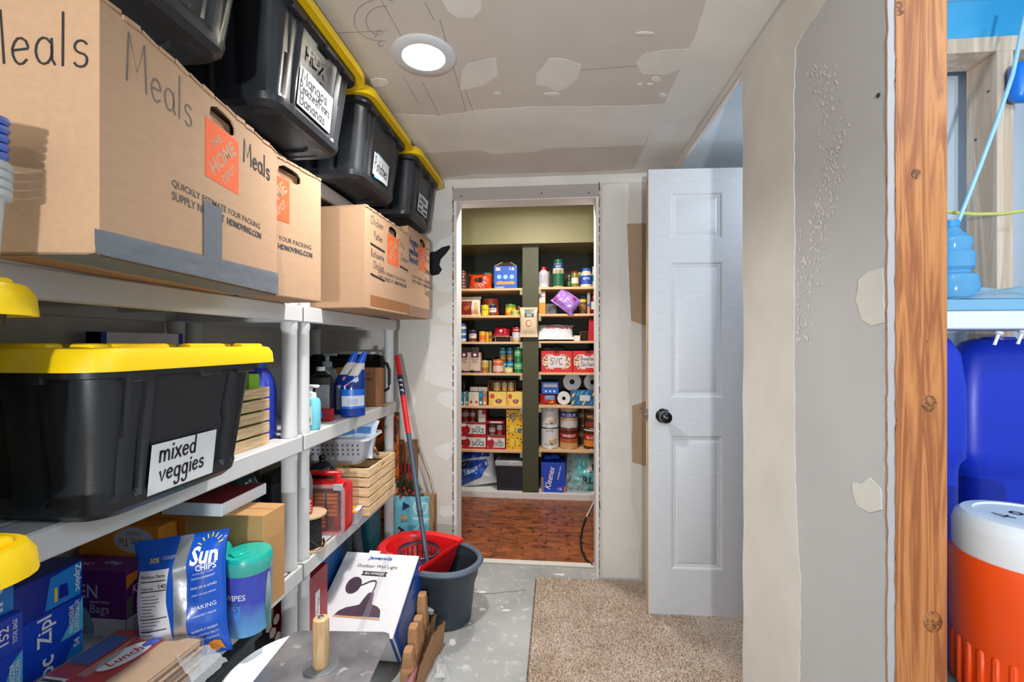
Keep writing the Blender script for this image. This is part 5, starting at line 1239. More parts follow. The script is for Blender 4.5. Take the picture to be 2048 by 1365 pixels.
# moulded pulp packaging beside it
PUL = M((176, 132, 92), .95, var=.12, scale=90, bump=.5, bscale=140, name='moulded_pulp')
def pulp(label, loc, rz, lean, n):
    t = thing('pulp_packaging', label, 'packaging', loc, 0, 'moulded pulp trays', rot=(Matrix.Rotation(rz, 4, 'Z') @ Matrix.Rotation(lean, 4, 'X')).to_euler())
    L = .15
    G().grid(lambda a, b: Vector((.014 + .012 * b + .004 * noise.noise((a * 9, b * 9, rz)), -L + 2 * L * a, .001 + b * (.10 + .035 * math.sin(a * 3.1) + .008 * noise.noise((a * 22, 1, 2))))), 30, 10).build('tray_wall', PUL, t)
    G().grid(lambda a, b: Vector((.019 + .012 * b + .004 * noise.noise((a * 9, b * 9, rz)), -L + 2 * L * a, .001 + b * (.10 + .035 * math.sin(a * 3.1) + .008 * noise.noise((a * 22, 1, 2))))), 30, 10).build('tray_back', PUL, t)
    for i in range(n):
        y = -.115 + .225 * i / max(1, n - 1); h = (.125, .165, .15, .205)[i % 4]
        def rg(k, z, o=0): return [(-.020 + o + .026 * k * x, y + .036 * k * yy, z) for x, yy in resample(rrect(2, 2, .45), 20)]
        G().loft([rg(1, .002), rg(.98, h * .45), rg(.9, h * .52), rg(.78, h * .56), rg(.72, h * .9), rg(.6, h), rg(.3, h * 1.005)]).build('cup', PUL, t, ang=35)
    return t
pulp('brown moulded pulp tray with tall cups beside the light box', (-.530, 1.745, .001), R(4), R(0), 4)
pulp('flatter brown pulp tray leaning outermost beside the light box', (-.500, 1.70, .001), R(-5), R(0), 0)
t = thing('plastic_blister', 'crumpled clear plastic shell on the concrete by the pulp trays', 'packaging', (-.435, 1.70, .001), R(10))
G().grid(lambda a, b: Vector((-.04 + .08 * a, -.09 + .18 * b, .004 + .035 * math.sin(a * math.pi) * math.sin(b * math.pi) * (.7 + noise.noise((a * 7, b * 9, 2))))), 18, 24).build('shell', clear('blister', (235, 238, 238), .28, .08), t)
decal(t, 'card_insert', plane((0, 0, .012), (1, 0, 0), (0, 1, 0)), -.02, -.05, .015, .02, M((206, 200, 204), .5))
t = thing('red_wrapper', 'pink and white wrapper tucked against the pulp tray', 'wrapper', (-.515, 1.60, .035), 0, rot=(Matrix.Rotation(R(84), 4, 'Z') @ Matrix.Rotation(R(80), 4, 'X')).to_euler()); bag('film', t, .09, .06, .010, M((206, 150, 156), .35, var=.4, scale=30), 10, 10, seal=.004, wr=.006)

# white pail with lid, plaster hawk on it
pc = Vector((-.618, 1.030, 0))
lathe_thing('white_pail', 'white plastic pail with lid under the metal hawk', 'pail', pc, [('body', [(.125, 0), (.13, .004), (.148, .40), (.155, .405), (.155, .44)], WHITE), ('lid', [(.160, .435), (.163, .44), (.163, .462), (.155, .468), (.145, .462), (.0005, .462)], WHITE)], n=48)
hk = thing('plaster_hawk', 'square metal plaster hawk with upright wooden handle', 'hawk', (-.566, 1.048, .4690), R(4))
HM = two_tone('hawk_metal', (128, 126, 130), (176, 174, 178), 9, .38, stretch=(1, 1, 1), lo=.35, hi=.65, c3=(214, 214, 214), s3=25, w3=(.64, .72)); HM.node_tree.nodes['Principled BSDF'].inputs['Metallic'].default_value = .75
hs = resample(rrect(.268, .268, .022), 64)
G().loft([[(x, y, 0) for x, y in hs], [(x, y, .0022) for x, y in hs]]).build('plate', HM, hk)
G().lathe([(.0005, .0022), (.040, .0022), (.040, .0042), (.036, .005), (.0005, .005)], 40).build('washer_plate', M((150, 158, 166), .35, .8, bump=.2, bscale=60), hk)
G().lathe([(.0175, .005), (.019, .012), (.0192, .108), (.0175, .118), (.012, .121), (.0005, .121)], 28).build('handle', wood('handle_wood', (206, 164, 116), (226, 190, 146), (20, 20, 1.5), 2, .5), hk)
G().lathe([(.0072, .1205), (.0072, .1225), (.003, .124), (.0005, .124)], 16).build('bolt', STEEL, hk)

# under the near unit
def dark_bin(label, loc, d):
    t = thing('ribbed_bin', label, 'bin', loc); DB_ = M((58, 68, 76), .4, name='bin_slate')
    G().span(0, d[0], 0, d[1], 0, d[2], .012).build('body', DB_, t)
    for i in range(7): G().span(d[0] - .002, d[0] + .005, .04 + i * (d[1] - .08) / 6.0 - .006, .04 + i * (d[1] - .08) / 6.0 + .006, .02, d[2] - .03, .002).build('rib', DB_, t)
    G().span(-.008, d[0] + .012, -.008, d[1] + .008, d[2] - .002, d[2] + .018, .005).build('lid', DB_, t)
    return t
dark_bin('slate grey ribbed bin on the floor shelf under the lunch bags', (-1.22, .70, S1 + .0005), (.365, .53, .32))
bl = thing('patterned_blanket', 'dark blanket with pale paw print patches on the bottom shelf', 'blanket', (-1.04, 1.315, S1 + .0005))
G().grid(lambda a, b: Vector((-.17 * math.cos(math.pi * a) * (1 - .1 * b), -.055 + .11 * b, .315 * math.sin(math.pi * a) ** .35 + .01 * noise.noise((a * 8, b * 8, 1)) if 0 < a < 1 else 0)), 30, 10).build('cloth', M((34, 28, 28), .95, name='blanket_dark'), bl)
rnd = random.Random(2)
for i in range(14):
    z, y = rnd.uniform(.05, .30), rnd.uniform(-.048, .048)
    G().lathe([(.016, 0), (.016, .002), (.0005, .0025)], 6, (.158 + .012 * (1 - z / .3), y, z), Matrix.Rotation(R(90), 4, 'Y')).build('patch', M((150, 138, 130), .9), bl)
# under the far unit
t, fr, nr, tp = carton('red_bin', 'dark red box with white tag under the far shelving unit', 'box', (-1.10, 1.53, S1 + .0005), (.225, .14, .32), M((150, 20, 34), .45, name='bin_red'))
decal(t, 'tag', fr, -.02, .14, .012, .25, PAPER); hand(t, 'xmas', fr, INK, .07, .018, (-.004, .19), .002, ang=R(80))
t, fr, nr, tp = carton('blue_tote', 'blue carton with cardboard peaks on the floor shelf', 'box', (-1.18, 1.73, S1 + .0005), (.25, .17, .30), M((20, 84, 150), .5))
for i, (x, h) in enumerate([(.20, .07), (.10, .05)]): G().prism([(-.045, 0), (.045, 0), (.0, h)], 0, .004, Matrix.Translation((x, .03 + .02 * i, .30)) @ Matrix.Rotation(R(90), 4, 'X')).build('flap', CARD, t, smooth=False)
hz = thing('corrugated_hose', 'grey corrugated hose standing under the far unit', 'hose', (-.895, 1.985, S1 + .0005))
rs = []; pp = []
for i in range(60): pp.append((.012 * math.sin(i * .07), .01 * math.cos(i * .08), .36 * i / 59)); rs.append(.022 if i % 2 else .018)
G().tube(pp, .02, 14, rs).build('hose', M((70, 74, 80), .4, name='hose_grey'), hz)
t, fr, nr, tp = carton('clear_storage_box', 'translucent storage box beside the hose under the far unit', 'box', (-1.13, 1.945, S1 + .0005), (.17, .12, .30), M((96, 112, 126), .3))
t, fr, nr, tp = carton('teal_bin', 'teal bin at the far end under the far shelving unit', 'bin', (-1.14, 2.10, S1 + .0005), (.25, .14, .34), M((24, 92, 104), .45))
# ================================================================== decorations against the back wall
BWD = wood('stained_plank', (92, 58, 36), (138, 92, 60), (3, 12, 1.2), 3, .7)
sl = thing('wooden_sled', 'brown slatted wooden sled with plaid ribbon leaning on the back wall', 'sled', (0, 0, 0))
for u0, u1, vt in ((797, 809, 880), (811, 822, 884), (825, 836, 879)):
    a = atY(u0, vt, 2.435); b = atY(u1, vt, 2.435); G().span(a.x, b.x, 2.424, 2.438, .02, a.z, .002).build('slat', BWD, sl)
for vt in (900, 985): a = atY(795, vt, 2.43); b = atY(838, vt, 2.43); G().span(a.x, b.x, 2.438, 2.446, a.z - .012, a.z + .012).build('batten', BWD, sl)
PLA = M((150, 26, 34), .85, name='plaid_red'); a = atY(793, 928, 2.42); b = atY(822, 947, 2.42)
rb = G().span(a.x, b.x + .02, 2.418, 2.4225, b.z, a.z).build('ribbon', PLA, sl, smooth=False)
for i in range(4):
    x = a.x + .012 + .022 * i; G().span(x, x + .010, 2.417, 2.4178, b.z, a.z).build('check', M((40, 18, 24), .85), rb, smooth=False)
G().span(b.x - .01, b.x + .02, 2.417, 2.4225, b.z - .05, b.z).build('ribbon_tail', PLA, sl, smooth=False)
gn = thing('berry_garland', 'green needle sprig with red berries hanging on the sled', 'garland', atY(818, 985, 2.405))
rnd = random.Random(11); g = G()
for i in range(700):
    x, z = rnd.uniform(-.06, .075), rnd.uniform(-.045, .07) ; x -= z * .4
    a = rnd.uniform(0, 6.28); L = .022
    g.add([(x, rnd.uniform(-.01, .012), z), (x + .0016, 0, z + .0016), (x + L * math.cos(a), -.012 * rnd.random(), z + L * math.sin(a))], [(0, 1, 2)])
g.build('needles', M((52, 84, 48), .7, var=.3), gn, smooth=False, fix=False, kind='stuff')
for x, z in ((-.02, .025), (.005, .015), (.045, .02), (.03, .0), (-.005, -.005), (.05, -.015), (-.04, -.02)): G().lathe([(.0005, -.009), (.006, -.007), (.009, 0), (.006, .007), (.0005, .009)], 12, (x, -.016, z)).build('berry', M((190, 20, 30), .25, coat=.4), gn)
G().lathe([(.0005, -.012), (.010, -.006), (.011, 0), (.006, .010), (.0005, .014)], 10, (-.012, -.016, .002)).build('pine_cone', M((120, 90, 64), .8, bump=.8, bscale=120), gn)
# framed brown board and light blue sign
a = atY(795, 985, 2.425); b = atY(871, 988, 2.425)
t = thing('cork_board', 'brown board leaning behind the light blue sign', 'board', (a.x, 2.412, 0.0)); G().span(0, b.x - a.x, 0, .010, 0.001, b.z, .001).build('panel', M((190, 148, 98), .8, name='board_brown'), t)
G().span(b.x - a.x - .004, b.x - a.x + .006, -.004, .012, 0.001, b.z, .001).build('edge_strip', M((150, 108, 66), .7), t)
a = atY(788, 995, 2.395); b = atY(858, 995, 2.395)
sg = thing('blue_sign', 'light blue wooden sign with bunting and the letters ING', 'sign', (a.x, 2.392, 0.0)); w = b.x - a.x
G().span(0, w, 0, .016, .001, b.z, .002).build('panel', M((124, 204, 222), .6, name='sign_blue'), sg)
s = plane((0, 0, 0), (1, 0, 0), (0, 0, 1), .0006)
for i, ch in enumerate('GN I'.replace(' ', '')):
    lettering(sg, ch, s, M((206, 232, 236), .6), h=.085 if ch != 'I' else .08, at=(w - .045, b.z - .065 - i * .085), ang=R(90), bold=.0)
def flag(u, v, dx, dy, col, nm):
    q = atY(u, v, 2.39); x = q.x - a.x
    g = G(); P = [(x, -.003, q.z + dy), (x + dx, -.010, q.z), (x - .002, -.003, q.z - dy)]
    g.loft([P, [(p[0], p[1] - .002, p[2]) for p in P]]); o = g.build(nm, col, sg, smooth=False); return o
flag(806, 1012, .042, .022, M((40, 54, 96), .8), 'bunting_flag'); flag(803, 1036, .042, .020, two_tone('bunt_stripe', (226, 196, 120), (230, 130, 110), 30, .8, stretch=(.1, 1, 3)), 'bunting_flag'); flag(797, 1060, .042, .020, two_tone('bunt_floral', (34, 30, 36), (226, 196, 170), 60, .8, lo=.5, hi=.58), 'bunting_flag')
lettering(sg, 'Q', s, M((240, 236, 238), .6), h=.045, at=(.10, b.z - .225), bold=0)
# thin stick leaning
stk = G().tube([atY(836, 893, 2.38), atY(858, 955, 2.375), atY(869, 1000, 2.37), atY(869, 1040, 2.365), (atY(862, 1085, 2.36))], .0035, 7).build('bent_cane', wood('cane', (120, 96, 66), (160, 132, 94), (10, 10, 2)))
tag(stk, 'thin bent brown cane leaning beside the blue sign', 'cane')
# autumn print edge by the post
a = atY(789, 860, 2.40); b = atY(797, 860, 2.40)
t = thing('autumn_print', 'narrow edge of an orange autumn canvas beside the shelf post', 'picture', (a.x - .10, 2.395, 0)); z0, z1 = atY(790, 978, 2.4).z, atY(790, 826, 2.4).z
G().span(0, .10 + b.x - a.x, 0, .018, z0 - .52 if False else .46, z1, .001).build('canvas', two_tone('autumn', (120, 64, 30), (226, 110, 30), 14, .7, detail=4, c3=(40, 60, 34), s3=30, w3=(.55, .62)), t)
t.location.z = -.4595; t.children[0].data.transform(Matrix.Identity(4))
bpy.data.objects.remove(t.children[0]); G().span(0, .10 + b.x - a.x, 0, .018, .4605, z1 + .4595, .001).build('canvas', two_tone('autumn', (120, 64, 30), (226, 110, 30), 14, .7, detail=4, c3=(40, 60, 34), s3=30, w3=(.55, .62)), t)

# ================================================================== PANTRY CONTENTS
def PXY(u, Y): return atY(u, 700, Y).x
def ph(v0, v1, Y): return abs(v1 - v0) * (Y / 1.0) / FPX
FY = 3.70
def colm(c, r=.4, **k): return M(c, r, **k)
def can(label, u0, u1, h, z, cols, Y=FY, text=None, tc=TXW, lid=TIN, name='food_can', group=None, cat='can'):
    """cylindrical can; cols = list of (frac0, frac1, colour) label bands"""
    x0, x1 = PXY(u0, Y), PXY(u1, Y); r = (x1 - x0) / 2
    t = thing(name, label, cat, ((x0 + x1) / 2, Y + r, z + .0006), 0, group)
    G().lathe([(r * .96, 0), (r, .002), (r, .004), (r * .975, .006), (r * .975, h - .006), (r, h - .004), (r, h - .001), (r * .95, h - .001), (r * .93, h - .003)], 24).build('tin', lid, t)
    for i_, (a, b, c) in enumerate(cols):
        r_ = r * .99 + .00025 * i_
        G().lathe([(r_, h * a + .005 * (a == 0)), (r_, h * b - .005 * (b == 1))], 24, cap0=False, cap1=False).build('label_band', M(c, .4) if not hasattr(c, 'name') else c, t)
    if text:
        s = cyl(r * .99, R(-90), 0)
        for tx, yy, ww, hh_, col in text: lettering(t, tx, s, col, w=ww * 2 * r, h=hh_ * h, at=(0, yy * h), k=5)
    return t
def jar(label, u0, u1, h, z, body, capc, Y=FY, neck=.8, caph=.16, bands=(), text=None, name='jar', cat='jar', shoulder=.8, group=None):
    x0, x1 = PXY(u0, Y), PXY(u1, Y); r = (x1 - x0) / 2
    t = thing(name, label, cat, ((x0 + x1) / 2, Y + r, z + .0006), 0, group)
    hb = h * (1 - caph)
    G().lathe([(r * .88, 0), (r, h * .03), (r, hb * shoulder), (r * (1 + neck) / 2, hb * (shoulder + 1) / 2), (r * neck, hb)], 24).build('body', body if hasattr(body, 'name') else M(body, .25, coat=.3), t)
    G().lathe([(r * neck * 1.05, hb - .001), (r * neck * 1.05, h * .985), (r * neck * .97, h), (.0005, h)], 24).build('cap', M(capc, .4), t)
    for i_, (a, b, c) in enumerate(bands): G().lathe([(r * 1.008 + .00025 * i_, h * a), (r * 1.008 + .00025 * i_, h * b)], 24, cap0=False, cap1=False).build('label_band', M(c, .45), t)
    if text:
        s = cyl(r * 1.01, R(-90), 0)
        for tx, yy, ww, hh_, col in text: lettering(t, tx, s, col, w=ww * 2 * r, h=hh_ * h, at=(0, yy * h), k=5)
    return t
def pbox(name, label, cat, u0, u1, h, z, col, Y=FY, dep=.12, rz=0.0, group=None, prints=(), texts=()):
    x0, x1 = PXY(u0, Y), PXY(u1, Y); w = x1 - x0
    t = thing(name, label, cat, (x0, Y, z + .0006), rz, group)
    G().span(0, w, 0, dep, 0, h, .001).build('carton', col if hasattr(col, 'name') else M(col, .5), t, ang=30)
    s = plane((w / 2, 0, h / 2), (1, 0, 0), (0, 0, 1))
    for p in prints:   # fractions of half size
        polydecal(t, 'printed_panel', s, [(a * w / 2, b * h / 2) for a, b in p[0]], p[1] if hasattr(p[1], 'name') else M(p[1], .5), p[2] if len(p) > 2 else 1)
    for tx, x, y, ww, hh_, c in texts: lettering(t, tx, s, c, w=ww * w, h=hh_ * h, at=(x * w / 2, y * h / 2), k=3)
    return t
def q4(x0, y0, x1, y1): return [(x0, y0), (x1, y0), (x1, y1), (x0, y1)]
def H_(v0, v1, Y=FY): return ph(v0, v1, Y)
def tray(name, label, cat, u0, u1, h, z, col, Y=FY, dep=.14, group=None, flap=True):
    """open-fronted carton"""
    x0, x1 = PXY(u0, Y), PXY(u1, Y); w = x1 - x0; t = thing(name, label, cat, (x0, Y, z + .0006), 0, group); m = M(col, .6); i = M((120, 88, 62), .8)
    G().span(0, .002, 0, dep, 0, h).build('side', m, t, smooth=False); G().span(w - .002, w, 0, dep, 0, h).build('side', m, t, smooth=False)
    G().span(.002, w - .002, 0, dep, 0, .002).build('bottom', i, t, smooth=False); G().span(.002, w - .002, dep - .002, dep, 0.002, h).build('back', i, t, smooth=False)
    G().span(.002, w - .002, 0, dep - .002, h - .002, h).build('top', m, t, smooth=False)
    return t
L1, L2, L3, L4, L5, L6 = LZ; R1, R2, R3, R4, R5, R6 = RZ; PB0 = .052
BRN = (96, 40, 36); CRM = (226, 214, 190)
# ---- left bay, shelf 1
for i in range(3): can(['lowest', 'middle', 'top'][i] + ' of three stacked maroon tins at the left jamb, top left pantry shelf', 917.5, 931, .0505, L1 + i * .0512, [(0, 1, BRN), (.35, .6, (150, 110, 100))], group='stacked maroon tins')
ob = thing('orange_snack_bag', 'orange bag with dark oval window on the top left pantry shelf', 'bag', (PXY(961, FY + .06), FY + .06, L1 + .066), 0, rot=Euler((R(78), 0, 0), 'XYZ'))
o, bs = bag('pouch', ob, .205, .135, .09, M((226, 70, 24), .3, var=.15, scale=14, coat=.3), 20, 16, seal=.004, wr=.008, seed=5); polydecal(ob, 'window', bs, ellipse(0, .002, .048, .022, 20), M((52, 24, 20), .4), 4); lettering(ob, 'CHIPS', bs, TXW, w=.09, at=(0, -.042), k=5); G().box((.06, .065, .01), (.06, .03, .008), .003).build('twisted_neck', FILM, ob)
t = pbox('gable_carton', 'blue gable-top carton printed 18 on the top left pantry shelf', 'carton', 988, 1034, .185, L1, (40, 92, 190), dep=.13, prints=[(q4(-.85, .6, -.45, .9), (200, 190, 190)), ([(-.8, -.55), (-.7, -.35), (-.4, -.3), (-.2, -.4), (0, -.35), (.3, -.38), (.6, -.3), (.8, -.45), (.8, -.6), (-.8, -.62)], (232, 150, 60))] + [(ellipse(x, .05, .2, .2, 16), (150, 190, 230), 1) for x in (-.55, 0, .55)], texts=[('18', .55, .75, .2, .12, TXW), ('COUNT', -.5, -.88, .4, .06, TXW)])
w_ = PXY(1034, FY) - PXY(988, FY); 
G().hexa([(0, 0, .185), (w_, 0, .185), (w_, .13, .185), (0, .13, .185), (.055, .055, .224), (w_ - .055, .055, .224), (w_ - .055, .075, .224), (.055, .075, .224)]).build('gable_top', M((66, 58, 54), .6), t, smooth=False)
for a in (.004, w_ - .004): G().tube([(a, -.001, .185), (a + (.058 if a < .05 else -.058), .05, .226)], .003, 5).build('gable_edge', M((206, 190, 170), .6), t)
# ---- left bay, shelf 2
wb_ = thing('pretzel_bag', 'white bag with brown printed panel on the second left pantry shelf', 'bag', (PXY(941, FY + .05), FY + .05, L2 + .081), 0, rot=Euler((R(84), 0, 0), 'XYZ'))
o, bs = bag('pouch', wb_, .185, .165, .07, M((226, 218, 206), .4, coat=.2), 18, 18, seal=.018, wr=.004, seed=6); polydecal(wb_, 'printed_panel', bs, [(-.08, -.07), (.012, -.07), (.022, .04), (-.075, .04)], M((150, 44, 34), .5), 4); polydecal(wb_, 'printed_pretzel', bs, ellipse(-.03, -.02, .028, .02, 16), M((190, 100, 60), .5), 5); polydecal(wb_, 'printed_panel', bs, [(.04, -.07), (.075, -.07), (.07, .03), (.045, .03)], M((220, 170, 90), .5), 4)
can('large terracotta tub behind the yellow can, second left pantry shelf', 962, 996, .152, L2, [(0, 1, (186, 84, 48))], Y=FY + .09, name='tub', cat='tub', lid=M((170, 76, 44), .6))
can('yellow can in front of the terracotta tub', 961.5, 976.5, .092, L2, [(0, 1, (238, 206, 40))], text=[('SOUP', .55, .6, .14, M((120, 120, 40), .5))])
can('white bean can with navy top band in front of the terracotta tub', 977, 992, .094, L2, [(0, .68, (224, 218, 220)), (.68, 1, (32, 44, 96)), (.02, .3, (120, 60, 48))], text=[('BEANS', .55, .7, .1, M((150, 30, 40), .5))])
can('yellow and green artichoke can on the second left pantry shelf', 1009.5, 1031, .098, L2, [(0, 1, (226, 206, 50)), (.75, .95, (90, 150, 50)), (.02, .3, (220, 130, 60))], Y=FY + .03, text=[('ARTICHOKE', .7, .8, .12, RED)])
can('small yellow tin in front of the artichoke can', 1020.5, 1039, .048, L2, [(0, 1, (232, 214, 70)), (.3, .7, (120, 150, 50))], Y=FY - .01, text=[('TUNA', .5, .5, .25, TXW)])
can('brown can behind the small yellow tin', 1031.5, 1043, .085, L2, [(0, 1, (140, 62, 40))], Y=FY + .10)
# ---- left bay, shelf 3
for i in range(3): can(['lowest', 'middle', 'topmost'][i] + ' of the stacked blue and white cans at the left jamb, third shelf', 917.5, 931, .0495, L3 + i * .0502, [(0, .55, (214, 220, 230)), (.55, 1, (30, 100, 190))] if i != 1 else [(0, 1, (60, 120, 200)), (.1, .4, (230, 228, 222))], group='stacked blue cans')
can('white chili can with dark top on the third left pantry shelf', 936.5, 952, .096, L3, [(0, .7, (222, 210, 208)), (.7, 1, (36, 36, 62)), (.03, .3, (110, 44, 40))], text=[('CHILI', .6, .6, .12, RED)])
can('orange and yellow peach can on the third left pantry shelf', 957, 970.5, .088, L3, [(0, 1, (238, 176, 40)), (.12, .6, (226, 110, 30))])
can('thin yellow can right of the peach can', 970.8, 977.5, .084, L3, [(0, 1, (210, 170, 30))], Y=FY + .04)
can('darker yellow can behind the crumpled red bag', 976, 984, .086, L3, [(0, 1, (190, 140, 30)), (.3, .6, (110, 60, 30))], Y=FY + .07)
t = tray('snack_tray', 'white cardboard tray holding a crumpled red bag', 'tray', 990, 1022, .045, L3, (228, 218, 214), dep=.12)
cb2 = thing('red_snack_bag', 'crumpled shiny red bag lying in the white tray', 'bag', (PXY(1004, FY + .05), FY + .06, L3 + .0475 + .032), 0, rot=Euler((R(60), R(8), 0), 'XYZ')); bag('pouch', cb2, .14, .09, .055, M((170, 22, 40), .2, var=.3, scale=20, coat=.5), 16, 14, seal=.003, wr=.012, seed=8)
t_ = G().hexa([(-.03, -.03, .030), (.012, -.03, .044), (.012, .01, .044), (-.03, .01, .030), (-.03, -.03, .032), (.012, -.03, .046), (.012, .01, .046), (-.03, .01, .032)]).build('flap', M((226, 170, 170), .6), t, smooth=False)
can('tall red can with picture label beside the divider, third shelf', 1023.5, 1042, .119, L3, [(0, 1, (170, 26, 40)), (.2, .65, (206, 214, 226)), (.05, .25, (220, 180, 120))], text=[('STEW', .8, .6, .1, TXW)])
# ---- left bay, shelf 4
for i, (a, b) in enumerate(((918, 938), (938.6, 961))):
    pbox('milk_carton', 'tall cream and purple milk carton, %s of the pair on the fourth left shelf' % ['left', 'right'][i], 'carton', a, b, .166, L4, (212, 186, 166), dep=.09, group='organic milk cartons', prints=[(q4(-.7, .5, .7, 1), (88, 30, 76)), (q4(-1, -1, 1, -.8), (88, 40, 90)), (q4(-.9, -.95, -.1, -.65), (130, 170, 80)), (ellipse(0, .78, .3, .15, 16), (230, 214, 206), 2)], texts=[('ORGANIC', 0, .36, .7, .05, TXB), ('OAT', 0, .2, .4, .06, TXB), ('Oat Milk', 0, .04, .55, .04, TXB)])
pbox('grey_carton', 'grey carton standing behind the two milk cartons', 'carton', 918, 957, .21, L4, (132, 124, 118), Y=FY + .10, dep=.12, prints=[(q4(.55, .7, .8, .92), (50, 50, 48))])
can('small can with fruit label right of the milk cartons', 961.5, 976, .104, L4, [(0, 1, (216, 198, 160)), (.05, .45, (170, 110, 50)), (.5, .85, (200, 170, 60))])
can('slim grey can between the fruit can and the tomato can', 977, 983.5, .102, L4, [(0, 1, (130, 134, 110))], Y=FY + .02)
can('orange-topped red tomato can on the fourth left pantry shelf', 984, 1006, .112, L4, [(0, .6, (192, 36, 40)), (.6, 1, (226, 110, 50)), (.1, .55, (226, 190, 180))], Y=FY - .01, text=[('Ranch', .83, .7, .1, TXW)])
for i, (a, b, zz) in enumerate(((998, 1011.5, .104), (1012.8, 1026, .104), (1000, 1012, 0), (1012.8, 1026, 0))):
    can('teal tuna can with tan band, %s of the four by the green cans' % ['upper left', 'upper right', 'lower left', 'lower right'][i], a, b, .102, L4 + zz, [(.45, 1, (24, 120, 150)), (0, .45, (196, 150, 90)), (.55, .75, (120, 190, 206))], Y=FY + .05, group='teal cans')
can('small yellow tin in front of the lower teal cans', 1008, 1024.5, .050, L4, [(0, 1, (240, 214, 80)), (.3, .7, (220, 226, 220))], Y=FY - .02)
for i in range(2): can('green can, %s of the stack of two beside the divider' % ['lower', 'upper'][i], 1027, 1045, .106, L4 + i * .1065, [(0, 1, (24, 120, 60)), (.3, .75, (110, 180, 120))], text=[('ITALIAN', .55, .6, .14, M((220, 240, 220), .5))], group='green cans')
# ---- left bay, shelf 5
TEAL = (40, 110, 134)
for i, (a, b, c, lab) in enumerate(((917.5, 927.5, TEAL, 'teal pasta box at the left jamb'), (928, 930.8, CRM, 'thin cream packet between the teal boxes'), (931, 936.8, TEAL, 'narrow teal box left of the cream tea boxes'), (937.2, 947.6, CRM, 'left cream tea box with red flower'), (948, 957.6, CRM, 'right cream tea box with red flower'), (958, 965.5, TEAL, 'teal box right of the cream tea boxes'), (965.9, 973, (222, 130, 50), 'orange and blue noodle box by the open fruit tray'))):
    pbox('dry_goods_box', lab + ' on the fifth left shelf', 'box', a, b, .106 + .006 * (i > 4), L5, c, dep=.16, group='upright dry goods boxes', prints=([(ellipse(0, -.5, .5, .25, 12), (196, 50, 40))] if 'flower' in lab else [(q4(-.6, -.8, .6, -.4), (214, 222, 226)), (q4(-.7, .3, .7, .8), (70, 140, 190))]))
for i, (a, b) in enumerate(((940, 956), (957, 974.5))): pbox('lid_box', 'pale shallow box lying on the dry goods boxes, %s one' % ['left', 'right'][i], 'box', a, b, .034, L5 + .1135, (206, 190, 166), Y=FY + .02, dep=.1, group='shallow pale boxes', prints=[(q4(-.8, -.8, .8, .1), (150, 170, 190))])
jar('dark brown jar behind the teal pasta boxes', 919, 934, .185, L5, (58, 44, 36), (70, 60, 50), Y=FY + .20)
for i, (a, b) in enumerate(((977.5, 1013), (1014, 1048 - 3))):
    pbox('fruit_cup_box', 'yellow fruit cup multipack with glass picture, %s one below the open tray' % ['left', 'right'][i], 'box', a, b, .114, L5, (240, 206, 110), dep=.16, group='yellow fruit cup boxes', prints=[(ellipse(.05, .3, .4, .55, 20), (246, 214, 90)), ([(-.2, -.1), (.45, -.1), (.4, -.8), (-.15, -.8)], (230, 170, 60), 1.5), (ellipse(.12, -.35, .38, .28, 20), (120, 34, 60), 2), (ellipse(-.6, .35, .28, .35, 16), (214, 80, 40), 1.5), ([(-.95, -.9), (-.5, -.9), (-.7, -.2), (-.95, -.1)], (236, 180, 40), 1.5)], texts=[('Fruit', .12, -.33, .18, .12, TXW)])
t = tray('open_fruit_tray', 'open orange-brown tray of tins on the yellow fruit boxes', 'tray', 976, 1031, .088, L5 + .1155, (176, 96, 60), dep=.13)
for i, (a, b) in enumerate(((985, 1001), (1002.5, 1014), (1015, 1028))): can('pale fruit tin in the open tray, %s of three' % ['left', 'middle', 'right'][i], a, b, .074, L5 + .1182, [(0, 1, (196, 176, 140)), (.1, .4, (210, 150, 60))], Y=FY + .02, group='tins in the open tray')
# ---- left bay, shelf 6
def saucebox(label, u0, u1, h, z, word, dep=.17):
    return pbox('tomato_carton', label, 'carton', u0, u1, h, z, (186, 26, 40), dep=dep, group='red tomato cartons', prints=[(q4(-.92, -.72, .95, .72), (224, 222, 220)), (ellipse(-.58, -.1, .36 if word == 'SAUCE' else .42, .72, 22), (176, 24, 34), 2), (q4(-.86, .38, -.55, .85), (236, 236, 236), 3)], texts=[(word, .38, -.2, .46, .34, TXB), ('ORGANIC', .38, .42, .2, .12, M((90, 120, 110), .5)), ('TOMATO', .38, .2, .18, .08, TXB)])
saucebox('red and white tomato SAUCE carton on the bottom of the stack', 920.5, 972.5, .108, L6, 'SAUCE'); saucebox('red and white tomato SAUCE carton second in the stack', 920, 972, .106, L6 + .1085, 'SAUCE')
saucebox('red and white DICED tomato carton beside the lower SAUCE carton', 973.4, 1010.5, .107, L6, 'DICED')
t = tray('open_sauce_tray', 'open red carton of tins on top of the SAUCE stack', 'tray', 919, 972, .112, L6 + .2155, (170, 30, 40), dep=.15); 
for i, (a, b) in enumerate(((921.5, 937), (938.5, 949.5))): can('tomato sauce tin in the open red carton, %s one' % ['left', 'right'][i], a, b, .096, L6 + .2182, [(0, 1, (150, 40, 44)), (.45, .8, (206, 190, 190))], Y=FY + .02, group='tins in the open red carton')
pbox('folded_flap', 'white and red folded carton wall at the right of the open sauce tins', 'carton', 956.8, 971.2, .10, L6 + .2182, (216, 206, 206), Y=FY + .01, dep=.09, prints=[(q4(.0, .3, 1, 1), (180, 30, 40))])
t = tray('open_diced_tray', 'open red carton of tins on the DICED carton', 'tray', 973, 1008.5, .105, L6 + .1075, (176, 36, 46), dep=.15)
x0, x1 = PXY(973, FY), PXY(1008.5, FY)
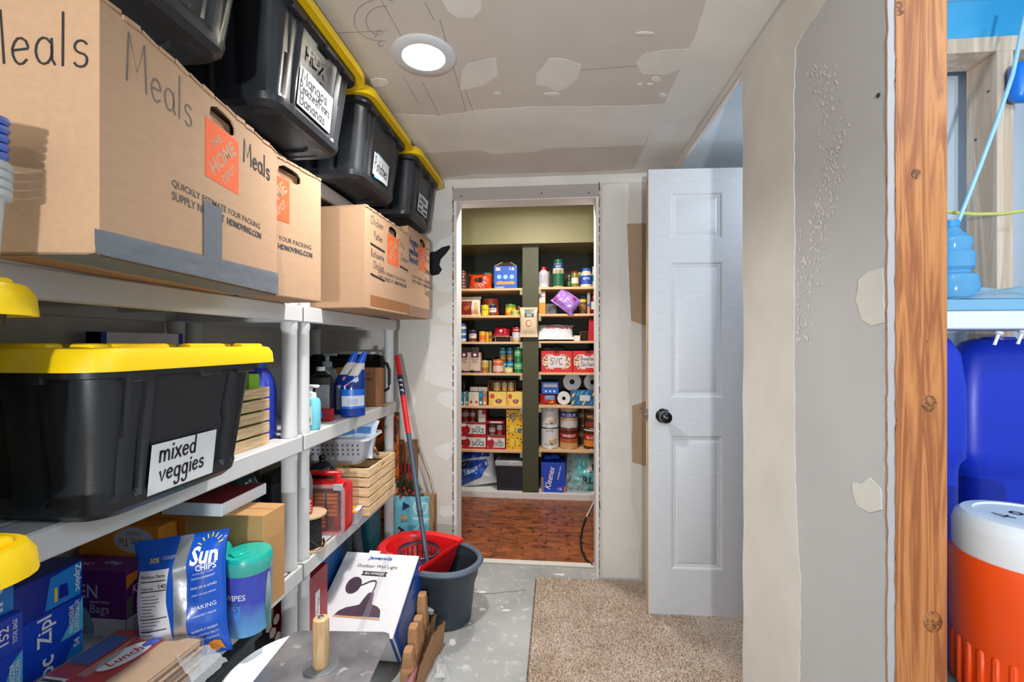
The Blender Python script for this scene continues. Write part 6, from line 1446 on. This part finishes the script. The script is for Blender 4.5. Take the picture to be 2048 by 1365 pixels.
G().span(0, x1 - x0, -.001, .14, .1052, .122, .002).build('red_lid', M((170, 26, 40), .5), t); G().span(.03, x1 - x0 - .02, -.002, -.0005, .1065, .121).build('barcode', M((214, 206, 206), .6), t, smooth=False)
for i, (a, b) in enumerate(((976, 991), (992.5, 1005))): can('diced tomato tin in the open carton, %s one' % ['left', 'right'][i], a, b, .088, L6 + .1102, [(0, 1, (120, 70, 64)), (.3, .7, (190, 170, 166))] if i == 0 else [(0, .5, (176, 44, 52)), (.5, 1, (206, 196, 198))], Y=FY + .025, group='tins in the open diced carton')
SPOT = M((40, 30, 20), .6)
for i in range(3):
    t = pbox('corn_pack', ['lowest', 'middle', 'top torn-open'][i] + ' yellow black-spotted pack beside the divider', 'pack', 1012.5, 1046.5, .108, L6 + i * .1085, (236, 180, 30), dep=.13, group='yellow spotted packs', prints=[(ellipse(x, y, .09, .1, 10), SPOT, 2) for x, y in ((-.8, .5), (-.85, -.1), (-.7, -.6), (.6, -.4), (.8, .1), (.7, .6), (-.2, -.75), (.35, .75))] + ([(ellipse(-.1, 0, .55, .6, 20), (70, 56, 34), 1.5), (q4(-.45, -.5, -.05, .5), (150, 140, 120), 2.2), (q4(.0, -.5, .4, .5), (190, 150, 40), 2.2)] if i == 2 else [(q4(-.5, -.3, -.05, .6), (246, 206, 70), 1.5), (q4(.05, -.3, .45, .6), (246, 206, 70), 1.5), (q4(.02, -.5, .1, .4), (90, 80, 30), 2)] + ([(q4(.3, -.4, .75, .2), (60, 110, 170), 3)] if i == 1 else [])))
# ---- left bay, floor level
tb = thing('bath_tissue_pack', 'blue and white wrapped tissue pack on the pantry base, left', 'pack', (PXY(955, FY + .12), FY + .13, PB0 + .150), 0, rot=Euler((R(68), R(-8), R(6)), 'XYZ'))
o, bs = bag('wrap', tb, .33, .30, .19, M((226, 230, 236), .25, coat=.5, bump=.4, bscale=18), 30, 28, seal=.004, wr=.016, seed=12)
polydecal(tb, 'printed_panel', bs, [(-.155, -.14), (.03, -.10), (.11, -.01), (.10, .04), (-.155, .05)], M((24, 84, 190), .3), 8); lettering(tb, 'Tissue', bs, TXW, w=.14, h=.05, at=(-.06, -.03), ang=.25, k=14, shear=.2); polydecal(tb, 'printed_label', bs, [(-.15, .0), (-.07, .02), (-.07, .045), (-.15, .03)], TXB, 12); lettering(tb, 'LAND', bs, TXW, w=.05, at=(-.11, .024), ang=.2, k=16)
polydecal(tb, 'printed_panel', bs, [(-.14, .065), (.13, .06), (.14, .14), (-.10, .145)], M((30, 90, 196), .3), 8)
pc_ = thing('cooler_box', 'small black cooler with grey lid on the pantry base', 'cooler', (PXY(992, FY), FY - .02, PB0 + .0005), R(0)); w = PXY(1047, FY) - PXY(992, FY)
G().hexa([(.012, .012, 0), (w - .012, .012, 0), (w - .012, .2, 0), (.012, .2, 0), (0, 0, .20), (w, 0, .20), (w, .22, .20), (0, .22, .20)]).build('body', M((26, 28, 38), .45, name='cooler_black'), pc_, smooth=False)
ld = G().span(-.006, w + .004, -.008, .225, .2005, .245, .008).build('lid', M((176, 178, 182), .45), pc_); G().span(.02, w - .02, .02, .2, .2455, .252, .004).build('lid_panel', M((96, 98, 104), .5), ld); G().box((w * .55, -.009, .225), (.02, .003, .012)).build('logo', M((210, 212, 216), .4), ld, smooth=False)

# ---- right bay, shelf 1
t = jar('white bottle with red cap on the top right pantry shelf', 1076, 1098, .172, R1, (206, 206, 210), (206, 30, 36), neck=.45, caph=.13, shoulder=.82, bands=[(.18, .7, (190, 190, 196))], name='bottle', cat='bottle'); s = cyl((PXY(1098, FY) - PXY(1076, FY)) / 2 * 1.015, R(-90), 0); [decal(t, 'printed_line', s, -.025, .04 + .012 * i, .02, .043 + .012 * i, M((150, 150, 158), .5), 6, 1, 2) for i in range(6)]
jar('grey bottle behind the white red-capped bottle', 1094, 1101, .15, R1, (120, 118, 120), (90, 90, 92), Y=FY + .10, name='bottle', cat='bottle')
jar('large green-capped grated cheese bottle on the top right pantry shelf', 1105.5, 1128, .232, R1, (206, 170, 110), (16, 92, 84), neck=.82, caph=.15, shoulder=.86, bands=[(.06, .5, (24, 96, 64)), (.5, .68, (216, 206, 170)), (.68, .82, (30, 70, 140))], text=[('GRATED', .6, .6, .05, TXB), ('CHEESE', .54, .6, .05, TXB), ('KRAFT', .74, .5, .05, TXW)], name='cheese_bottle', cat='bottle')
jar('small dark green bottle beside the pickle jar', 1135, 1142, .105, R1, (30, 44, 34), (120, 130, 120), Y=FY + .02, neck=.6, bands=[(.15, .5, (60, 110, 60))], name='bottle', cat='bottle')
jar('pickle jar with red lid and white label', 1142.8, 1158, .130, R1, (120, 124, 40), (150, 30, 36), neck=.92, caph=.1, shoulder=.92, bands=[(.25, .6, (222, 216, 196))])
jar('red-labelled jar behind the pickle jar', 1155, 1163, .135, R1, (150, 140, 120), (190, 186, 176), Y=FY + .09, neck=.95, caph=.1, bands=[(.2, .6, (180, 40, 40))])
jar('mayonnaise jar with blue lid on the top right pantry shelf', 1161.5, 1185, .156, R1, (232, 214, 190), (36, 96, 190), neck=.72, caph=.14, shoulder=.74, bands=[(.16, .62, (34, 84, 186))], text=[('MAYO', .45, .6, .12, TXW)])
jar('white bottle with teal label at the right jamb', 1184.6, 1196, .172, R1, (206, 204, 206), (180, 184, 190), Y=FY + .03, neck=.9, caph=.1, bands=[(.3, .6, (40, 140, 130))], name='bottle', cat='bottle')
# ---- right bay, shelf 2
pbox('orange_box', 'tall narrow orange box with white panel on the second right shelf', 'box', 1078, 1091, .188, R2, (234, 140, 34), dep=.1, prints=[(q4(-.85, .0, .85, .9), (206, 200, 206)), (q4(-.85, .5, .85, .56), (120, 120, 130), 2)])
t = pbox('grey_pouch', 'dark grey pouch with handwriting beside the orange box', 'pouch', 1091.5, 1113, .086, R2, (84, 84, 88), Y=FY + .02, dep=.05); hand(t, 'Hoo', plane((.03, 0, .045), (1, 0, 0), (0, 0, 1)), INK, .04, .035, (0, 0), .004, ang=R(75))
pu = thing('purple_snack_bag', 'shiny lavender bag overhanging the second right pantry shelf', 'bag', (PXY(1133, 3.66), 3.665, R2 + .1005), 0, rot=(Matrix.Rotation(R(0), 4, 'Z') @ Matrix.Rotation(R(78), 4, 'X') @ Matrix.Rotation(R(-38), 4, 'Z')).to_euler())
o, bs = bag('pouch', pu, .215, .145, .075, M((166, 122, 206), .22, var=.12, scale=16, coat=.5, bump=.3, bscale=20), 24, 18, seal=.006, wr=.012, seed=15); polydecal(pu, 'printed_dot', bs, ellipse(.05, .045, .018, .014, 14), M((170, 30, 110), .4), 6); polydecal(pu, 'printed_dot', bs, ellipse(-.085, -.04, .012, .02, 14), M((190, 60, 130), .4), 6)
jar('spice jar with yellow lid on the second right pantry shelf', 1157.5, 1173, .120, R2, (110, 84, 50), (240, 214, 30), neck=1.0, caph=.18, bands=[(.3, .65, (170, 120, 70))], Y=FY + .02)
pbox('black_tin', 'dark tin behind the yellow-lidded jar', 'tin', 1161, 1172, .155, R2, (60, 62, 58), Y=FY + .12, dep=.06)
t = pbox('leaning_packet', 'thin packet leaning beside the yellow-lidded jar', 'packet', 1174.5, 1180.5, .175, R2, (150, 150, 156), Y=FY + .01, dep=.07, prints=[(q4(-.8, -.9, .8, -.4), (220, 110, 60)), (q4(-.8, -.3, .8, -.1), (40, 70, 150))])
jar('ketchup bottle at the right jamb, second right shelf', 1182.5, 1196, .180, R2, (120, 24, 26), (190, 190, 192), neck=.5, caph=.1, shoulder=.75, bands=[(.2, .55, (206, 206, 214))], name='ketchup_bottle', cat='bottle')
# ---- right bay, shelf 3
bb_ = thing('chip_bag', 'white chip bag with upside-down red lettering lying on the third right shelf', 'bag', (PXY(1109, FY + .05), FY + .065, R3 + .0735), 0, rot=Euler((R(38), 0, 0), 'XYZ'))
o, bs = bag('pouch', bb_, .325, .20, .07, M((214, 214, 222), .3, coat=.3), 26, 20, seal=.004, wr=.006, seed=20); lettering(bb_, 'BOULDER', bs, M((190, 30, 36), .4), w=.20, h=.038, at=(.02, .018), ang=R(180), k=9); polydecal(bb_, 'printed_panel', bs, [(-.10, .06), (.12, .06), (.13, .095), (-.09, .095)], M((70, 84, 40), .4), 5)
pbox('small_white_box', 'small white box between the chip bag and cardboard tray', 'box', 1147.5, 1160, .044, R3, (222, 214, 206), dep=.06)
tray('cardboard_tray', 'open brown cardboard tray beside the tall red box', 'tray', 1160.5, 1177, .078, R3, (150, 116, 92), Y=FY + .03, dep=.12)
pbox('red_box', 'tall plain red box at the right jamb, third right shelf', 'box', 1177.6, 1200, .178, R3, (190, 24, 44), dep=.14, prints=[(q4(-.9, .92, .9, 1), (110, 16, 26))])
# ---- right bay, shelf 4
for i, (a, b, lab, tx) in enumerate(((1082.5, 1144.5, 'SVC', ['SVC']), (1145.5, 1207.5, 'Breakfast Skillet', ['Breakfast', 'Skillet']))):
    t = pbox('red_recipe_box', 'red floral box with paper note reading ' + lab, 'box', a, b, .174, R4, (206, 24, 34), dep=.2, group='red floral boxes')
    w = PXY(b, FY) - PXY(a, FY); s = plane((w / 2, 0, .087), (1, 0, 0), (0, 0, 1))
    fl = two_tone('floral_print%d' % i, (232, 216, 190), (150, 40, 40), 55, .6, lo=.52, hi=.56, c3=(70, 90, 50), s3=70, w3=(.6, .62))
    for x in (-.055, .055): polydecal(t, 'floral_panel', s, ellipse(x, -.002, .062, .066, 8, R(22)), fl, 1)
    decal(t, 'note', s, -.068, -.05, .068, .045, M((226, 214, 222), .7), 1, 1, 2.5)
    if i == 0: hand(t, 'SVC', s, INK, .105, .052, (0, -.002), .0045, k=5)
    else: hand(t, 'Breakfast', s, INK, .12, .03, (0, .024), .0032, k=5); hand(t, 'Skillet', s, INK, .11, .034, (-.005, -.022), .0032, k=5)
    G().span(w / 2 - .02, w / 2 + .02, -.001, .001, .155, .174).build('finger_notch', M((120, 14, 22), .6), t, smooth=False)
b_ = thing('grey_bag', 'folded dark grey bag lying on the red floral boxes', 'bag', (PXY(1108, FY + .07), FY + .08, R4 + .190), 0, rot=Euler((R(8), R(3), 0), 'XYZ')); bag('pouch', b_, .20, .14, .026, M((86, 86, 92), .5), 16, 12, seal=.004, wr=.010, seed=22)
# ---- right bay, shelf 5
RP = M((226, 224, 226), .9, bump=.3, bscale=120, name='tissue_white')
def roll(label, u0, u1, z, Y=FY, lying=True):
    x0, x1 = PXY(u0, Y), PXY(u1, Y); r = (x1 - x0) / 2; t = thing('tissue_roll', label, 'roll', ((x0 + x1) / 2, Y, z + r + .0006), 0, 'tissue rolls')
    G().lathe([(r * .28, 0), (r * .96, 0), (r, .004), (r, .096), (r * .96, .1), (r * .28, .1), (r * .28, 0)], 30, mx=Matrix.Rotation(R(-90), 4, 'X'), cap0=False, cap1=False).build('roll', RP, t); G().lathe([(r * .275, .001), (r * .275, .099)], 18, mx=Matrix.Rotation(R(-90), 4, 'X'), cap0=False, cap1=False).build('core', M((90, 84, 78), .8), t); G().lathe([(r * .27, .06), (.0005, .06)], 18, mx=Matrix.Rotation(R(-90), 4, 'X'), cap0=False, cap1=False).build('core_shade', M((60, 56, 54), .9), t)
    return t
roll('tissue roll lowest, beside the blue packet', 1114.5, 1141, R5, FY + .02); roll('tissue roll on top, left of the pair', 1126, 1162.5, R5 + .112, FY + .05); roll('tissue roll on top, cut off by the right jamb', 1168, 1204, R5 + .112, FY + .05); roll('tissue roll behind the patterned tissue box', 1147, 1175, R5, FY + .135)
pbox('tissue_box', 'tissue box patterned with blue and yellow strokes on the fifth right shelf', 'box', 1141.5, 1197, .122, R5, (24, 96, 150), Y=FY - .02, dep=.12, prints=[([(x, y), (x + .16, y + .12), (x + .28, y + .62), (x + .12, y + .5)], c, 1 + .3 * (i % 3)) for i, (x, y, c) in enumerate([(-.98, -.9, (236, 206, 80)), (-.95, .1, (240, 214, 110)), (-.62, .25, (60, 160, 214)), (-.6, -.85, (40, 130, 200)), (-.2, -.95, (236, 206, 80)), (.0, .3, (70, 170, 220)), (.35, -.9, (60, 150, 210)), (.5, .25, (236, 206, 80)), (.7, -.6, (40, 130, 200)), (-.35, .4, (100, 190, 120))])] + [(q4(-.35, -.35, .4, .4), (206, 208, 220), 3)])
t = pbox('sponge_pack', 'blue packet with white print lying on the red wrapper', 'pack', 1083.5, 1117, .098, R5 + .088, (34, 96, 200), dep=.1, Y=FY + .02, prints=[(q4(-.8, .15, .85, .75), (190, 200, 226)), (q4(-.9, -.1, .9, .0), (20, 60, 150), 2)] + [(ellipse(x, -.55, .14, .2, 10), (200, 214, 236), 2) for x in (-.5, 0, .5)])
b_ = thing('red_blue_packet', 'crumpled red and blue packet under the blue sponge pack', 'pack', (PXY(1095.5, FY + .03), FY + .05, R5 + .044), 0, rot=Euler((R(80), 0, 0), 'XYZ')); o, bs = bag('pouch', b_, .145, .085, .06, M((190, 40, 40), .3, var=.3, scale=20, coat=.4), 14, 12, seal=.003, wr=.008, seed=24); polydecal(b_, 'printed_panel', bs, [(-.03, -.005), (.06, -.01), (.065, .03), (-.02, .025)], M((110, 160, 200), .4), 6); polydecal(b_, 'printed_panel', bs, [(.0, -.035), (.05, -.035), (.05, -.015)], YLW, 6)
# ---- right bay, shelf 6: number ten cans
WCAN = M((222, 220, 222), .35, name='can_white')
for i in range(2):
    t = can('large white butter powder can, %s of the stack by the divider' % ['lower', 'upper'][i], 1081.5, 1118, .166, R6 + i * .167, [(0, 1, (222, 220, 222))], text=[('BUTTER', .88, .4, .07, TXB), ('Butter Powder', .22, .55, .05, TXB)], group='large food storage cans')
    r = (PXY(1118, FY) - PXY(1081.5, FY)) / 2; s = cyl(r * .992, R(-90), 0); polydecal(t, 'printed_butter', s, [(-.005, .07), (.045, .085), (.06, .075), (.05, .055), (.01, .045)], M((206, 170, 110), .5), 5); polydecal(t, 'printed_plate', s, [(-.012, .065), (.01, .043), (.05, .048), (.058, .06), (.05, .040), (.01, .034)], M((110, 84, 60), .5), 4)
can('large FLOUR can with blue banner on the lower right shelf', 1120, 1157, .166, R6 + .169, [(0, 1, (196, 170, 130)), (0, .35, (206, 200, 200)), (.52, .82, (62, 70, 130))], text=[('FLOUR', .64, .75, .15, TXW)], group='large food storage cans')
can('large WHEAT can with red banner on the lower right shelf', 1119.5, 1157, .168, R6, [(0, 1, (70, 40, 30)), (.0, .3, (206, 160, 100)), (.3, .5, (180, 84, 50)), (.55, .75, (180, 30, 36)), (.9, 1, (150, 40, 36))], text=[('WHEAT', .64, .75, .13, TXW)], group='large food storage cans')
for i in range(2): can('dark oat can behind the front row, %s one' % ['lower', 'upper'][i], 1153, 1182, .160, R6 + i * .161, [(0, 1, (66, 44, 34)), (.4, .7, (110, 84, 60))], Y=FY + .17, text=[('OATS', .55, .6, .12, M((226, 200, 150), .5))], group='dark oat cans')
can('large SLICED fruit can at the right jamb, lower one', 1168, 1204, .166, R6, [(0, 1, (70, 34, 24)), (.15, .45, (226, 140, 50)), (.45, .75, (190, 44, 36)), (.9, 1, (226, 220, 220))], text=[('SLICED', .58, .75, .13, TXW)], group='large food storage cans')
can('large brown MEAT can at the right jamb, upper one', 1169, 1204, .16, R6 + .167, [(0, 1, (76, 48, 34)), (.1, .35, (150, 60, 40)), (.5, .75, (120, 84, 50))], text=[('MEAT', .62, .7, .14, M((236, 210, 150), .5))], group='large food storage cans')
# ---- right bay, floor level
t = pbox('tissue_multipack', 'blue wrapped tissue multipack on the pantry base, right bay', 'pack', 1082.5, 1131, .235, PB0, (28, 70, 196), Y=FY - .02, dep=.16, prints=[(q4(-1, -1, -.82, .0), (226, 120, 50)), (q4(-.96, -.9, -.86, -.1), (40, 150, 190), 2), (q4(.86, -1, 1, -.6), (226, 120, 50))], texts=[('10', .55, -.75, .14, .10, TXW)])
w = PXY(1131, FY - .02) - PXY(1082.5, FY - .02); s = plane((w / 2, 0, .1175), (1, 0, 0), (0, 0, 1)); lettering(t, 'Kleenex', s, TXW, w=.185, h=.05, at=(-.03, .0), ang=R(78), k=3, shear=.3); lettering(t, 'trusted care', s, TXW, w=.11, h=.016, at=(.045, .04), ang=R(78), k=3)
b_ = thing('torn_wrap', 'torn blue wrap tuft on top of the tissue multipack', 'wrap', (PXY(1104, FY + .06), FY + .07, PB0 + .235 + .026), 0); bag('film', b_, .15, .10, .045, M((36, 76, 190), .25, coat=.4), 14, 12, seal=.003, wr=.016, seed=31)
tw = thing('toilet_paper_pack', 'teal plastic-wrapped paper roll pack on the pantry base', 'pack', (PXY(1171, FY + .1), FY + .095, PB0 + .150), 0, rot=Euler((R(78), R(4), 0), 'XYZ'))
o, bs = bag('wrap', tw, .285, .295, .17, M((110, 196, 200), .2, var=.15, scale=12, coat=.5, bump=.5, bscale=16), 30, 30, seal=.004, wr=.02, seed=33); polydecal(tw, 'clear_window', bs, [(-.0, -.01), (.13, .02), (.13, .09), (.02, .08)], M((206, 210, 210), .3), 10); polydecal(tw, 'printed_panel', bs, [(.05, .01), (.14, .01), (.14, .055), (.05, .06)], M((24, 56, 84), .4), 16); lettering(tw, '16|2', bs, TXW, w=.07, at=(.095, .033), ang=R(180), k=22); lettering(tw, 'RL', bs, M((20, 50, 70), .4), w=.09, h=.055, at=(.02, -.07), k=16)
g = G(); rnd = random.Random(6)
G().grid(lambda a, b: Vector((-.16 + .18 * a, -.16 + .3 * b, .075 + .03 * noise.noise((a * 8, b * 8, 3)))), 20, 24).build('loose_film', clear('crinkled_film', (226, 240, 240), .3, .06), tw)
# ---- pouch clipped to the divider
po = thing('snack_pouch', 'cream and green resealable pouch hanging on the olive divider', 'pouch', (PXY(1057.5, PYF - .03), PYF - .032, (atY(1057, 645, 3.63)).z), 0, rot=Euler((R(90), 0, 0), 'XYZ'))
o, bs = bag('pouch', po, .148, .238, .030, M((214, 190, 160), .4, coat=.2), 16, 22, seal=.022, wr=.002, seed=40); polydecal(po, 'printed_panel', bs, [(-.036, .04), (.045, .04), (.045, .10), (-.036, .10)], M((40, 62, 54), .4), 3); polydecal(po, 'printed_bowl', bs, ellipse(.0, -.01, .03, .03, 20), M((186, 130, 90), .5), 3); polydecal(po, 'printed_bowl', bs, ellipse(.004, -.008, .018, .018, 16), M((226, 196, 170), .5), 4); lettering(po, 'ITALIAN\nWEDDING', bs, TXW, w=.05, h=.018, at=(.004, .055), k=6); decal(po, 'zip_strip', bs, -.072, .103, .072, .116, FILM, 10, 1, 3)
# ---- cord on the pantry floor
c = [atZ(u, v, .008) for u, v in ((1165, 1056), (1161, 1080), (1163, 1100), (1171, 1118), (1186, 1133))]
c0 = [atZ(1199, 990, .012), atZ(1190, 1000, .010), atZ(1181, 1018, .008), atZ(1172, 1036, .008)] 
cd = thing('power_cord', 'black and white power cord curling on the brown pantry floor', 'cord')
G().tube(c0 + c[:1], .0055, 8).build('white_length', WHITE, cd); G().tube([c0[-1]] + c, .0065, 8).build('black_length', M((20, 20, 22), .5), cd)
# ================================================================== SIDE ROOM THINGS
BLU = M((8, 46, 186), .38, var=.06, bump=.05, bscale=200, name='jug_blue')
sh = thing('storage_shelf', 'white shelf board with tray edge in the side room', 'shelf', (0, 0, 0))
G().span(.74, 1.7, 1.05, 1.255, 1.281, 1.32, .003).build('board', M((222, 230, 240), .5), sh); G().span(.74, 1.7, 1.048, 1.252, 1.3202, 1.344, .002).build('tray', M((120, 172, 206), .4), sh)
G().span(1.66, 1.69, 1.06, 1.25, .018, 1.281).build('leg', M((222, 230, 240), .5), sh); G().span(.745, .765, 1.20, 1.25, .018, 1.281).build('leg', M((222, 230, 240), .5), sh)
G().span(.74, 1.7, 1.02, 1.255, .44, .47, .003).build('lower_board', M((222, 230, 240), .5), sh)
for u, v in ((1999, 664), (2046, 662)):
    q = atY(u, v, 1.065); G().lathe([(.006, .0), (.008, .004), (.003, .008), (.003, .03)], 10, q, Matrix.Rotation(R(200), 4, 'Y')).build('peg', WHITE, sh)
def jug(label, u0, u1, Yf, z0, z1, step, dep=.17):
    x0, x1 = atY(u0, 800, Yf).x, atY(u1, 800, Yf).x; w = x1 - x0
    t = thing('water_jug', label, 'jug', ((x0 + x1) / 2, Yf + dep / 2, z0), 0, 'blue water jugs'); h = z1 - z0
    rg = lambda k, z, dx=0: [(x * 1 + dx, y, z) for x, y in resample(rrect(w * k, dep * k, min(w, dep) * k * .42), 40)]
    zs = step - z0
    G().loft([rg(.74, 0), rg(.80, .02), rg(.80, zs - .03), rg(.84, zs - .012), rg(.97, zs), rg(1, zs + .04), rg(1.0, h * .80), rg(.98, h * .86), rg(.86, h * .95), rg(.62, h * .99), rg(.4, h)]).build('body', BLU, t, ang=60)
    G().lathe([(.03, h - .004), (.03, h + .004), (.0005, h + .005)], 20).build('cap', M((16, 50, 160), .4), t)
    return t
jug('blue water jug half hidden by the wooden stud', 1790, 1953, 1.065, .4705, 1.268, 1.0, .075)
jug('large blue water jug right of the stud, behind the cooler', 1930, 2150, 1.145, .4705, 1.262, .960, .105)
# round drink cooler on the floor stand
cc = atD(2062, 1046, .80); cx, cy = cc.x, cc.y - .0
stool = thing('step_stool', 'low grey stool under the orange cooler', 'stool', (cx, cy, .012)); G().box((0, 0, .596), (.22, .20, .03), .006).build('seat', M((120, 124, 130), .5), stool)
for a, b in ((-1, -1), (1, -1), (-1, 1), (1, 1)): G().box((a * .09, b * .08, .29), (.03, .03, .58), .004).build('leg', M((120, 124, 130), .5), stool)
ck_ = thing('drink_cooler', 'orange drink cooler with white lid and handwriting', 'cooler', (cx, cy, .6235))
OR = M((236, 78, 14), .42, var=.04, bump=.06, bscale=160, name='cooler_orange'); WL = M((226, 232, 238), .45, var=.04, name='cooler_lid')
K = .865
G().lathe([(.105 * K, 0), (.112 * K, .006), (.118 * K, .10), (.1205 * K, .105), (.1225 * K, .20), (.1235 * K, .238), (.119 * K, .250), (.110 * K, .253)], 64).build('body', OR, ck_)
for i in range(30):
    a = 2 * math.pi * i / 30; G().box((.1165 * K * math.cos(a), .1165 * K * math.sin(a), .052), (.007, .011, .088), .003, Matrix.Rotation(a, 4, 'Z')).build('rib', OR, ck_)
G().lathe([(.106 * K, .248), (.1155 * K, .251), (.117 * K, .256), (.117 * K, .298), (.113 * K, .312), (.103 * K, .321), (.085 * K, .323), (.083 * K, .320), (.0005, .320)], 64).build('lid', WL, ck_)
s = plane((0, 0, .3205), (math.cos(TH + .5), math.sin(TH + .5), 0), (-math.sin(TH + .5), math.cos(TH + .5), 0), .0006)
hand(ck_, '4 H', s, INK, .06, .03, (-.01, .024), .004); hand(ck_, 'Densen', s, INK, .09, .026, (-.01, -.012), .0035); hand(ck_, 'li', s, INK, .06, .006, (.01, -.04), .003)
bl_ = thing('dark_blue_jug', 'dark blue container between the cooler and the stud', 'jug', (cx - .19, 1.13, .4705)); G().box((0, 0, .21), (.10, .12, .42), .03, seg=3).build('body', M((14, 40, 130), .4), bl_); G().lathe([(.02, .42), (.02, .44), (.0005, .441)], 14).build('cap', M((14, 40, 130), .4), bl_)
bl_.location.y = 1.185; bl_.location.x = atY(1912, 900, 1.12).x - .03
# stacked clear-blue bottles and film on the shelf
CB = clear('blue_bottle', (120, 196, 240), .6, .1)
q = atY(1905, 575, 1.13)
t = thing('ringed_bottle', 'translucent blue ringed bottle standing on the side room shelf', 'bottle', (q.x, 1.135, 1.3446))
G().lathe([(.030, 0), (.044, .010), (.050, .035), (.046, .060), (.034, .066), (.034, .070), (.041, .078), (.042, .11), (.035, .118), (.035, .122), (.038, .13), (.036, .145), (.020, .16), (.014, .172)], 32).build('body', CB, t); G().lathe([(.016, .171), (.016, .186), (.0005, .187)], 16).build('cap', M((60, 150, 220), .4), t)
t = thing('plastic_film_bundle', 'crumpled clear plastic bags lying on the side room shelf', 'bag', (1.02, 1.12, 1.3446))
G().grid(lambda a, b: Vector((-.16 + .42 * a, -.055 + .11 * b, .002 + .030 * math.sin(math.pi * b) * (.75 + .6 * noise.noise((a * 9, b * 6, 2))) * min(1, 8 * a, 8 * (1 - a)))), 40, 14).build('film', clear('bag_film', (200, 226, 240), .5, .08), t)
# cables hanging in the side room
pts = [(2060, -10), (2044, 60), (2025, 150), (1995, 240), (1965, 320), (1938, 390), (1912, 455)]
cbk = thing('hanging_cable', 'pale blue cable hanging diagonally across the side room framing', 'cable'); G().tube([atY(u, v, 1.16) for u, v in pts], .0042, 8).build('sheath', M((160, 206, 232), .4), cbk)
cb2_ = thing('yellow_cable', 'yellow-green cable running level across the framing', 'cable'); G().tube([atY(u, v, 1.20) for u, v in ((1880, 420), (1905, 425), (1950, 429), (2000, 428), (2060, 420))], .0042, 8).build('sheath', M((206, 206, 110), .4), cb2_)
t = thing('blue_bottle_pack', 'blue bottle pack on a ledge behind the pale cable', 'pack', atY(2034, 165, 1.24)); G().box((.03, 0, 0), (.09, .04, .10), .02, seg=3).build('body', M((30, 120, 220), .3), t); G().lathe([(.014, 0), (.014, .02)], 14, (.02, -.025, 0), Matrix.Rotation(R(90), 4, 'X')).build('cap', M((20, 140, 220), .3), t)
# unseen lamp added behind the door to brighten the closet
cb3 = thing('closet_fill_lamp', 'small added lamp, unseen, lighting the closet behind the white door', 'lamp', (1.25, 1.75, H - .001)); G().lathe([(.06, 0), (.06, -.015), (.05, -.022)], 24).build('base', WHITE, cb3); G().lathe([(.048, -.022), (.035, -.045), (.0005, -.052)], 24).build('globe', emit('closet_fill_globe', (225, 235, 255), 4), cb3)
l = bpy.data.lights.new('closet_fill_light', 'POINT'); l.energy = 7.0; l.color = (.86, .92, 1.0); l.shadow_soft_size = .06; o = bpy.data.objects.new('closet_fill_light', l); COL.objects.link(o); o.location = (1.25, 1.75, H - .12)
# ================================================================== cups on the near tote stack
cs = thing('clear_cup_stack', 'stack of clear plastic cups at the left edge on the tote lid', 'cups', (-.742, .500, 1.337))
CU_ = clear('cup_clear', (222, 232, 238), .55, .2)
G().lathe([(.030, 0), (.031, .002), (.037, .10)], 28, cap1=False).build('cup', CU_, cs)
for i in range(4): o_ = G().lathe([(.0372, .100 + i * .012), (.044, .102 + i * .012), (.0445, .110 + i * .012), (.0385, .111 + i * .012)], 28, cap0=False, cap1=False).build('cup_rim', CU_, cs)
bs_ = thing('blue_lid_stack', 'stack of blue plastic lids tilted on the clear cups', 'lids', (-.743, .498, 1.337 + .150), 0, rot=Euler((R(6), R(9), 0), 'XYZ'))
LB_ = M((30, 116, 226), .3, coat=.3, name='lid_blue')
for i in range(5): G().lathe([(.036, .002 + i * .011), (.042, .003 + i * .011), (.044, .007 + i * .011), (.042, .012 + i * .011), (.0005, .012 + i * .011)], 28).build('lid', LB_, bs_)
